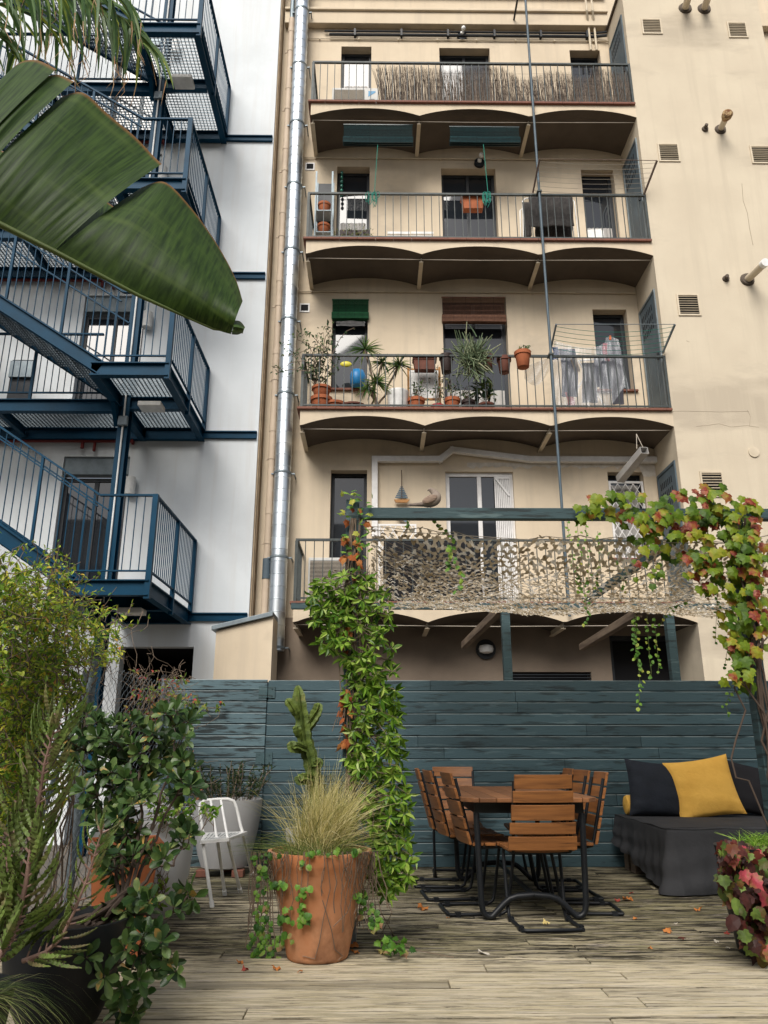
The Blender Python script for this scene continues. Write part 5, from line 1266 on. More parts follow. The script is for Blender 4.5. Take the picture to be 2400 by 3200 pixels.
# ------------------------------------------------------------------ feather grass and trailing creeper in the terracotta pot
st_ = thing('feather_grass', 'straw coloured feather grass fanning out of the terracotta pot', 'grass tuft', TP + Vector((0, 0, TZR - .05)))
def blades(n, lean, sl, L0, L1, w, up, gm, spread=.12):
    for q in range(n):
        a = rs.uniform(0, 6.28); rad = spread*math.sqrt(rs.random()); p = TP + Vector((rad*math.cos(a), rad*math.sin(a), TZR - .06)); L = rs.uniform(L0, L1)
        h = Vector((rs.gauss(lean, sl), rs.gauss(-.05, .35), 0)); u_ = up*rs.uniform(.75, 1.1); path = []
        for i in range(8):
            s = i/7; path.append(p + h*L*(s*.55 + s*s*.55) + Vector((0, 0, u_*L*(s - .45*s*s*min(1.5, h.length + .2)))))
        ribbon(gm, path, [w, w, w*.95, w*.85, w*.7, w*.55, w*.4, w*.15], (0, -1, .2))
gm = MB(); blades(650, .24, .20, .32, .54, .0026, 1.2, gm, .12); blades(380, -.18, .30, .22, .52, .0022, 1.15, gm, .15); blades(160, .42, .18, .28, .44, .0024, .85, gm, .12)
part('straw_blades', gm, leafmat('straw_blade', [(0, (.14, .16, .04)), (.3, (.34, .31, .10)), (.65, (.55, .48, .20)), (1, (.70, .63, .36))], .6, .3), st_)
gm = MB(); blades(520, .0, .65, .12, .32, .0026, .85, gm, .2)
part('green_blades', gm, leafmat('green_blade', [(0, (.04, .075, .015)), (.6, (.12, .17, .035)), (1, (.24, .27, .08))], .6, .3), st_)
tc_ = thing('trailing_creeper', 'bare stems and round leaves trailing down the terracotta pot', 'vine', TP + Vector((0, 0, TZR)))
lm = MB(); sm_ = MB()
CP = lambda x, y: (550 + x/2.074, 2100 + y/2.074)
def potY(x, y, off=.012):
    Y = 4.5
    for _ in range(6):
        p = at(x, y, Y); q = max(0, min(1, p.z/TZR)); r_ = .162 + (.288 - .162)*q; dx = p.x - TP.x
        Y = TP.y - math.sqrt(max(0, r_*r_ - dx*dx)) - off
    return at(x, y, Y)
for P, n in (([(490,1180),(600,1150),(590,1450),(610,1560),(620,1880),(540,1890),(470,1760),(520,1500)], 85), ([(770,1350),(870,1360),(870,1640),(790,1650)], 22), ([(640,1480),(750,1500),(760,1760),(660,1860),(640,1640)], 26), ([(600,1320),(740,1370),(760,1400),(620,1390)], 14), ([(1170,1380),(1260,1400),(1340,1620),(1260,1700),(1180,1600)], 30), ([(790,1220),(860,1220),(850,1280),(800,1280)], 5), ([(520,1150),(1200,1130),(1220,1170),(540,1190)], 13)):
    for x, y in sample(P, n, rs):
        p = potY(*CP(x, y)); L = rs.uniform(.022, .040); leaf(lm, T_LOBE if rs.random() < .55 else T_ROUND, p + Vector((0, -.008*rs.random(), 0)), (rs.gauss(0, .7), -.35, -1), (rs.gauss(0, .4), -1, rs.uniform(0, .8)), L, L*.95)
for x, y in sample([(1290,1740),(1420,1720),(1540,1790),(1500,1830),(1320,1800)], 34, rs):
    p = gnd(*CP(x, y), .03 + .05*rs.random()); leaf(lm, T_LOBE, p, rv(rs), (0, -.6, 1), .04, .04)
for q in range(85):
    xs_ = rs.choice([rs.uniform(490, 640), rs.uniform(490, 620), rs.uniform(640, 1200), rs.uniform(1150, 1290)]); y1 = rs.uniform(1350, 1880) if xs_ < 650 else rs.uniform(1300, 1700)
    n_ = 7; dxx = rs.gauss(0, 6); path = []; xx = xs_
    for i in range(n_): xx += dxx + rs.gauss(0, 9); path.append(potY(*CP(xx, 1165 + (y1 - 1165)*i/(n_ - 1)), rs.uniform(.006, .02)))
    sm_.tube(path, rs.uniform(.0014, .0028), 4)
for P in ([(975,1190),(1000,1400),(955,1600),(930,1750),(900,1860),(820,1840)], [(950,1480),(1010,1680),(1030,1800),(1080,1840),(1050,1870)], [(1160,1400),(1110,1560),(1020,1650)]): sm_.tube([potY(*CP(x, y), .006) for x, y in P], .0022, 4)
for P in ([(1200,1180),(1280,1350),(1330,1560),(1420,1720),(1540,1800),(1700,1830),(1800,1850)], [(1250,1200),(1290,1500),(1300,1700),(1380,1790)], [(1280,1300),(1400,1560),(1330,1700)]):
    sm_.tube([(lambda g: g if g.z > .012 else Vector((g.x, g.y, .012)))(at(*CP(x, y), 4.62) if y < 1700 else gnd(*CP(x, y), .012)) for x, y in P], .0024, 5)
part('leaves', lm, leafmat('trailing_leaf', [(0, (.025, .08, .012)), (.5, (.075, .19, .02)), (.85, (.16, .30, .04)), (1, (.30, .17, .10))], .5, .25), tc_); part('stems', sm_, M['twig'], tc_)

# ------------------------------------------------------------------ grass and red creeper on the right planter
rl_ = thing('red_leaf_creeper', 'crimson and green creeper spilling over the right hand planter', 'vine', RP + Vector((0, 0, .5)))
lm = MB(); sm_ = MB(); D4 = lambda x, y: (1850 + x/2.213, 2200 + y/2.213)
M['lv_red'] = leafmat('crimson_leaf', [(0, (.025, .012, .010)), (.3, (.06, .018, .014)), (.5, (.13, .026, .020)), (.64, (.12, .06, .015)), (.76, (.06, .10, .02)), (.9, (.15, .22, .04)), (1, (.40, .06, .08))], .5, .25)
for x, y in sample([(930,1000),(1010,940),(1230,980),(1290,1200),(1290,1640),(1200,1700),(1090,1640),(1000,1500),(940,1330),(880,1180)], 330, rs) + sample([(885,1010),(960,925),(1010,990),(930,1090)], 34, rs) + sample([(1000,1500),(1200,1700),(1180,1740),(1060,1650)], 26, rs):
    g = at(*D4(x + rs.gauss(0, 14), y), 4.42 + rs.gauss(0, .08)); leaf(lm, T_LOBE if rs.random() < .8 else T_ROUND, g, (rs.gauss(0, .8), -.3 + rs.gauss(0, .3), -1), (rs.gauss(-.2, .8), -1, rs.uniform(-.2, 1.1)), *(lambda L: (L, L*.9))(rs.uniform(.035, .085)))
for x, y in sample([(1150,1550),(1260,1600),(1240,1760),(1140,1780)], 14, rs): leaf(lm, T_LOBE, gnd(*D4(x, y), .02) if y > 1690 else at(*D4(x, y), 4.45), rv(rs), (0, -.5, 1), .045, .042)
for q in range(40):
    x = rs.uniform(930, 1290); sm_.tube([at(*D4(x + rs.gauss(0, 10) + (i*4), 980 + i*rs.uniform(80, 110)), 4.44) for i in range(6)], .002, 4)
part('leaves', lm, M['lv_red'], rl_); part('stems', sm_, M['bark'], rl_)
gt_ = thing('green_grass', 'bright green grass tuft on top of the right hand planter', 'grass tuft', RP + Vector((0, 0, .5)))
gm = MB()
for q in range(420):
    a = rs.uniform(0, 6.28); rad = .21*math.sqrt(rs.random()); p = RP + Vector((.06 + rad*.75*math.cos(a), rad*math.sin(a), .5)); L = rs.uniform(.07, .17); h = Vector((rs.gauss(.1, .4), rs.gauss(-.2, .5), 0))
    ribbon(gm, [p + h*L*s*s*1.1 + Vector((0, 0, L*(s - .35*s*s))) for s in (0, .3, .6, 1)], [.004, .004, .003, .0008], (0, -1, .2))
part('blades', gm, leafmat('lush_grass_blade', [(0, (.07, .17, .015)), (.6, (.17, .32, .03)), (1, (.32, .45, .08))], .5, .35), gt_)

# ------------------------------------------------------------------ rosemary-like plants, cactus at the fence
def sprigs(nm, lb, c, r_, n, h0, h1, col, seed):
    r2 = random.Random(seed); t = thing(nm, lb, 'plant', c); lm = MB(); sm_ = MB()
    for q in range(n):
        a = r2.uniform(0, 6.28); rad = r_*math.sqrt(r2.random()); p = Vector(c) + Vector((rad*math.cos(a), rad*math.sin(a), 0)); top = p + Vector((r2.gauss(rad*math.cos(a)*.5, .05), r2.gauss(rad*math.sin(a)*.5, .04), r2.uniform(h0, h1)))
        path = wig(p, top, 6, .006, r2); sm_.tube(path, .003, 4)
        for i in range(int((top - p).length/.011)):
            f_ = r2.uniform(.15, 1); pp = p.lerp(top, f_); d = Vector((r2.gauss(0, 1), r2.gauss(0, 1), r2.uniform(.2, 1.3))); leaf(lm, T_LANCE, pp, d, (0, 0, 1), r2.uniform(.03, .06), r2.uniform(.006, .011))
    part('leaves', lm, col, t); part('stems', sm_, M['twig'], t); return t
M['lv_ros'] = leafmat('narrow_leaf', [(0, (.012, .022, .009)), (.5, (.03, .055, .018)), (1, (.075, .11, .03))], .6, .15)
sprigs('narrow_leaf_plant', 'dark narrow leaved plant growing in the pale grey planter', GP + Vector((0, 0, .53)), .27, 46, .14, .36, M['lv_ros'], 3)
CPp = at(985, 2500, 6.95); CP0 = Vector((CPp.x, 6.95, 0))
pot('cactus_pot', 'pale planter behind the feather grass holding the cactus', CP0, [(.15, 0), (.17, .01), (.22, .25), (.24, .40), (.24, .42)], M['grey_pot'], .21, .39)
sprigs('narrow_leaf_plant', 'dark narrow leaved plant beside the cactus', CP0 + Vector((.12, .03, .39)), .13, 26, .24, .48, M['lv_ros'], 4)
ct = thing('cactus', 'ribbed branching green cactus in front of the gate', 'cactus', CP0 + Vector((0, 0, .5)))
def ribtube(P, R0, mb, nr=6):
    pts = [at(*CP(x, y), Yc) for x, y, Yc in P]; fine = []
    for a, b in zip(pts[:-1], pts[1:]): fine += [a.lerp(b, i/7) for i in range(7)]
    fine.append(pts[-1]); N = len(fine); n = nr*4; b0 = len(mb.v); ref = Vector((0, 1, 0))
    for i, p in enumerate(fine):
        d = (fine[min(i+1, N-1)] - fine[max(0, i-1)]).normalized(); e1 = d.cross(ref).normalized(); e2 = d.cross(e1); s = i/(N-1)
        r_ = R0*(.78 + .22*math.sin(s*3)) * (1 if s < .85 else math.sqrt(max(.01, 1 - ((s - .85)/.155)**2))) * (1 + .07*math.sin(i*1.7))
        for j in range(n):
            a = 2*math.pi*j/n + s*.8; rr_ = r_*(1.0, .66, .46, .66)[j % 4]; mb.v.append(tuple(p + e1*rr_*math.cos(a) + e2*rr_*math.sin(a)))
    for i in range(N - 1):
        for j in range(n): mb.f.append((b0 + i*n + j, b0 + i*n + (j+1) % n, b0 + (i+1)*n + (j+1) % n, b0 + (i+1)*n + j))
    mb.f.append(tuple(b0 + (N-1)*n + j for j in range(n)))
M['cactus'] = mat('cactus_skin', (.12, .165, .03), (.055, .085, .02), 12, .55, bump=.5, c3=(.30, .29, .09), scale3=6, lo3=.6, hi3=.75)
mb = MB(); ribtube([(905,900,6.95), (895,690,6.95), (870,560,6.95), (835,440,6.93), (820,320,6.92), (800,200,6.90), (788,88,6.90)], .070, mb); part('trunk', mb, M['cactus'], ct)
for P, r_ in (([(800,290,6.9), (770,240,6.86), (715,175,6.84)], .048), ([(850,370,6.93), (885,310,6.92), (915,250,6.92), (925,200,6.92)], .052), ([(835,500,6.9), (790,490,6.84), (755,490,6.80), (740,450,6.80)], .05), ([(820,430,6.92), (790,380,6.88), (775,345,6.87)], .045), ([(880,690,6.92), (840,690,6.86), (800,700,6.82), (795,670,6.82)], .052), ([(890,620,6.95), (920,600,6.9), (935,560,6.88)], .045)):
    mb = MB(); ribtube(P, r_, mb); part('arm', mb, M['cactus'], ct)

# small plant spilling from the white pot
wl_ = thing('spilling_plant', 'small leafy stems spilling from the white planter', 'plant', WP + Vector((0, 0, .6))); lm = MB(); sm_ = MB()
for x, y in sample([(850,900),(1000,880),(1160,940),(1270,960),(1230,1020),(1110,1010),(1100,1060),(980,1060),(860,1060)], 80, rs):
    p = cp(x, y, 5.05 + rs.uniform(-.1, .1)); q0 = p - Vector((rs.gauss(.04, .06), rs.gauss(0, .05), rs.uniform(.03, .12))); sm_.tube(wig(q0, p, 4, .01, rs), .0022, 4)
    for k in range(3): leaf(lm, T_LANCE, p, rv(rs), (0, -1, .6), rs.uniform(.028, .05), rs.uniform(.014, .022))
for x, y in sample([(890,1360),(940,1360),(980,1440),(920,1560),(880,1540)], 26, rs): p = cp(x, y, 4.95); leaf(lm, T_LANCE, p, rv(rs), (0, -1, .6), .045, .02); sm_.tube(wig(p, p + Vector((rs.gauss(0, .03), 0, .08)), 3, .01, rs), .002, 4)
part('leaves', lm, M['lv_vine'], wl_); part('stems', sm_, M['twig'], wl_)

# ------------------------------------------------------------------ banana leaf, close to the lens
bn = thing('banana_plant', 'banana plant reaching in from the left with one huge torn leaf', 'plant', (-1.5, 1.05, 0))
C1 = lambda x, y, Y: at(x/1.8433, y/1.8433, Y)
def curve(P, t):
    f_ = t*(len(P) - 1); i = min(int(f_), len(P) - 2); q = f_ - i
    p0, p1, p2, p3 = P[max(i-1, 0)], P[i], P[i+1], P[min(i+2, len(P)-1)]
    return tuple(.5*((2*b) + (c - a)*q + (2*a - 5*b + 4*c - d)*q*q + (3*b - a - 3*c + d)*q**3) for a, b, c, d in zip(p0, p1, p2, p3))
bv = MB(); buv = []
def panel(bot, top, nu, nv, u0, u1, bend=0, back=0):
    b = len(bv.v)
    for i in range(nu + 1):
        t = i/nu; bx, by, bY = curve(bot, t); tx_, ty_, tY = curve(top, t)
        for j in range(nv + 1):
            v = j/nv; x = bx + (tx_ - bx)*v; y = by + (ty_ - by)*v - bend*math.sin(math.pi*v)
            Y = bY + (tY - bY)*v - .055*math.sin(math.pi*v) + .00022*(math.sin((u0 + (u1-u0)*t)*260) + 1.4*math.sin((u0 + (u1-u0)*t)*151 + 1)) * min(1, v*5) + .006*math.sin(t*9 + v*2)*v + back*v
            bv.v.append(tuple(C1(x, y, Y))); buv.append((u0 + (u1 - u0)*t, v))
    for i in range(nu):
        for j in range(nv): a = b + i*(nv + 1) + j; bv.f.append((a, a + nv + 1, a + nv + 2, a + 1))
Ya, Yb = 1.16, 1.30
panel([(-560,1000,1.08), (-430,1068,1.10), (-340,1115,1.11)], [(-60,560,1.24), (80,385,1.26), (200,345,1.27), (325,398,1.27)], 80, 24, 0, .2, 40)
panel([(-335,1117,1.11), (-290,1140,1.12), (-240,1165,1.12)], [(215,458,1.26), (330,430,1.27), (425,470,1.28)], 24, 24, .2, .28, 40)
panel([(-236,1167,1.12), (-100,1235,1.13), (60,1320,1.15), (200,1390,1.16), (312,1445,1.17)], [(360,555,1.27), (480,535,1.29), (620,655,1.31), (780,790,1.32), (880,895,1.33), (932,945,1.33)], 170, 26, .28, .62, 30)
panel([(318,1449,1.17), (560,1585,1.19), (800,1700,1.21), (1050,1812,1.23), (1230,1893,1.25), (1330,1925,1.26)], [(815,1080,1.31), (950,1050,1.32), (1095,1190,1.33), (1240,1390,1.33), (1350,1590,1.32), (1398,1735,1.30)], 180, 26, .62, .97, 12)
panel([(1334,1926,1.26), (1370,1928,1.26), (1400,1915,1.265)], [(1352,1846,1.28), (1385,1852,1.28), (1412,1885,1.275)], 8, 6, .97, 1, 4)
M['banana'] = bpy.data.materials.new('banana_leaf_skin'); M['banana'].use_nodes = True
n = M['banana'].node_tree.nodes; l = M['banana'].node_tree.links; b = n['Principled BSDF']; b.inputs['Roughness'].default_value = .55; b.inputs['Specular IOR Level'].default_value = .3
uvn = n.new('ShaderNodeUVMap'); sp = n.new('ShaderNodeSeparateXYZ'); l.new(uvn.outputs[0], sp.inputs[0])
def nz(st, sc, dt=4):
    mp = n.new('ShaderNodeMapping'); mp.inputs['Scale'].default_value = st; l.new(uvn.outputs[0], mp.inputs[0]); x = n.new('ShaderNodeTexNoise'); x.inputs['Scale'].default_value = sc; x.inputs['Detail'].default_value = dt; l.new(mp.outputs[0], x.inputs['Vector']); return x.outputs[0]
cr = n.new('ShaderNodeValToRGB'); cr.color_ramp.elements[0].position = .34; cr.color_ramp.elements[0].color = (.017, .043, .006, 1); cr.color_ramp.elements[1].position = .68; cr.color_ramp.elements[1].color = (.062, .12, .017, 1)
l.new(nz((1, .03, 1), 150, 4), cr.inputs[0])
cr2 = n.new('ShaderNodeMapRange'); cr2.inputs[1].default_value = .55; cr2.inputs[2].default_value = .75; l.new(nz((.6, 1.5, 1), 4), cr2.inputs[0])
mx = n.new('ShaderNodeMix'); mx.data_type = 'RGBA'; l.new(cr2.outputs[0], mx.inputs[0]); l.new(cr.outputs[0], mx.inputs[6]); mx.inputs[7].default_value = (.095, .155, .028, 1)
ed = n.new('ShaderNodeMapRange'); ed.inputs[1].default_value = .975; ed.inputs[2].default_value = 1.0; l.new(sp.outputs[1], ed.inputs[0])
mx2 = n.new('ShaderNodeMix'); mx2.data_type = 'RGBA'; l.new(ed.outputs[0], mx2.inputs[0]); l.new(mx.outputs[2], mx2.inputs[6]); mx2.inputs[7].default_value = (.28, .13, .04, 1)
l.new(mx2.outputs[2], b.inputs['Base Color'])
tr_ = n.new('ShaderNodeBsdfTranslucent'); ms = n.new('ShaderNodeMixShader'); ms.inputs[0].default_value = .22; l.new(mx2.outputs[2], tr_.inputs[0]); l.new(b.outputs[0], ms.inputs[1]); l.new(tr_.outputs[0], ms.inputs[2]); l.new(ms.outputs[0], n['Material Output'].inputs[0])
blade = part('leaf_blade', bv, M['banana'], bn, smooth=True)
uvl = blade.data.uv_layers.new(name='UVMap')
for lp in blade.data.loops: uvl.data[lp.index].uv = buv[lp.vertex_index]
# far half of the blade, folded up behind the rib
bv = MB(); buv = []
panel([(-560,1000,1.085), (0,1290,1.145), (560,1585,1.195), (1230,1893,1.255)], [(-400,780,1.5), (100,900,1.52), (640,1180,1.5), (1230,1700,1.36)], 60, 12, 0, 1, 0)
b2 = part('leaf_blade', bv, M['banana'], bn, smooth=True); uvl = b2.data.uv_layers.new(name='UVMap')
for lp in b2.data.loops: uvl.data[lp.index].uv = buv[lp.vertex_index]
mr = [C1(*p) for p in ((-1500,760,1.0), (-900,840,1.05), (-560,1003,1.082), (0,1293,1.142), (320,1452,1.168), (800,1703,1.208), (1230,1896,1.25), (1400,1918,1.262))]
part('midrib', MB().tube(mr, [.03, .018, .009, .006, .005, .0035, .002, .001], 10), plain('leaf_rib', (.10, .14, .035), .5), bn, smooth=True)
part('stem', MB().tube([(-1.5, 1.05, 0), (-1.48, 1.05, .8), (-1.40, 1.04, 1.4), mr[0]], [.09, .08, .05, .03], 12), plain('pseudostem', (.13, .15, .05), .6), bn, smooth=True)

# ------------------------------------------------------------------ palm fronds hanging in at the top left
pf = thing('palm', 'palm with drooping strap leaflets hanging in at the top left corner', 'palm tree', (-2.4, 2.2, 0))
C5b = lambda x, y, Y: at(x/3.318, y/3.318, Y)
lm = MB(); dr_ = MB(); rb = MB()
def frond(P, Y, n, L0, L1, droop, w):
    path = [C5b(x, y, Y + (q*.02)) for q, (x, y) in enumerate(P)]; rb.tube(path, [.009 - .007*i/(len(path)-1) for i in range(len(path))], 6)
    for i in range(n):
        for sgn in (-1, 1):
            t = (i + rs.random()*.8)/n; f_ = t*(len(path) - 1); k = min(int(f_), len(path) - 2); p = path[k].lerp(path[k+1], f_ - k); dr = (path[k+1] - path[k]).normalized()
            L = rs.uniform(L0, L1)*(1 - .45*t); side = dr.cross(Vector((0, -1, .2))).normalized()*sgn; d0 = (side*.55 + dr*.75 + Vector((0, rs.gauss(0, .3), 0))).normalized()
            pts = [p]; d = d0.copy(); kk = rs.uniform(.7, 1.3)*droop
            for s in range(9): d = (d + Vector((0, 0, -kk*.26))).normalized(); pts.append(pts[-1] + d*L/9)
            ws = [w*.6, w*.95, w, w, w*.95, w*.85, w*.7, w*.5, w*.3, w*.08]
            ribbon(lm, pts, ws, (rs.gauss(0, .3), -1, .25), fold=.18)
            if rs.random() < .6: ribbon(dr_, [pts[-2], pts[-1] + Vector((rs.gauss(0, .01), 0, -.03)), pts[-1] + Vector((rs.gauss(0, .03), 0, -.10))], [w*.28, w*.16, .0008], (0, -1, 0))
frond([(-300,-120),(200,-150),(650,-80),(1000,40),(1300,210),(1480,440)], 2.5, 20, .34, .60, 1.0, .019)
frond([(-500,-300),(0,-360),(500,-330),(900,-210),(1200,-30)], 2.35, 18, .36, .62, 1.1, .019)
frond([(-500,100),(-200,0),(100,60),(400,200),(600,420)], 2.7, 12, .26, .42, .8, .018)
frond([(-500,300),(-250,250),(-50,330),(80,450),(170,620)], 2.45, 10, .2, .34, .8, .019)
frond([(-700,-600),(0,-700),(600,-560),(1000,-360)], 2.5, 14, .4, .62, 1.2, .019)
part('leaflets', lm, leafmat('palm_leaflet', [(0, (.03, .075, .02)), (.4, (.075, .15, .045)), (.7, (.13, .21, .08)), (.9, (.19, .27, .05)), (1, (.38, .40, .05))], .4, .3), pf, smooth=True)
part('dry_tips', dr_, leafmat('dry_tip', [(0, (.30, .17, .08)), (1, (.48, .33, .2))], .8, .2), pf); part('rachis', rb, M['gtwig'], pf, smooth=True)
part('trunk', MB().tube([(-2.5, 2.2, 0), (-2.45, 2.25, 1.5), (-2.3, 2.3, 2.8), C5b(-700, -600, 2.5)], [.12, .10, .07, .02], 12), M['bark'], pf, smooth=True)

# ------------------------------------------------------------------ fallen leaves on the deck
FL = [(D4, 255, 1352, .085, 0), (D4, 190, 1362, .05, 1), (D4, 710, 1425, .06, 0), (D4, 515, 1578, .06, 0), (D4, 630, 1625, .05, 2), (D4, 262, 1306, .04, 1), (D4, 930, 1588, .035, 1), (D4, 400, 1688, .03, 0), (D4, 1065, 1695, .05, 1), (D4, 1160, 1750, .05, 1), (D4, 300, 1485, .03, 0), (D4, 870, 1645, .03, 3), (D4, 945, 1685, .025, 3), (D4, 570, 1518, .025, 3),
      (lambda x, y: (1250 + x/2.212, 2300 + y/2.212), 175, 1200, .085, 0), (lambda x, y: (1250 + x/2.212, 2300 + y/2.212), 1018, 1300, .05, 4), (lambda x, y: (1250 + x/2.212, 2300 + y/2.212), 595, 1498, .07, 3), (lambda x, y: (1250 + x/2.212, 2300 + y/2.212), 330, 1253, .03, 0),
      (CP, 670, 1925, .05, 0), (CP, 455, 1930, .04, 1), (CP, 800, 1938, .03, 0), (CP, 1180, 1815, .05, 0), (CP, 1325, 1825, .055, 4), (CP, 1160, 1780, .05, 0), (CP, 430, 1880, .04, 0)]
FM = [leafmat('fallen_rust_leaf', [(0, (.38, .12, .025)), (1, (.50, .21, .06))], .8, .1), leafmat('fallen_red_leaf', [(0, (.25, .045, .03)), (1, (.40, .08, .06))], .8, .1), leafmat('fallen_dark_leaf', [(0, (.06, .02, .012)), (1, (.10, .03, .02))], .8, .1), leafmat('fallen_bleached_leaf', [(0, (.50, .46, .40)), (1, (.60, .55, .46))], .8, .1), leafmat('fallen_yellow_leaf', [(0, (.50, .38, .13)), (1, (.56, .46, .2))], .8, .1)]
FLB = ['big rust brown leaf on the deck off the left corner of the daybed', 'thin red leaf left of the big rust leaf by the daybed', 'rust brown leaf on the deck in front of the daybed hem', 'rust brown leaf midway between the table and the right planter', 'dark shrivelled leaf midway between the daybed and the front boards', 'small red leaf nearest the left side of the daybed cover', 'bright red scrap on the deck left of the right planter', 'tiny rust leaf below the middle of the right hand deck', 'red leaf under the creeper of the right planter', 'red leaf touching the foot of the right planter', 'tiny rust leaf right of the dining chair runners', 'bleached scrap of leaf well left of the right planter', 'bleached scrap of leaf closest to the right planter', 'tiny bleached scrap between the daybed and the dining set', 'big rust leaf left of the dining chair runners', 'yellow leaf lying inside the runner of the front chair', 'pale bleached leaf in front of the table, left of the front chair', 'tiny rust leaf left of the front table leg', 'rust leaf in front of the terracotta pot, left of its middle', 'red leaf left in front of the terracotta pot', 'tiny rust leaf right in front of the terracotta pot', 'rust leaf right of the terracotta pot base', 'curled yellow leaf right of the terracotta pot under the trailing stems', 'rust leaf beside the foot of the left pergola post', 'rust leaf at the foot of the creeper left of the terracotta pot']
for (fn, x, y, L, c), flb in zip(FL, FLB):
    p = gnd(*fn(x, y), .006); mb = MB(); a = rs.uniform(0, 6.28)
    Tc = ([(s, t, -.25*abs(t) + .22*s*s + (.25 if rs.random() < .3 else 0)) for s, t, z in T_LOBE[0]], T_LOBE[1])
    leaf(mb, Tc, p, (math.cos(a), math.sin(a), .05), (0, 0, 1), L*.95, L*.9)
    zmin = min(v[2] for v in mb.v); mb.v = [(v[0], v[1], v[2] - zmin + .002) for v in mb.v]
    solo('fallen_leaf', mb, FM[c], flb, 'leaf', 'fallen leaves on the deck')
# ================================================================== steel mast in front of the balconies
ms_ = MB(); ym = YF - .10; mt = at(1642, 0, ym); mb_ = at(1768, 1926, ym)
ms_.tube([(mt.x, ym, mb_.z), (mt.x, ym, mt.z + 1.5)], .022, 10)
mast = thing('steel_mast', 'thin grey steel mast rising past all four balconies', 'pole', (mt.x, ym, mb_.z))
part('pole', ms_, M['greydoor'], mast, smooth=True)
for zb in ZB[:3]: part('clamp', MB().box(mt.x - .04, mt.x + .04, ym - .035, YF + .012, zb + .9, zb + .93), M['rail'], mast)
a = at(1612, 5, YF + .5); part('stay', MB().tube([at(1605, 68, W - .1), at(1622, -30, YF + .2)], .02, 8), M['black'], mast)

# ================================================================== top balcony
rs = random.Random(77)
sc = MB(); zb = ZB[3]; xa = C2(715, 500, YF + .1).x; xb = XT - .02; n = 1150
for i in range(n):
    x = xa + (xb - xa)*i/n + rs.gauss(0, .006); u = (x - xa)/(xb - xa); h = .86 + .05*math.sin(u*17) - (.22*math.exp(-((u - .58)/.06)**2)) - .25*math.exp(-((u - .82)/.07)**2)*(u < .86) + rs.gauss(0, .04)
    l = rs.gauss(-.02, .035) - (.10*(1 - u*12) if u < .08 else 0)
    sc.tube([(x, YF + .10 + rs.gauss(0, .012), zb + .03), (x + l*.4 + rs.gauss(0, .006), YF + .10 + rs.gauss(0, .01), zb + .03 + h*.5), (x + l + rs.gauss(0, .015), YF + .10 + rs.gauss(0, .012), zb + .03 + max(.2, h))], [.0045, .0035, .0015], 4)
for k in range(5): sc.tube([(xa + (xb - xa)*i/30, YF + .088, zb + .14 + k*.16 + rs.gauss(0, .008)) for i in range(31)], .002, 4)
solo('brushwood_screen', sc, mat('brushwood', (.17, .135, .105), (.08, .06, .048), 20, .9, island=.6), 'ragged brushwood screen tied behind the top balcony railing', 'screen')
def ac_unit(lb, x0, x1, z0, z1, y, logo):
    t = thing('air_conditioner', lb, 'air conditioner', ((x0+x1)/2, y, z0))
    part('casing', MB().box(x0, x1, y, y + .28, z0, z1), mat('ac_casing', (.52, .52, .50), (.46, .46, .44), 4, .5), t, bevel=.012)
    gx = x0 + (x1 - x0)*(.72 if logo else .97); g = MB(); z = z0 + .05
    part('fan_opening', MB().box(x0 + .03, gx - .02, y - .004, y - .001, z0 + .04, z1 - .05), M['dark'], t)
    while z < z1 - .06: g.box(x0 + .03, gx - .02, y - .012, y - .005, z, z + .009); z += .021
    part('grille', g, M['cable'], t)
    if logo:
        lg = MB(); cx_ = (gx + x1)/2; hz = z1 - .08
        lg.quad((cx_ - .07, y - .003, hz), (cx_ + .07, y - .003, hz), (cx_ + .07, y - .003, hz - .03), (cx_ - .07, y - .003, hz - .14)); part('badge', lg, plain('blue_badge', (.03, .22, .42), .4), t)
        tx = MB(); xx = cx_ - .05
        for q in range(6): tx.tube([(xx, y - .003, hz - .22), (xx + .008, y - .003, hz - .19 + .01*(q % 2)), (xx + .015, y - .003, hz - .22)], .003, 4); xx += .017
        part('lettering', tx, M['black'], t)
a = C2(440, 512, W - .33); b = C2(705, 592, W - .33); ac_unit('white air conditioner with a blue badge on the top balcony', a.x, b.x, ZB[3] + .04, a.z, W - .36, True)
a = C7(303, 540, W - .40); b = C7(560, 790, W - .40); ac_unit('big louvred air conditioner on the lowest balcony', a.x, b.x, ZB[0] + .05, a.z, W - .42, False)

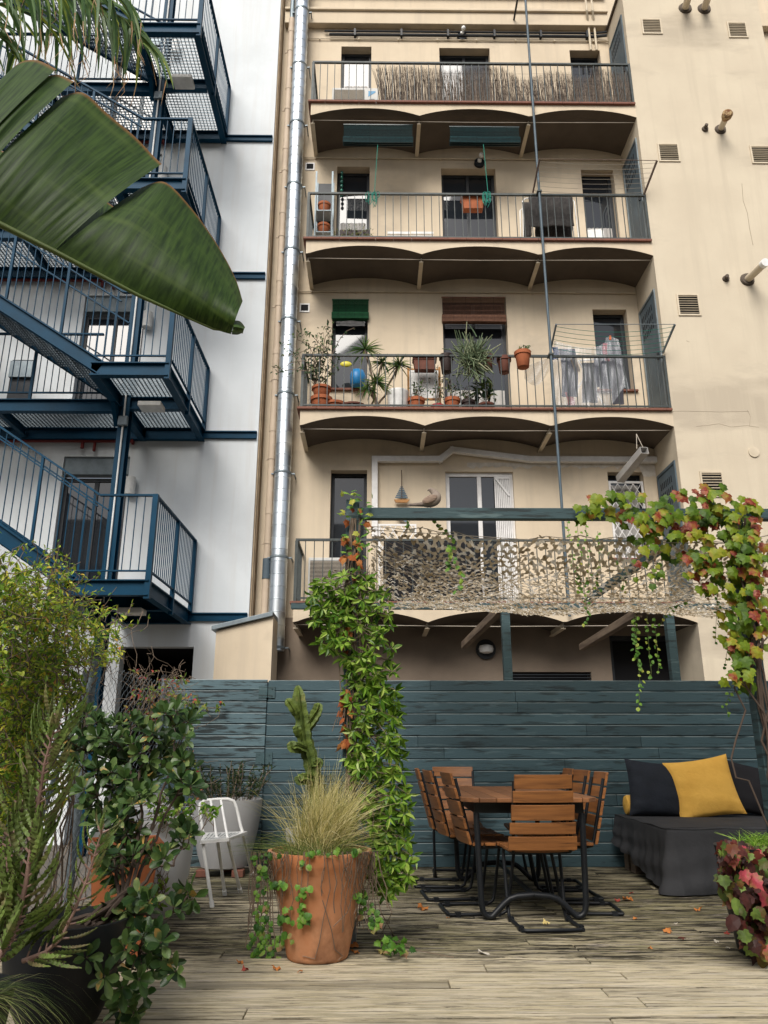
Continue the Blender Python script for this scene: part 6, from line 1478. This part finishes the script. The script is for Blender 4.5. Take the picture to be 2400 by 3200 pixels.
# ================================================================== blinds
def blind(nm, lb, C, x0, y0, x1, y1, Y, m, roll, open_slats, bow=0):
    a = C(x0, y0, Y); b = C(x1, y1, Y); X0, X1, Z1, Z0 = a.x, b.x, a.z, b.z
    t = thing(nm, lb, 'roller blind', ((X0+X1)/2, Y, Z0), 'slatted blinds')
    s = MB(); z = Z1 - .02; zr = Z0 + roll
    while z > zr:
        e = bow*math.sin(math.pi*.5)
        s.tube([(X0 + .01, Y, z), ((X0+X1)/2, Y, z - bow), (X1 - .01, Y, z)], .0075 if not open_slats else .006, 6); z -= .020 if not open_slats else .026
    part('slats', s, m, t)
    r = MB(); z = Z0 + .012; q = 0
    while z < zr:
        for dy in (-.045, 0, .045): r.tube([(X0, Y + dy, z - bow*.2), ((X0+X1)/2, Y + dy - .01, z - bow), (X1, Y + dy, z - bow*.2)], .010, 6)
        z += .021
    part('roll', r, m, t); part('head_rail', MB().box(X0, X1, Y - .012, Y + .012, Z1 - .02, Z1), m, t)
    c = MB()
    for u in (.18, .38, .62, .82): x = X0 + (X1-X0)*u; c.tube([(x, Y - .012, Z1), (x, Y - .012, zr), (x, Y - .062, zr - .02), (x, Y - .06, Z0)], .002, 4)
    part('cords', c, M['black'], t); return t
M['bl_dk'] = mat('dark_green_slats', (.012, .045, .05), (.006, .022, .026), 30, .35, island=.5, spec=.6); M['bl_gr'] = mat('green_slats', (.02, .10, .045), (.012, .07, .03), 20, .5, island=.3); M['bl_br'] = mat('brown_slats', (.20, .105, .07), (.14, .07, .045), 20, .6, island=.35)
for i, (q, lb) in enumerate((((503, 716, 905, 832), 'dark green rolled blind under the top balcony, left of the pair'), ((1113, 728, 1522, 832), 'dark green rolled blind under the top balcony, right of the pair'))):
    blind('slatted_blind', lb, C2, *q, YF + .16, M['bl_dk'], .12, False, .02)
blind('slatted_blind', 'bright green slatted blind over the narrow second floor window', C5, 438, 286, 650, 405, W - .03, M['bl_gr'], .13, False)
blind('slatted_blind', 'brown slatted blind half rolled over the second floor balcony door', C5, 1068, 272, 1440, 424, W - .04, M['bl_br'], .14, True)
for i, (x, y0, x2, y1) in enumerate(((701, 835, 683, 1100), (1310, 832, 1335, 1100))):
    a = C2(x, y0, YF + .1); b = C2(x2, y1, YF - .01); r = MB().tube([a, b], .006, 5)
    for k in range(7):
        cc = b + Vector((rs.gauss(-.03, .04), -.02, -.03)); hh = rs.uniform(.05, .16); r.tube([cc + Vector((.035*math.cos(t), rs.gauss(0, .008), -hh + hh*math.sin(t))) for t in [j*.7 for j in range(10)]], .006, 5)
    r.tube([b, b + Vector((.03, -.02, -.25)), b + Vector((-.02, -.02, -.36))], .005, 5)
    solo('rope', r, M['rope'], ('bright green cord bundle tied to the railing near the narrow window', 'bright green cord bundle tied to the railing beside the red planter box')[i], 'rope', 'green blind cords')

# ================================================================== third floor balcony items
zb = ZB[2]
a = C2(347, 1008, W - .35); b = C2(440, 1368, W - .35); sh = thing('shelf_rack', 'narrow pale blue metal shelf rack with orange pots', 'shelf', ((a.x+b.x)/2, W - .3, zb))
f = MB()
for x in (a.x, b.x - .03):
    for y in (W - .45, W - .15): f.box(x, x + .03, y, y + .03, zb + .005, a.z)
part('frame', f, plain('pale_blue_steel', (.38, .47, .52), .5), sh)
SHZ = [zb + .06, zb + .52, zb + .98]
for z in SHZ: part('shelf', MB().box(a.x + .004, b.x - .004, W - .44, W - .13, z, z + .015), plain('pale_blue_shelf', (.38, .47, .52), .5), sh)
part('back_mesh', MB().box(a.x + .03, b.x - .03, W - .135, W - .13, zb + .1, a.z - .01), M['fdark'], sh)
M['pot_o'] = mat('orange_clay', (.36, .11, .045), (.28, .085, .035), 6, .8); M['pot_b'] = mat('brown_clay', (.14, .05, .032), (.10, .038, .025), 6, .75); M['pot_r'] = mat('red_plastic', (.34, .02, .03), None, 6, .5); M['pot_k'] = mat('dark_plastic', (.035, .022, .02), None, 6, .6)
def fpot(lb, c, r, h, m, group='flower pots on the balconies', rim=True, nm='flower_pot'):
    c = Vector(c); pr = [(r*.68, 0), (r*.72, .005), (r*.92, h*.78)] + ([(r*1.04, h*.78), (r*1.06, h)] if rim else [(r, h)]) + [(r*.9, h), (r*.86, h*.85)]
    mb = MB().lathe(c, pr, 20); return solo(nm, mb, m, lb, 'flower pot', group, smooth=True)
cx_ = (a.x + b.x)/2
for z, lb in zip(SHZ, ('orange pot on the bottom shelf of the blue rack', 'orange pot on the middle shelf of the blue rack', 'orange pot on the top shelf of the blue rack')): fpot(lb, (cx_, W - .33, z + .016), .115, .20, M['pot_o'])
def bush(nm, lb, c, rx, rz, n, lf, T=T_LANCE, L=.05, Wd=.02, seed=1, hang=0, stems=8, cat='potted plant'):
    r2 = random.Random(seed); c = Vector(c); t = thing(nm, lb, cat, c); lm = MB(); sm_ = MB()
    for q in range(stems):
        e = c + Vector((r2.gauss(0, rx*.7), r2.gauss(0, rx*.3), r2.uniform(.3, 1)*rz)); path = wig(c, e, 5, .02, r2); sm_.tube(path, .004, 4)
        for k in range(n//stems):
            p = path[r2.randrange(2, 6)] + rv(r2, .05); leaf(lm, T, p, rv(r2) + Vector((0, 0, -hang)), (r2.gauss(0, .5), -1, .6), L*r2.uniform(.7, 1.3), Wd*r2.uniform(.7, 1.3))
    part('leaves', lm, lf, t); part('stems', sm_, M['twig'], t); return t
M['lv_bal'] = leafmat('balcony_leaf', [(0, (.012, .03, .012)), (.5, (.03, .065, .022)), (.9, (.075, .11, .035)), (1, (.16, .15, .05))], .5, .15)
a = C2(500, 1285, W - .08); b = C2(640, 1325, W - .08)
wbx = thing('window_box', 'dark window box with a spilling plant on the narrow third floor sill', 'planter', ((a.x+b.x)/2, W - .1, OP[(2,'a')][2]))
part('trough', MB().box(a.x - .05, b.x + .05, W - .16, W - .02, OP[(2,'a')][2] + .005, OP[(2,'a')][2] + .17), M['pot_k'], wbx, bevel=.01)
lm = MB()
for q in range(150): p = Vector((rs.uniform(a.x - .15, b.x + .12), W - .16 - rs.random()*.06, OP[(2,'a')][2] + rs.uniform(-.28, .3)*rs.random())); leaf(lm, T_LANCE, p, rv(rs), (0, -1, .5), .055, .025)
part('leaves', lm, leafmat('sill_leaf', [(0, (.05, .08, .02)), (.6, (.12, .15, .05)), (1, (.25, .22, .08))], .5, .2), wbx)
p = C2(495, 985, W + .02); bm = MB().tube([p + Vector((0, 0, .03)), p + Vector((0, 0, -.6))], .003, 4)
for i in range(6): bm.ball(p + Vector((0, 0, -.05 - i*.10)), .032, .032, .042, 10, 7)
solo('bead_mobile', bm, mat('green_glass', (.02, .20, .14), (.01, .10, .08), 10, .1, spec=.9), 'string of green glass beads hanging in the narrow third floor window', 'mobile', smooth=True)
for i, (x0, x1) in enumerate(((757, 888), (893, 1022))):
    a = C2(x0, 1335, YF + .35); b = C2(x1, 1335, YF + .35); t = thing('plastic_chair', ('white plastic chair, left one of the pair by the third floor railing', 'white plastic chair, right one of the pair by the third floor railing')[i], 'chair', ((a.x+b.x)/2, YF + .5, zb), 'white plastic balcony chairs')
    m_ = MB(); zt = a.z; m_.box(a.x, b.x, YF + .34, YF + .36, zt - .05, zt)
    for k in range(9): x = a.x + .03 + (b.x - a.x - .07)*k/8; m_.box(x, x + .018, YF + .345, YF + .355, zb + .36, zt - .05)
    part('backrest', m_, M['white_pl'], t, bevel=.004); part('seat', MB().box(a.x, b.x, YF + .362, YF + .74, zb + .33, zb + .36), M['white_pl'], t, bevel=.006)
    for x in (a.x + .01, b.x - .05):
        for y in (YF + .37, YF + .69): part('leg', MB().box(x, x + .04, y, y + .04, zb + .004, zb + .33), M['white_pl'], t)
def railbox(lb, C, x0, y0, x1, y1, m, Y=YF - .12):
    a = C(x0, y0, Y); b = C(x1, y1, Y); t = thing('planter_box', lb, 'planter', ((a.x+b.x)/2, Y + .08, b.z)); h = a.z - b.z
    mb = MB(); n0 = 0; i_ = .03
    mb.v = [(a.x + i_, Y, b.z), (b.x - i_, Y, b.z), (b.x - i_, Y + .13, b.z), (a.x + i_, Y + .13, b.z), (a.x, Y - .01, a.z), (b.x, Y - .01, a.z), (b.x, Y + .14, a.z), (a.x, Y + .14, a.z)]
    mb.f = [(0,3,2,1), (0,1,5,4), (1,2,6,5), (2,3,7,6), (3,0,4,7), (4,5,6,7)]
    part('trough', mb, m, t, bevel=.008); part('rim', MB().box(a.x - .01, b.x + .01, Y - .02, Y + .15, a.z - .035, a.z + .004), m, t, bevel=.006); return t
railbox('orange planter box hung on the third floor railing', C2, 1185, 1128, 1318, 1200, M['pot_o'], YF + .08)
def laundry(lb, C, pts, n, mfr, mln, sag, tilt=.0):
    """pts: crop positions of near-left bottom, far-left top, far-right top, near-right bottom; the rack leans out over the railing"""
    (ax, ay), (bx, by), (cx_, cy_), (dx_, dy_) = pts; A_ = C(ax, ay, YF - .02); B_ = C(bx, by, YF - .42); C_ = C(cx_, cy_, YF - .42); D_ = C(dx_, dy_, YF - .02)
    t = thing('drying_rack', lb, 'drying rack', (A_ + D_)/2, 'clothes drying racks')
    for p, q in ((A_, B_), (D_, C_)): part('arm', MB().bar(p, q, .022, .035), mfr, t)
    part('bar', MB().tube([B_, C_], .015 if sag < .05 else .006, 8), mfr, t); l = MB()
    for i in range(n):
        u = (i + .5)/n; p, q = A_.lerp(B_, u), D_.lerp(C_, u); l.tube([p.lerp(q, s/10) - Vector((0, 0, sag*4*(s/10)*(1 - s/10))) for s in range(11)], .0042, 4)
    part('lines', l, mln, t)
laundry('brown armed drying rack with white lines on the third floor', C3, ((135, 1250), (178, 1030), (940, 1040), (855, 1262)), 7, plain('brown_rack_arm', (.13, .09, .07), .7), M['cable'], .05)
laundry('grey tube drying rack with green lines on the second floor', C6, ((250, 650), (286, 484), (1056, 484), (975, 672)), 6, M['zinc'], M['rope'], .10)
# folded airer with dark towels
a = C3(50, 1310, YF + .40); b = C3(425, 1555, YF + .40); t = thing('airer', 'white folding airer draped with dark grey towels', 'drying rack', ((a.x+b.x)/2, YF + .4, zb))
f = MB()
for y in (YF + .3, YF + .55): f.tube([(a.x, y, zb + .01), (a.x + .03, y, a.z - .06), (a.x + .09, y, a.z), (b.x - .09, y, a.z), (b.x - .03, y, a.z - .06), (b.x, y, zb + .01)], .011, 8)
part('frame', f, M['white_pl'], t, smooth=True)
def cloth(nm, lb, x0, x1, zt, zbm, y, m, seed, cat='towel', parent=None):
    r2 = random.Random(seed); ph = [r2.uniform(0, 6) for _ in range(4)]; mb = MB()
    mb.grid(lambda u, v: (x0 + (x1 - x0)*u + .01*math.sin(v*5 + ph[0]), y - .012 + .014*math.sin(u*11 + ph[1])*v + .009*math.sin(u*25 + ph[2])*v, zt - (zt - zbm)*v - .012*math.sin(u*4 + ph[3])*v), 30, 16)
    return solo(nm, mb, m, lb, cat, smooth=True, solid=.006)
M['towel'] = mat('dark_towel', (.055, .05, .048), (.03, .028, .027), 14, .95, bump=.6, bscale=50)
q0, q1 = C3(105, 1308, YF + .27), C3(405, 1470, YF + .27); cloth('towel', 'wide dark grey towel on the white airer', q0.x, q1.x, a.z + .01, q1.z, YF + .28, M['towel'], 1)
q0, q1 = C3(68, 1345, YF + .27), C3(130, 1540, YF + .27); cloth('towel', 'narrow dark towel at the left end of the white airer', q0.x, q1.x, a.z - .12, q1.z, YF + .265, M['towel'], 2)
q0, q1 = C3(150, 1470, YF + .5), C3(400, 1552, YF + .5); cloth('towel', 'lower dark towel behind on the white airer', q0.x, q1.x, q0.z + .1, q1.z, YF + .52, M['towel'], 3)
sz = OP[(2,'c')][2]; p = C3(575, 1500, W); fpot('shallow orange dish on the red third floor sill', (p.x, W + .05, sz + .005), .09, .075, M['pot_o']); p = C3(518, 1500, W); fpot('small dark pot on the red third floor sill', (p.x, W + .05, sz + .005), .075, .08, M['pot_b'])
pz = MB(); o_ = OP[(2,'c')]; pz.prism([(o_[0] + .05, W + .10, sz + .004), (o_[0] + .36, W + .10, sz + .004), (o_[0] + .36, W + .10, sz + .48), (o_[0] + .30, W + .10, sz + .52), (o_[0] + .05, W + .10, sz + .50)], (0, .02, 0))
solo('white_board', pz, M['white_pl'], 'pale panel standing in the right third floor window', 'panel')

# ================================================================== second floor balcony items
zb = ZB[1]; YI = YF + .22
p = C5(375, 905, YI); fpot('lower pot of the terracotta stack at the left railing end', (p.x, YI, zb + .005), .175, .26, M['pot_o']); fpot('upper pot of the terracotta stack at the left railing end', (p.x, YI, zb + .268), .155, .19, M['pot_o'])
p = C5(455, 900, YI); fpot('wide orange bowl right of the terracotta stack', (p.x, YI + .05, zb + .005), .17, .19, M['pot_o']); p = C5(560, 905, YI); fpot('low wide brown bowl under the yuccas', (p.x, YI, zb + .005), .20, .12, M['pot_b'])
bin_ = C5(817, 905, YI); solo('bin', MB().lathe((bin_.x, YI, zb + .005), [(.15, 0), (.155, .01), (.175, .34), (.18, .35), (.18, .38), (.16, .38)], 20), M['white_pl'], 'white plastic bucket behind the second floor railing', 'bucket', smooth=True)
for x, r, h, m, lb, sd, rz in ((922, .14, .25, M['pot_o'], 'terracotta pot right of the white bucket', 3, .4), (1045, .105, .14, M['pot_r'], 'bright red pot below the easel board', 4, .75), (1132, .125, .26, M['pot_o'], 'terracotta pot between the red and the dark pot', 5, .4), (1222, .115, .22, M['pot_k'], 'dark pot before the big leaved plant', 6, .3), (1325, .135, .16, M['pot_b'], 'brown pot of the big leaved plant', 7, .6)):
    p = C5(x, 905, YI); fpot(lb, (p.x, YI, zb + .005), r, h, m); bush('potted_plant', 'leafy plant in the ' + lb, (p.x, YI, zb + h), .13, rz, 60 if sd != 7 else 46, M['lv_bal'], T_OVAL if sd != 7 else T_LANCE, .055 if sd != 7 else .18, .035 if sd != 7 else .07, sd, .2)
bush('rambling_shrub', 'rambling leafy shrub leaning out over the left railing end', C5(340, 790, YI), .34, 1.05, 420, M['lv_bal'], T_LANCE, .065, .035, 12, .4, 26, 'shrub')
rb_ = thing('vine_shoots', 'bare arching shoots and leaves reaching over the duct', 'vine', C5(330, 640, YF)); sm_ = MB(); lm = MB()
for P in ([(340,700),(280,640),(200,650),(150,690),(90,670)], [(350,650),(300,540),(240,520),(235,470)], [(380,620),(400,500),(440,450),(400,440)], [(420,640),(480,520),(520,470),(565,450)], [(420,600),(300,470),(260,500)], [(300,700),(200,690),(130,710),(110,690)], [(330,560),(240,600),(150,610)]):
    path = [C5(x, y, YF - .02 - .04*i) for i, (x, y) in enumerate(P)]; sm_.tube(path, .006, 5)
    for q in range(16): k = rs.randrange(len(path) - 1); leaf(lm, T_LANCE, path[k].lerp(path[k+1], rs.random()) + rv(rs, .03), rv(rs), (0, -1, .5), rs.uniform(.05, .085), .035)
part('stems', sm_, M['twig'], rb_); part('leaves', lm, M['lv_bal'], rb_)
yk = thing('yucca', 'branched yucca with spiky leaf rosettes behind the second floor railing', 'plant', C5(690, 900, YI)); lm = MB(); sm_ = MB(); b0 = C5(700, 905, YI); b0.z = zb + .01
M['lv_yuc'] = leafmat('yucca_leaf', [(0, (.02, .05, .018)), (.5, (.06, .12, .035)), (.85, (.14, .20, .05)), (1, (.24, .25, .08))], .45, .2)
for x, y, L, n in ((628, 575, .34, 46), (728, 650, .22, 34), (822, 665, .27, 40), (690, 765, .30, 44), (640, 800, .22, 22)):
    c = C5(x, y, YF + .12); sm_.tube(wig(b0 + Vector((rs.gauss(0, .05), 0, 0)), c, 7, .03, rs), .018, 7)
    for q in range(n):
        d = Vector((rs.gauss(0, 1), rs.gauss(-.2, .7), rs.gauss(.25, .7))).normalized(); ribbon(lm, [c + d*L*s - Vector((0, 0, .25*L*s*s)) for s in (0, .3, .6, 1)], [.018, .024, .018, .002], (0, -1, .3), .2)
part('leaves', lm, M['lv_yuc'], yk); part('trunk', sm_, M['twig'], yk)
ea = thing('easel', 'wooden easel with a scribbled white board behind the second floor railing', 'easel', C5(965, 870, YI + .1)); a = C5(878, 690, YI + .12); b = C5(1058, 858, YI + .12); f = MB(); yy = YI + .12
M['pine'] = mat('pine', (.42, .21, .07), (.34, .16, .05), 5, .6)
for x in (a.x - .02, b.x - .01): f.box(x, x + .035, yy, yy + .025, zb + .005, a.z + .05)
f.box(a.x + .016, b.x - .011, yy, yy + .02, a.z - .01, a.z + .02).box(a.x + .016, b.x - .011, yy - .02, yy + .02, b.z - .03, b.z)
part('frame', f, M['pine'], ea, bevel=.003); bd = part('board', MB().box(a.x + .018, b.x - .013, yy + .004, yy + .014, b.z + .002, a.z - .012), M['white_pl'], ea)
sw = MB()
for u, v, w_ in ((.12, .9, .2), (.55, .92, .25), (.3, .68, .22), (.42, .55, .28), (.3, .42, .3), (.5, .36, .35), (.25, .25, .35)):
    x = a.x + (b.x - a.x)*u; z = b.z + (a.z - b.z)*v; sw.tube([(x + i*w_*(b.x - a.x)/8, yy + .0025, z + .012*math.sin(i*2.3 + u*9)) for i in range(9)], .0022, 4)
part('scribbles', sw, M['black'], bd)
railbox('terracotta planter box hung on the second floor railing', C5, 905, 622, 1040, 690, M['pot_b'], YF + .06)
for x, y0, y1, r, m, lb in ((1098, 612, 708, .115, M['pot_k'], 'dark pot hung on the railing left of the bushy succulent'), (1338, 615, 690, .10, M['pot_b'], 'brown pot hung on the railing right of the bushy succulent'), (1432, 625, 710, .115, M['pot_b'], 'brown pot hung on the railing nearest the red hanging pot'), (1540, 592, 680, .13, M['pot_o'], 'red clay pot hung outside the railing with small succulents')):
    Y = YF + (.12 if x < 1500 else -.10); p = C5(x, y1, Y); q = C5(x, y0, Y); fpot(lb, (p.x, Y, p.z), r, q.z - p.z, m, nm='hanging_pot')
p = C5(1540, 592, YF - .10); lm = MB()
for q in range(60): leaf(lm, T_OVAL, p + Vector((rs.gauss(0, .05), rs.gauss(0, .05), rs.uniform(0, .10))), rv(rs) + Vector((0, 0, .8)), (0, -1, .3), .05, .022)
solo('small_succulent', lm, M['lv_bal'], 'small succulents in the red hanging pot', 'plant')
su = thing('bushy_succulent', 'big grey green stick succulent spilling over the second floor railing', 'plant', C5(1250, 640, YF)); lm = MB()
for q in range(250):
    a0 = C5(1250 + rs.gauss(0, 30), 640 + rs.gauss(0, 35), YF - .05 + rs.gauss(0, .06)); up = rs.random() < .6; d = Vector((rs.gauss(0, .75), rs.gauss(-.2, .5), rs.uniform(.2, 1.2) if up else rs.uniform(-1.1, .2))).normalized(); L = rs.uniform(.14, .40)
    lm.tube([a0, a0 + d*L*.5 + rv(rs, .012), a0 + d*L + Vector((0, 0, .03 if up else -.04)) + rv(rs, .02)], [.010, .010, .006], 5)
part('stems', lm, leafmat('stick_succulent', [(0, (.05, .08, .04)), (.5, (.12, .16, .085)), (.9, (.21, .24, .14)), (1, (.28, .28, .17))], .6, .1), su)
solo('yellow_disc', MB().ball(C5(518, 660, W - .2), .10, .03, .055, 14, 8), plain('yellow_plastic', (.62, .55, .06), .4), 'yellow plastic dish by the narrow second floor window', 'dish', smooth=True)
p = C5(585, 770, W - .06); solo('blue_bag', MB().lathe((p.x, W - .12, OP[(1,'a')][2] + .003), [(.10, 0), (.13, .05), (.14, .18), (.10, .28), (.05, .31)], 14, .08), plain('blue_plastic', (.02, .18, .42), .4), 'blue bag on the narrow second floor sill', 'bag', smooth=True)
# airer wrapped in clear plastic
pw_ = thing('wrapped_airer', 'white airer of laundry wrapped in wrinkled clear plastic sheet', 'drying rack', C6(520, 1020, YI)); f = MB(); YW2 = YF + .35
for (x0, y0), (x1, y1) in (((345, 1025), (560, 690)), ((605, 1025), (430, 720)), ((430, 720), (700, 700))): f.tube([C6(x0, y0, YW2), C6(x1, y1, YW2)], .012, 6)
part('frame', f, M['white_pl'], pw_)
M['plastic'] = mat('clear_plastic', (.50, .52, .55), None, 5, .22, alpha=.36, spec=.7, bump=1.0, bscale=16)
r2 = random.Random(6); mb = MB()
def pf_(u, v):
    xt = 275 + (690 - 275)*u; yt = 590 - 25*math.exp(-((u - .87)/.12)**2)*1.0 + 75*math.sin(u*math.pi)*(u < .8)*.6; xb_ = 250 + (760 - 250)*u; yb = 1015 - 120*math.exp(-((u - .95)/.12)**2)
    x = xt + (xb_ - xt)*v; y = yt + (yb - yt)*v
    return C6(x, y, YF + .16 - .10*v + .035*math.sin(u*21 + 2*v) + .022*math.sin(u*43 - 4*v) + .010*math.sin(u*83 + v*7) + .012*math.sin(v*13 + u*9))
mb.grid(pf_, 110, 26); part('plastic_sheet', mb, M['plastic'], pw_)
mb = MB(); mb.grid(lambda u, v: C6(80 + 160*u, 700 + 60*(1-u) + 150*v*(.5 + .5*math.sin(u*3)), YF + .10 + .05*math.sin(u*12 + v*9)), 18, 18); part('plastic_end', mb, M['plastic'], pw_)
for i, (x0, y0, x1, y1, c) in enumerate(((300, 650, 430, 960, (.03, .035, .06)), (440, 740, 560, 1000, (.04, .04, .045)), (520, 700, 620, 900, (.02, .025, .05)), (585, 615, 625, 730, (.30, .03, .05)), (380, 690, 430, 800, (.14, .10, .06)), (345, 930, 400, 1020, (.30, .05, .05)), (255, 640, 300, 720, (.04, .06, .15)), (620, 640, 730, 1010, (.10, .10, .12)))):
    a = C6(x0, y0, YW2 - .02); b = C6(x1, y1, YW2 - .02); mb = MB(); mb.grid(lambda u, v: (a.x + (b.x - a.x)*u + .02*math.sin(v*4 + i), YW2 - .06 + .015*math.sin(u*9 + i)*v, a.z + (b.z - a.z)*v), 10, 10); part('garment', mb, plain('garment_cloth', c, .9), pw_)
part('clothes_peg', MB().bar(C6(636, 585, YF - .03), C6(636, 560, YF - .03), .03, .02), plain('orange_peg', (.6, .13, .03), .5), pw_)

# ================================================================== first floor items
o_ = OP[(0,'b')]; dr = [o for o in bpy.data.objects if o.name.startswith('balcony_door') and abs(o.data.vertices[0].co.z - (o_[2])) < .2][0]
s = MB(); xs0_ = C7(1376, 60, W).x; n = 9; ys_ = W + .03
for i in range(n): x = xs0_ + (o_[1] - .06 - xs0_)*i/(n - 1); s.box(x - .012, x + .012, ys_, ys_ + .025, o_[2] + .06, o_[3] - .08)
for z in (o_[2] + .08, (o_[2] + o_[3])/2, o_[3] - .12): s.box(xs0_, o_[1] - .06, ys_ - .012, ys_ - .001, z, z + .03)
s.bar((xs0_, ys_ - .016, o_[3] - .1), (o_[1] - .08, ys_ - .016, o_[3] - .42), .03, .01, (0, -1, 0))
OFF[dr.name] = OFF[apt.name]; part('folding_shutter', s, M['fwhite'], dr)
o_ = OP[(0,'c')]; wn_ = [o for o in bpy.data.objects if o.name.startswith('window') and o.parent == apt and abs(max(v.co.z for v in o.data.vertices) - o_[3]) < .02 and abs(max(v.co.x for v in o.data.vertices) + 2 - o_[1]) < .05][0]
OFF[wn_.name] = OFF[apt.name]; g = MB(); gx0, gx1, gz0, gz1 = o_[0] + .01, o_[1] - .01, o_[2], o_[3] - .16; rect_frame(g, gx0, gx1, gz0, gz1, W + .02, .035, .02)
k = -6
while k < 12:
    for sg in (1, -1):
        x0 = gx0 + k*.13; p0_ = Vector((x0, W + .03, gz0)) if sg > 0 else Vector((x0, W + .036, gz1)); hgt = gz1 - gz0; dx_ = hgt*.62
        u0 = max(0, (gx0 - x0)/dx_); u1 = min(1, (gx1 - x0)/dx_)
        if u1 - u0 > .03: q0 = p0_ + Vector((dx_*u0, 0, sg*hgt*u0)); q1 = p0_ + Vector((dx_*u1, 0, sg*hgt*u1)); g.bar(q0, q1, .012, .006, (0, 1, 0))
    k += 1
part('lattice_grille', g, M['fwhite'], wn_); cu = MB(); cu.grid(lambda u, v: (gx0 + .04 + (gx1 - gx0 - .08)*u, W + RV - .055 + .008*math.sin(u*30), gz0 + v*(gz1 - gz0 - .02)), 30, 2); part('curtain_or_reflection', cu, M['cloth_w'], wn_, smooth=True)
a = C6(700, 1490, W - .15); b = C6(858, 1300, YF - .05); hb = thing('hanging_profile', 'grey hollow metal profile hung by strings under the second balcony', 'metal profile', a)
d = (b - a).normalized(); sx = d.cross(Vector((0, 0, 1))).normalized(); uz = sx.cross(d); mb = MB()
for q, e, w_, h_ in ((uz*.055, 0, .13, .006), (uz*-.055, 0, .13, .006)): mb.bar(a + q, b + q, w_, h_, uz)
for e in (-1, 1): mb.bar(a + sx*e*.062, b + sx*e*.062, .006, .104, uz)
part('profile', mb, mat('dull_zinc', (.40, .39, .37), (.32, .31, .30), 5, .6), hb)
top = C6(806, 1195, YF + .1); part('string', MB().tube([top, b + Vector((-.08, .1, .06))], .006, 5).tube([top, b + Vector((.03, .1, .06))], .006, 5), M['cable'], hb)
p = C7(840, 205, W - .08); sb = thing('sailboat_mobile', 'small hanging wooden sailboat with blue striped sails on the wall', 'decoration', p)
part('hull', MB().prism([p + Vector(q) for q in ((-.13, -.01, 0), (-.10, -.01, -.05), (.09, -.01, -.05), (.13, -.01, 0))], (0, .03, 0)), M['pine'], sb); sl = MB(); z = .03
for i in range(7): w_ = .11*(1 - i/7.5); sl.box(p.x - w_, p.x + w_*.9, p.y, p.y + .008, p.z + z, p.z + z + .022); z += .03
part('sail', sl, plain('blue_grey_sail', (.10, .15, .19), .7), sb); part('mast', MB().tube([p, p + Vector((0, .004, .52))], .008, 6), M['bark'], sb)
q = C7(838, 312, W - .08); part('fish', MB().prism([q + Vector(v) for v in ((-.10, 0, .04), (0, 0, .06), (.08, 0, 0), (.10, 0, -.08), (.04, 0, -.05), (-.06, 0, .0))], (0, .01, 0)), plain('blue_white_fish', (.20, .27, .36), .6), sb)
a = C7(735, 442, YF + .5); b = C7(1300, 640, YF + .5); cloth('dark_cloth', 'black cloth draped over furniture on the lowest balcony behind the net', a.x, b.x, a.z, ZB[0] + .06, YF + .5, plain('black_cloth', (.010, .010, .012), .9), 9, 'cloth')
a = C7(705, 345, YF + .62); b = C7(925, 445, YF + .62); fl_ = MB(); rect_frame(fl_, a.x, b.x, ZB[0] + .02, a.z, YF + .62, .03, .02)
for k in range(-4, 8):
    for sg in (1, -1):
        hgt = a.z - ZB[0] - .04; x0 = a.x + k*.17; dx_ = hgt*.6; u0 = max(0, (a.x - x0)/dx_); u1 = min(1, (b.x - x0)/dx_)
        if u1 - u0 > .03: zz = ZB[0] + .02 if sg > 0 else a.z; fl_.bar((x0 + dx_*u0, YF + .628 + sg*.003, zz + sg*hgt*u0), (x0 + dx_*u1, YF + .628 + sg*.003, zz + sg*hgt*u1), .014, .006, (0, 1, 0))
solo('lattice_panel', fl_, M['fwhite'], 'white lattice panel standing on the lowest balcony behind the net', 'lattice')
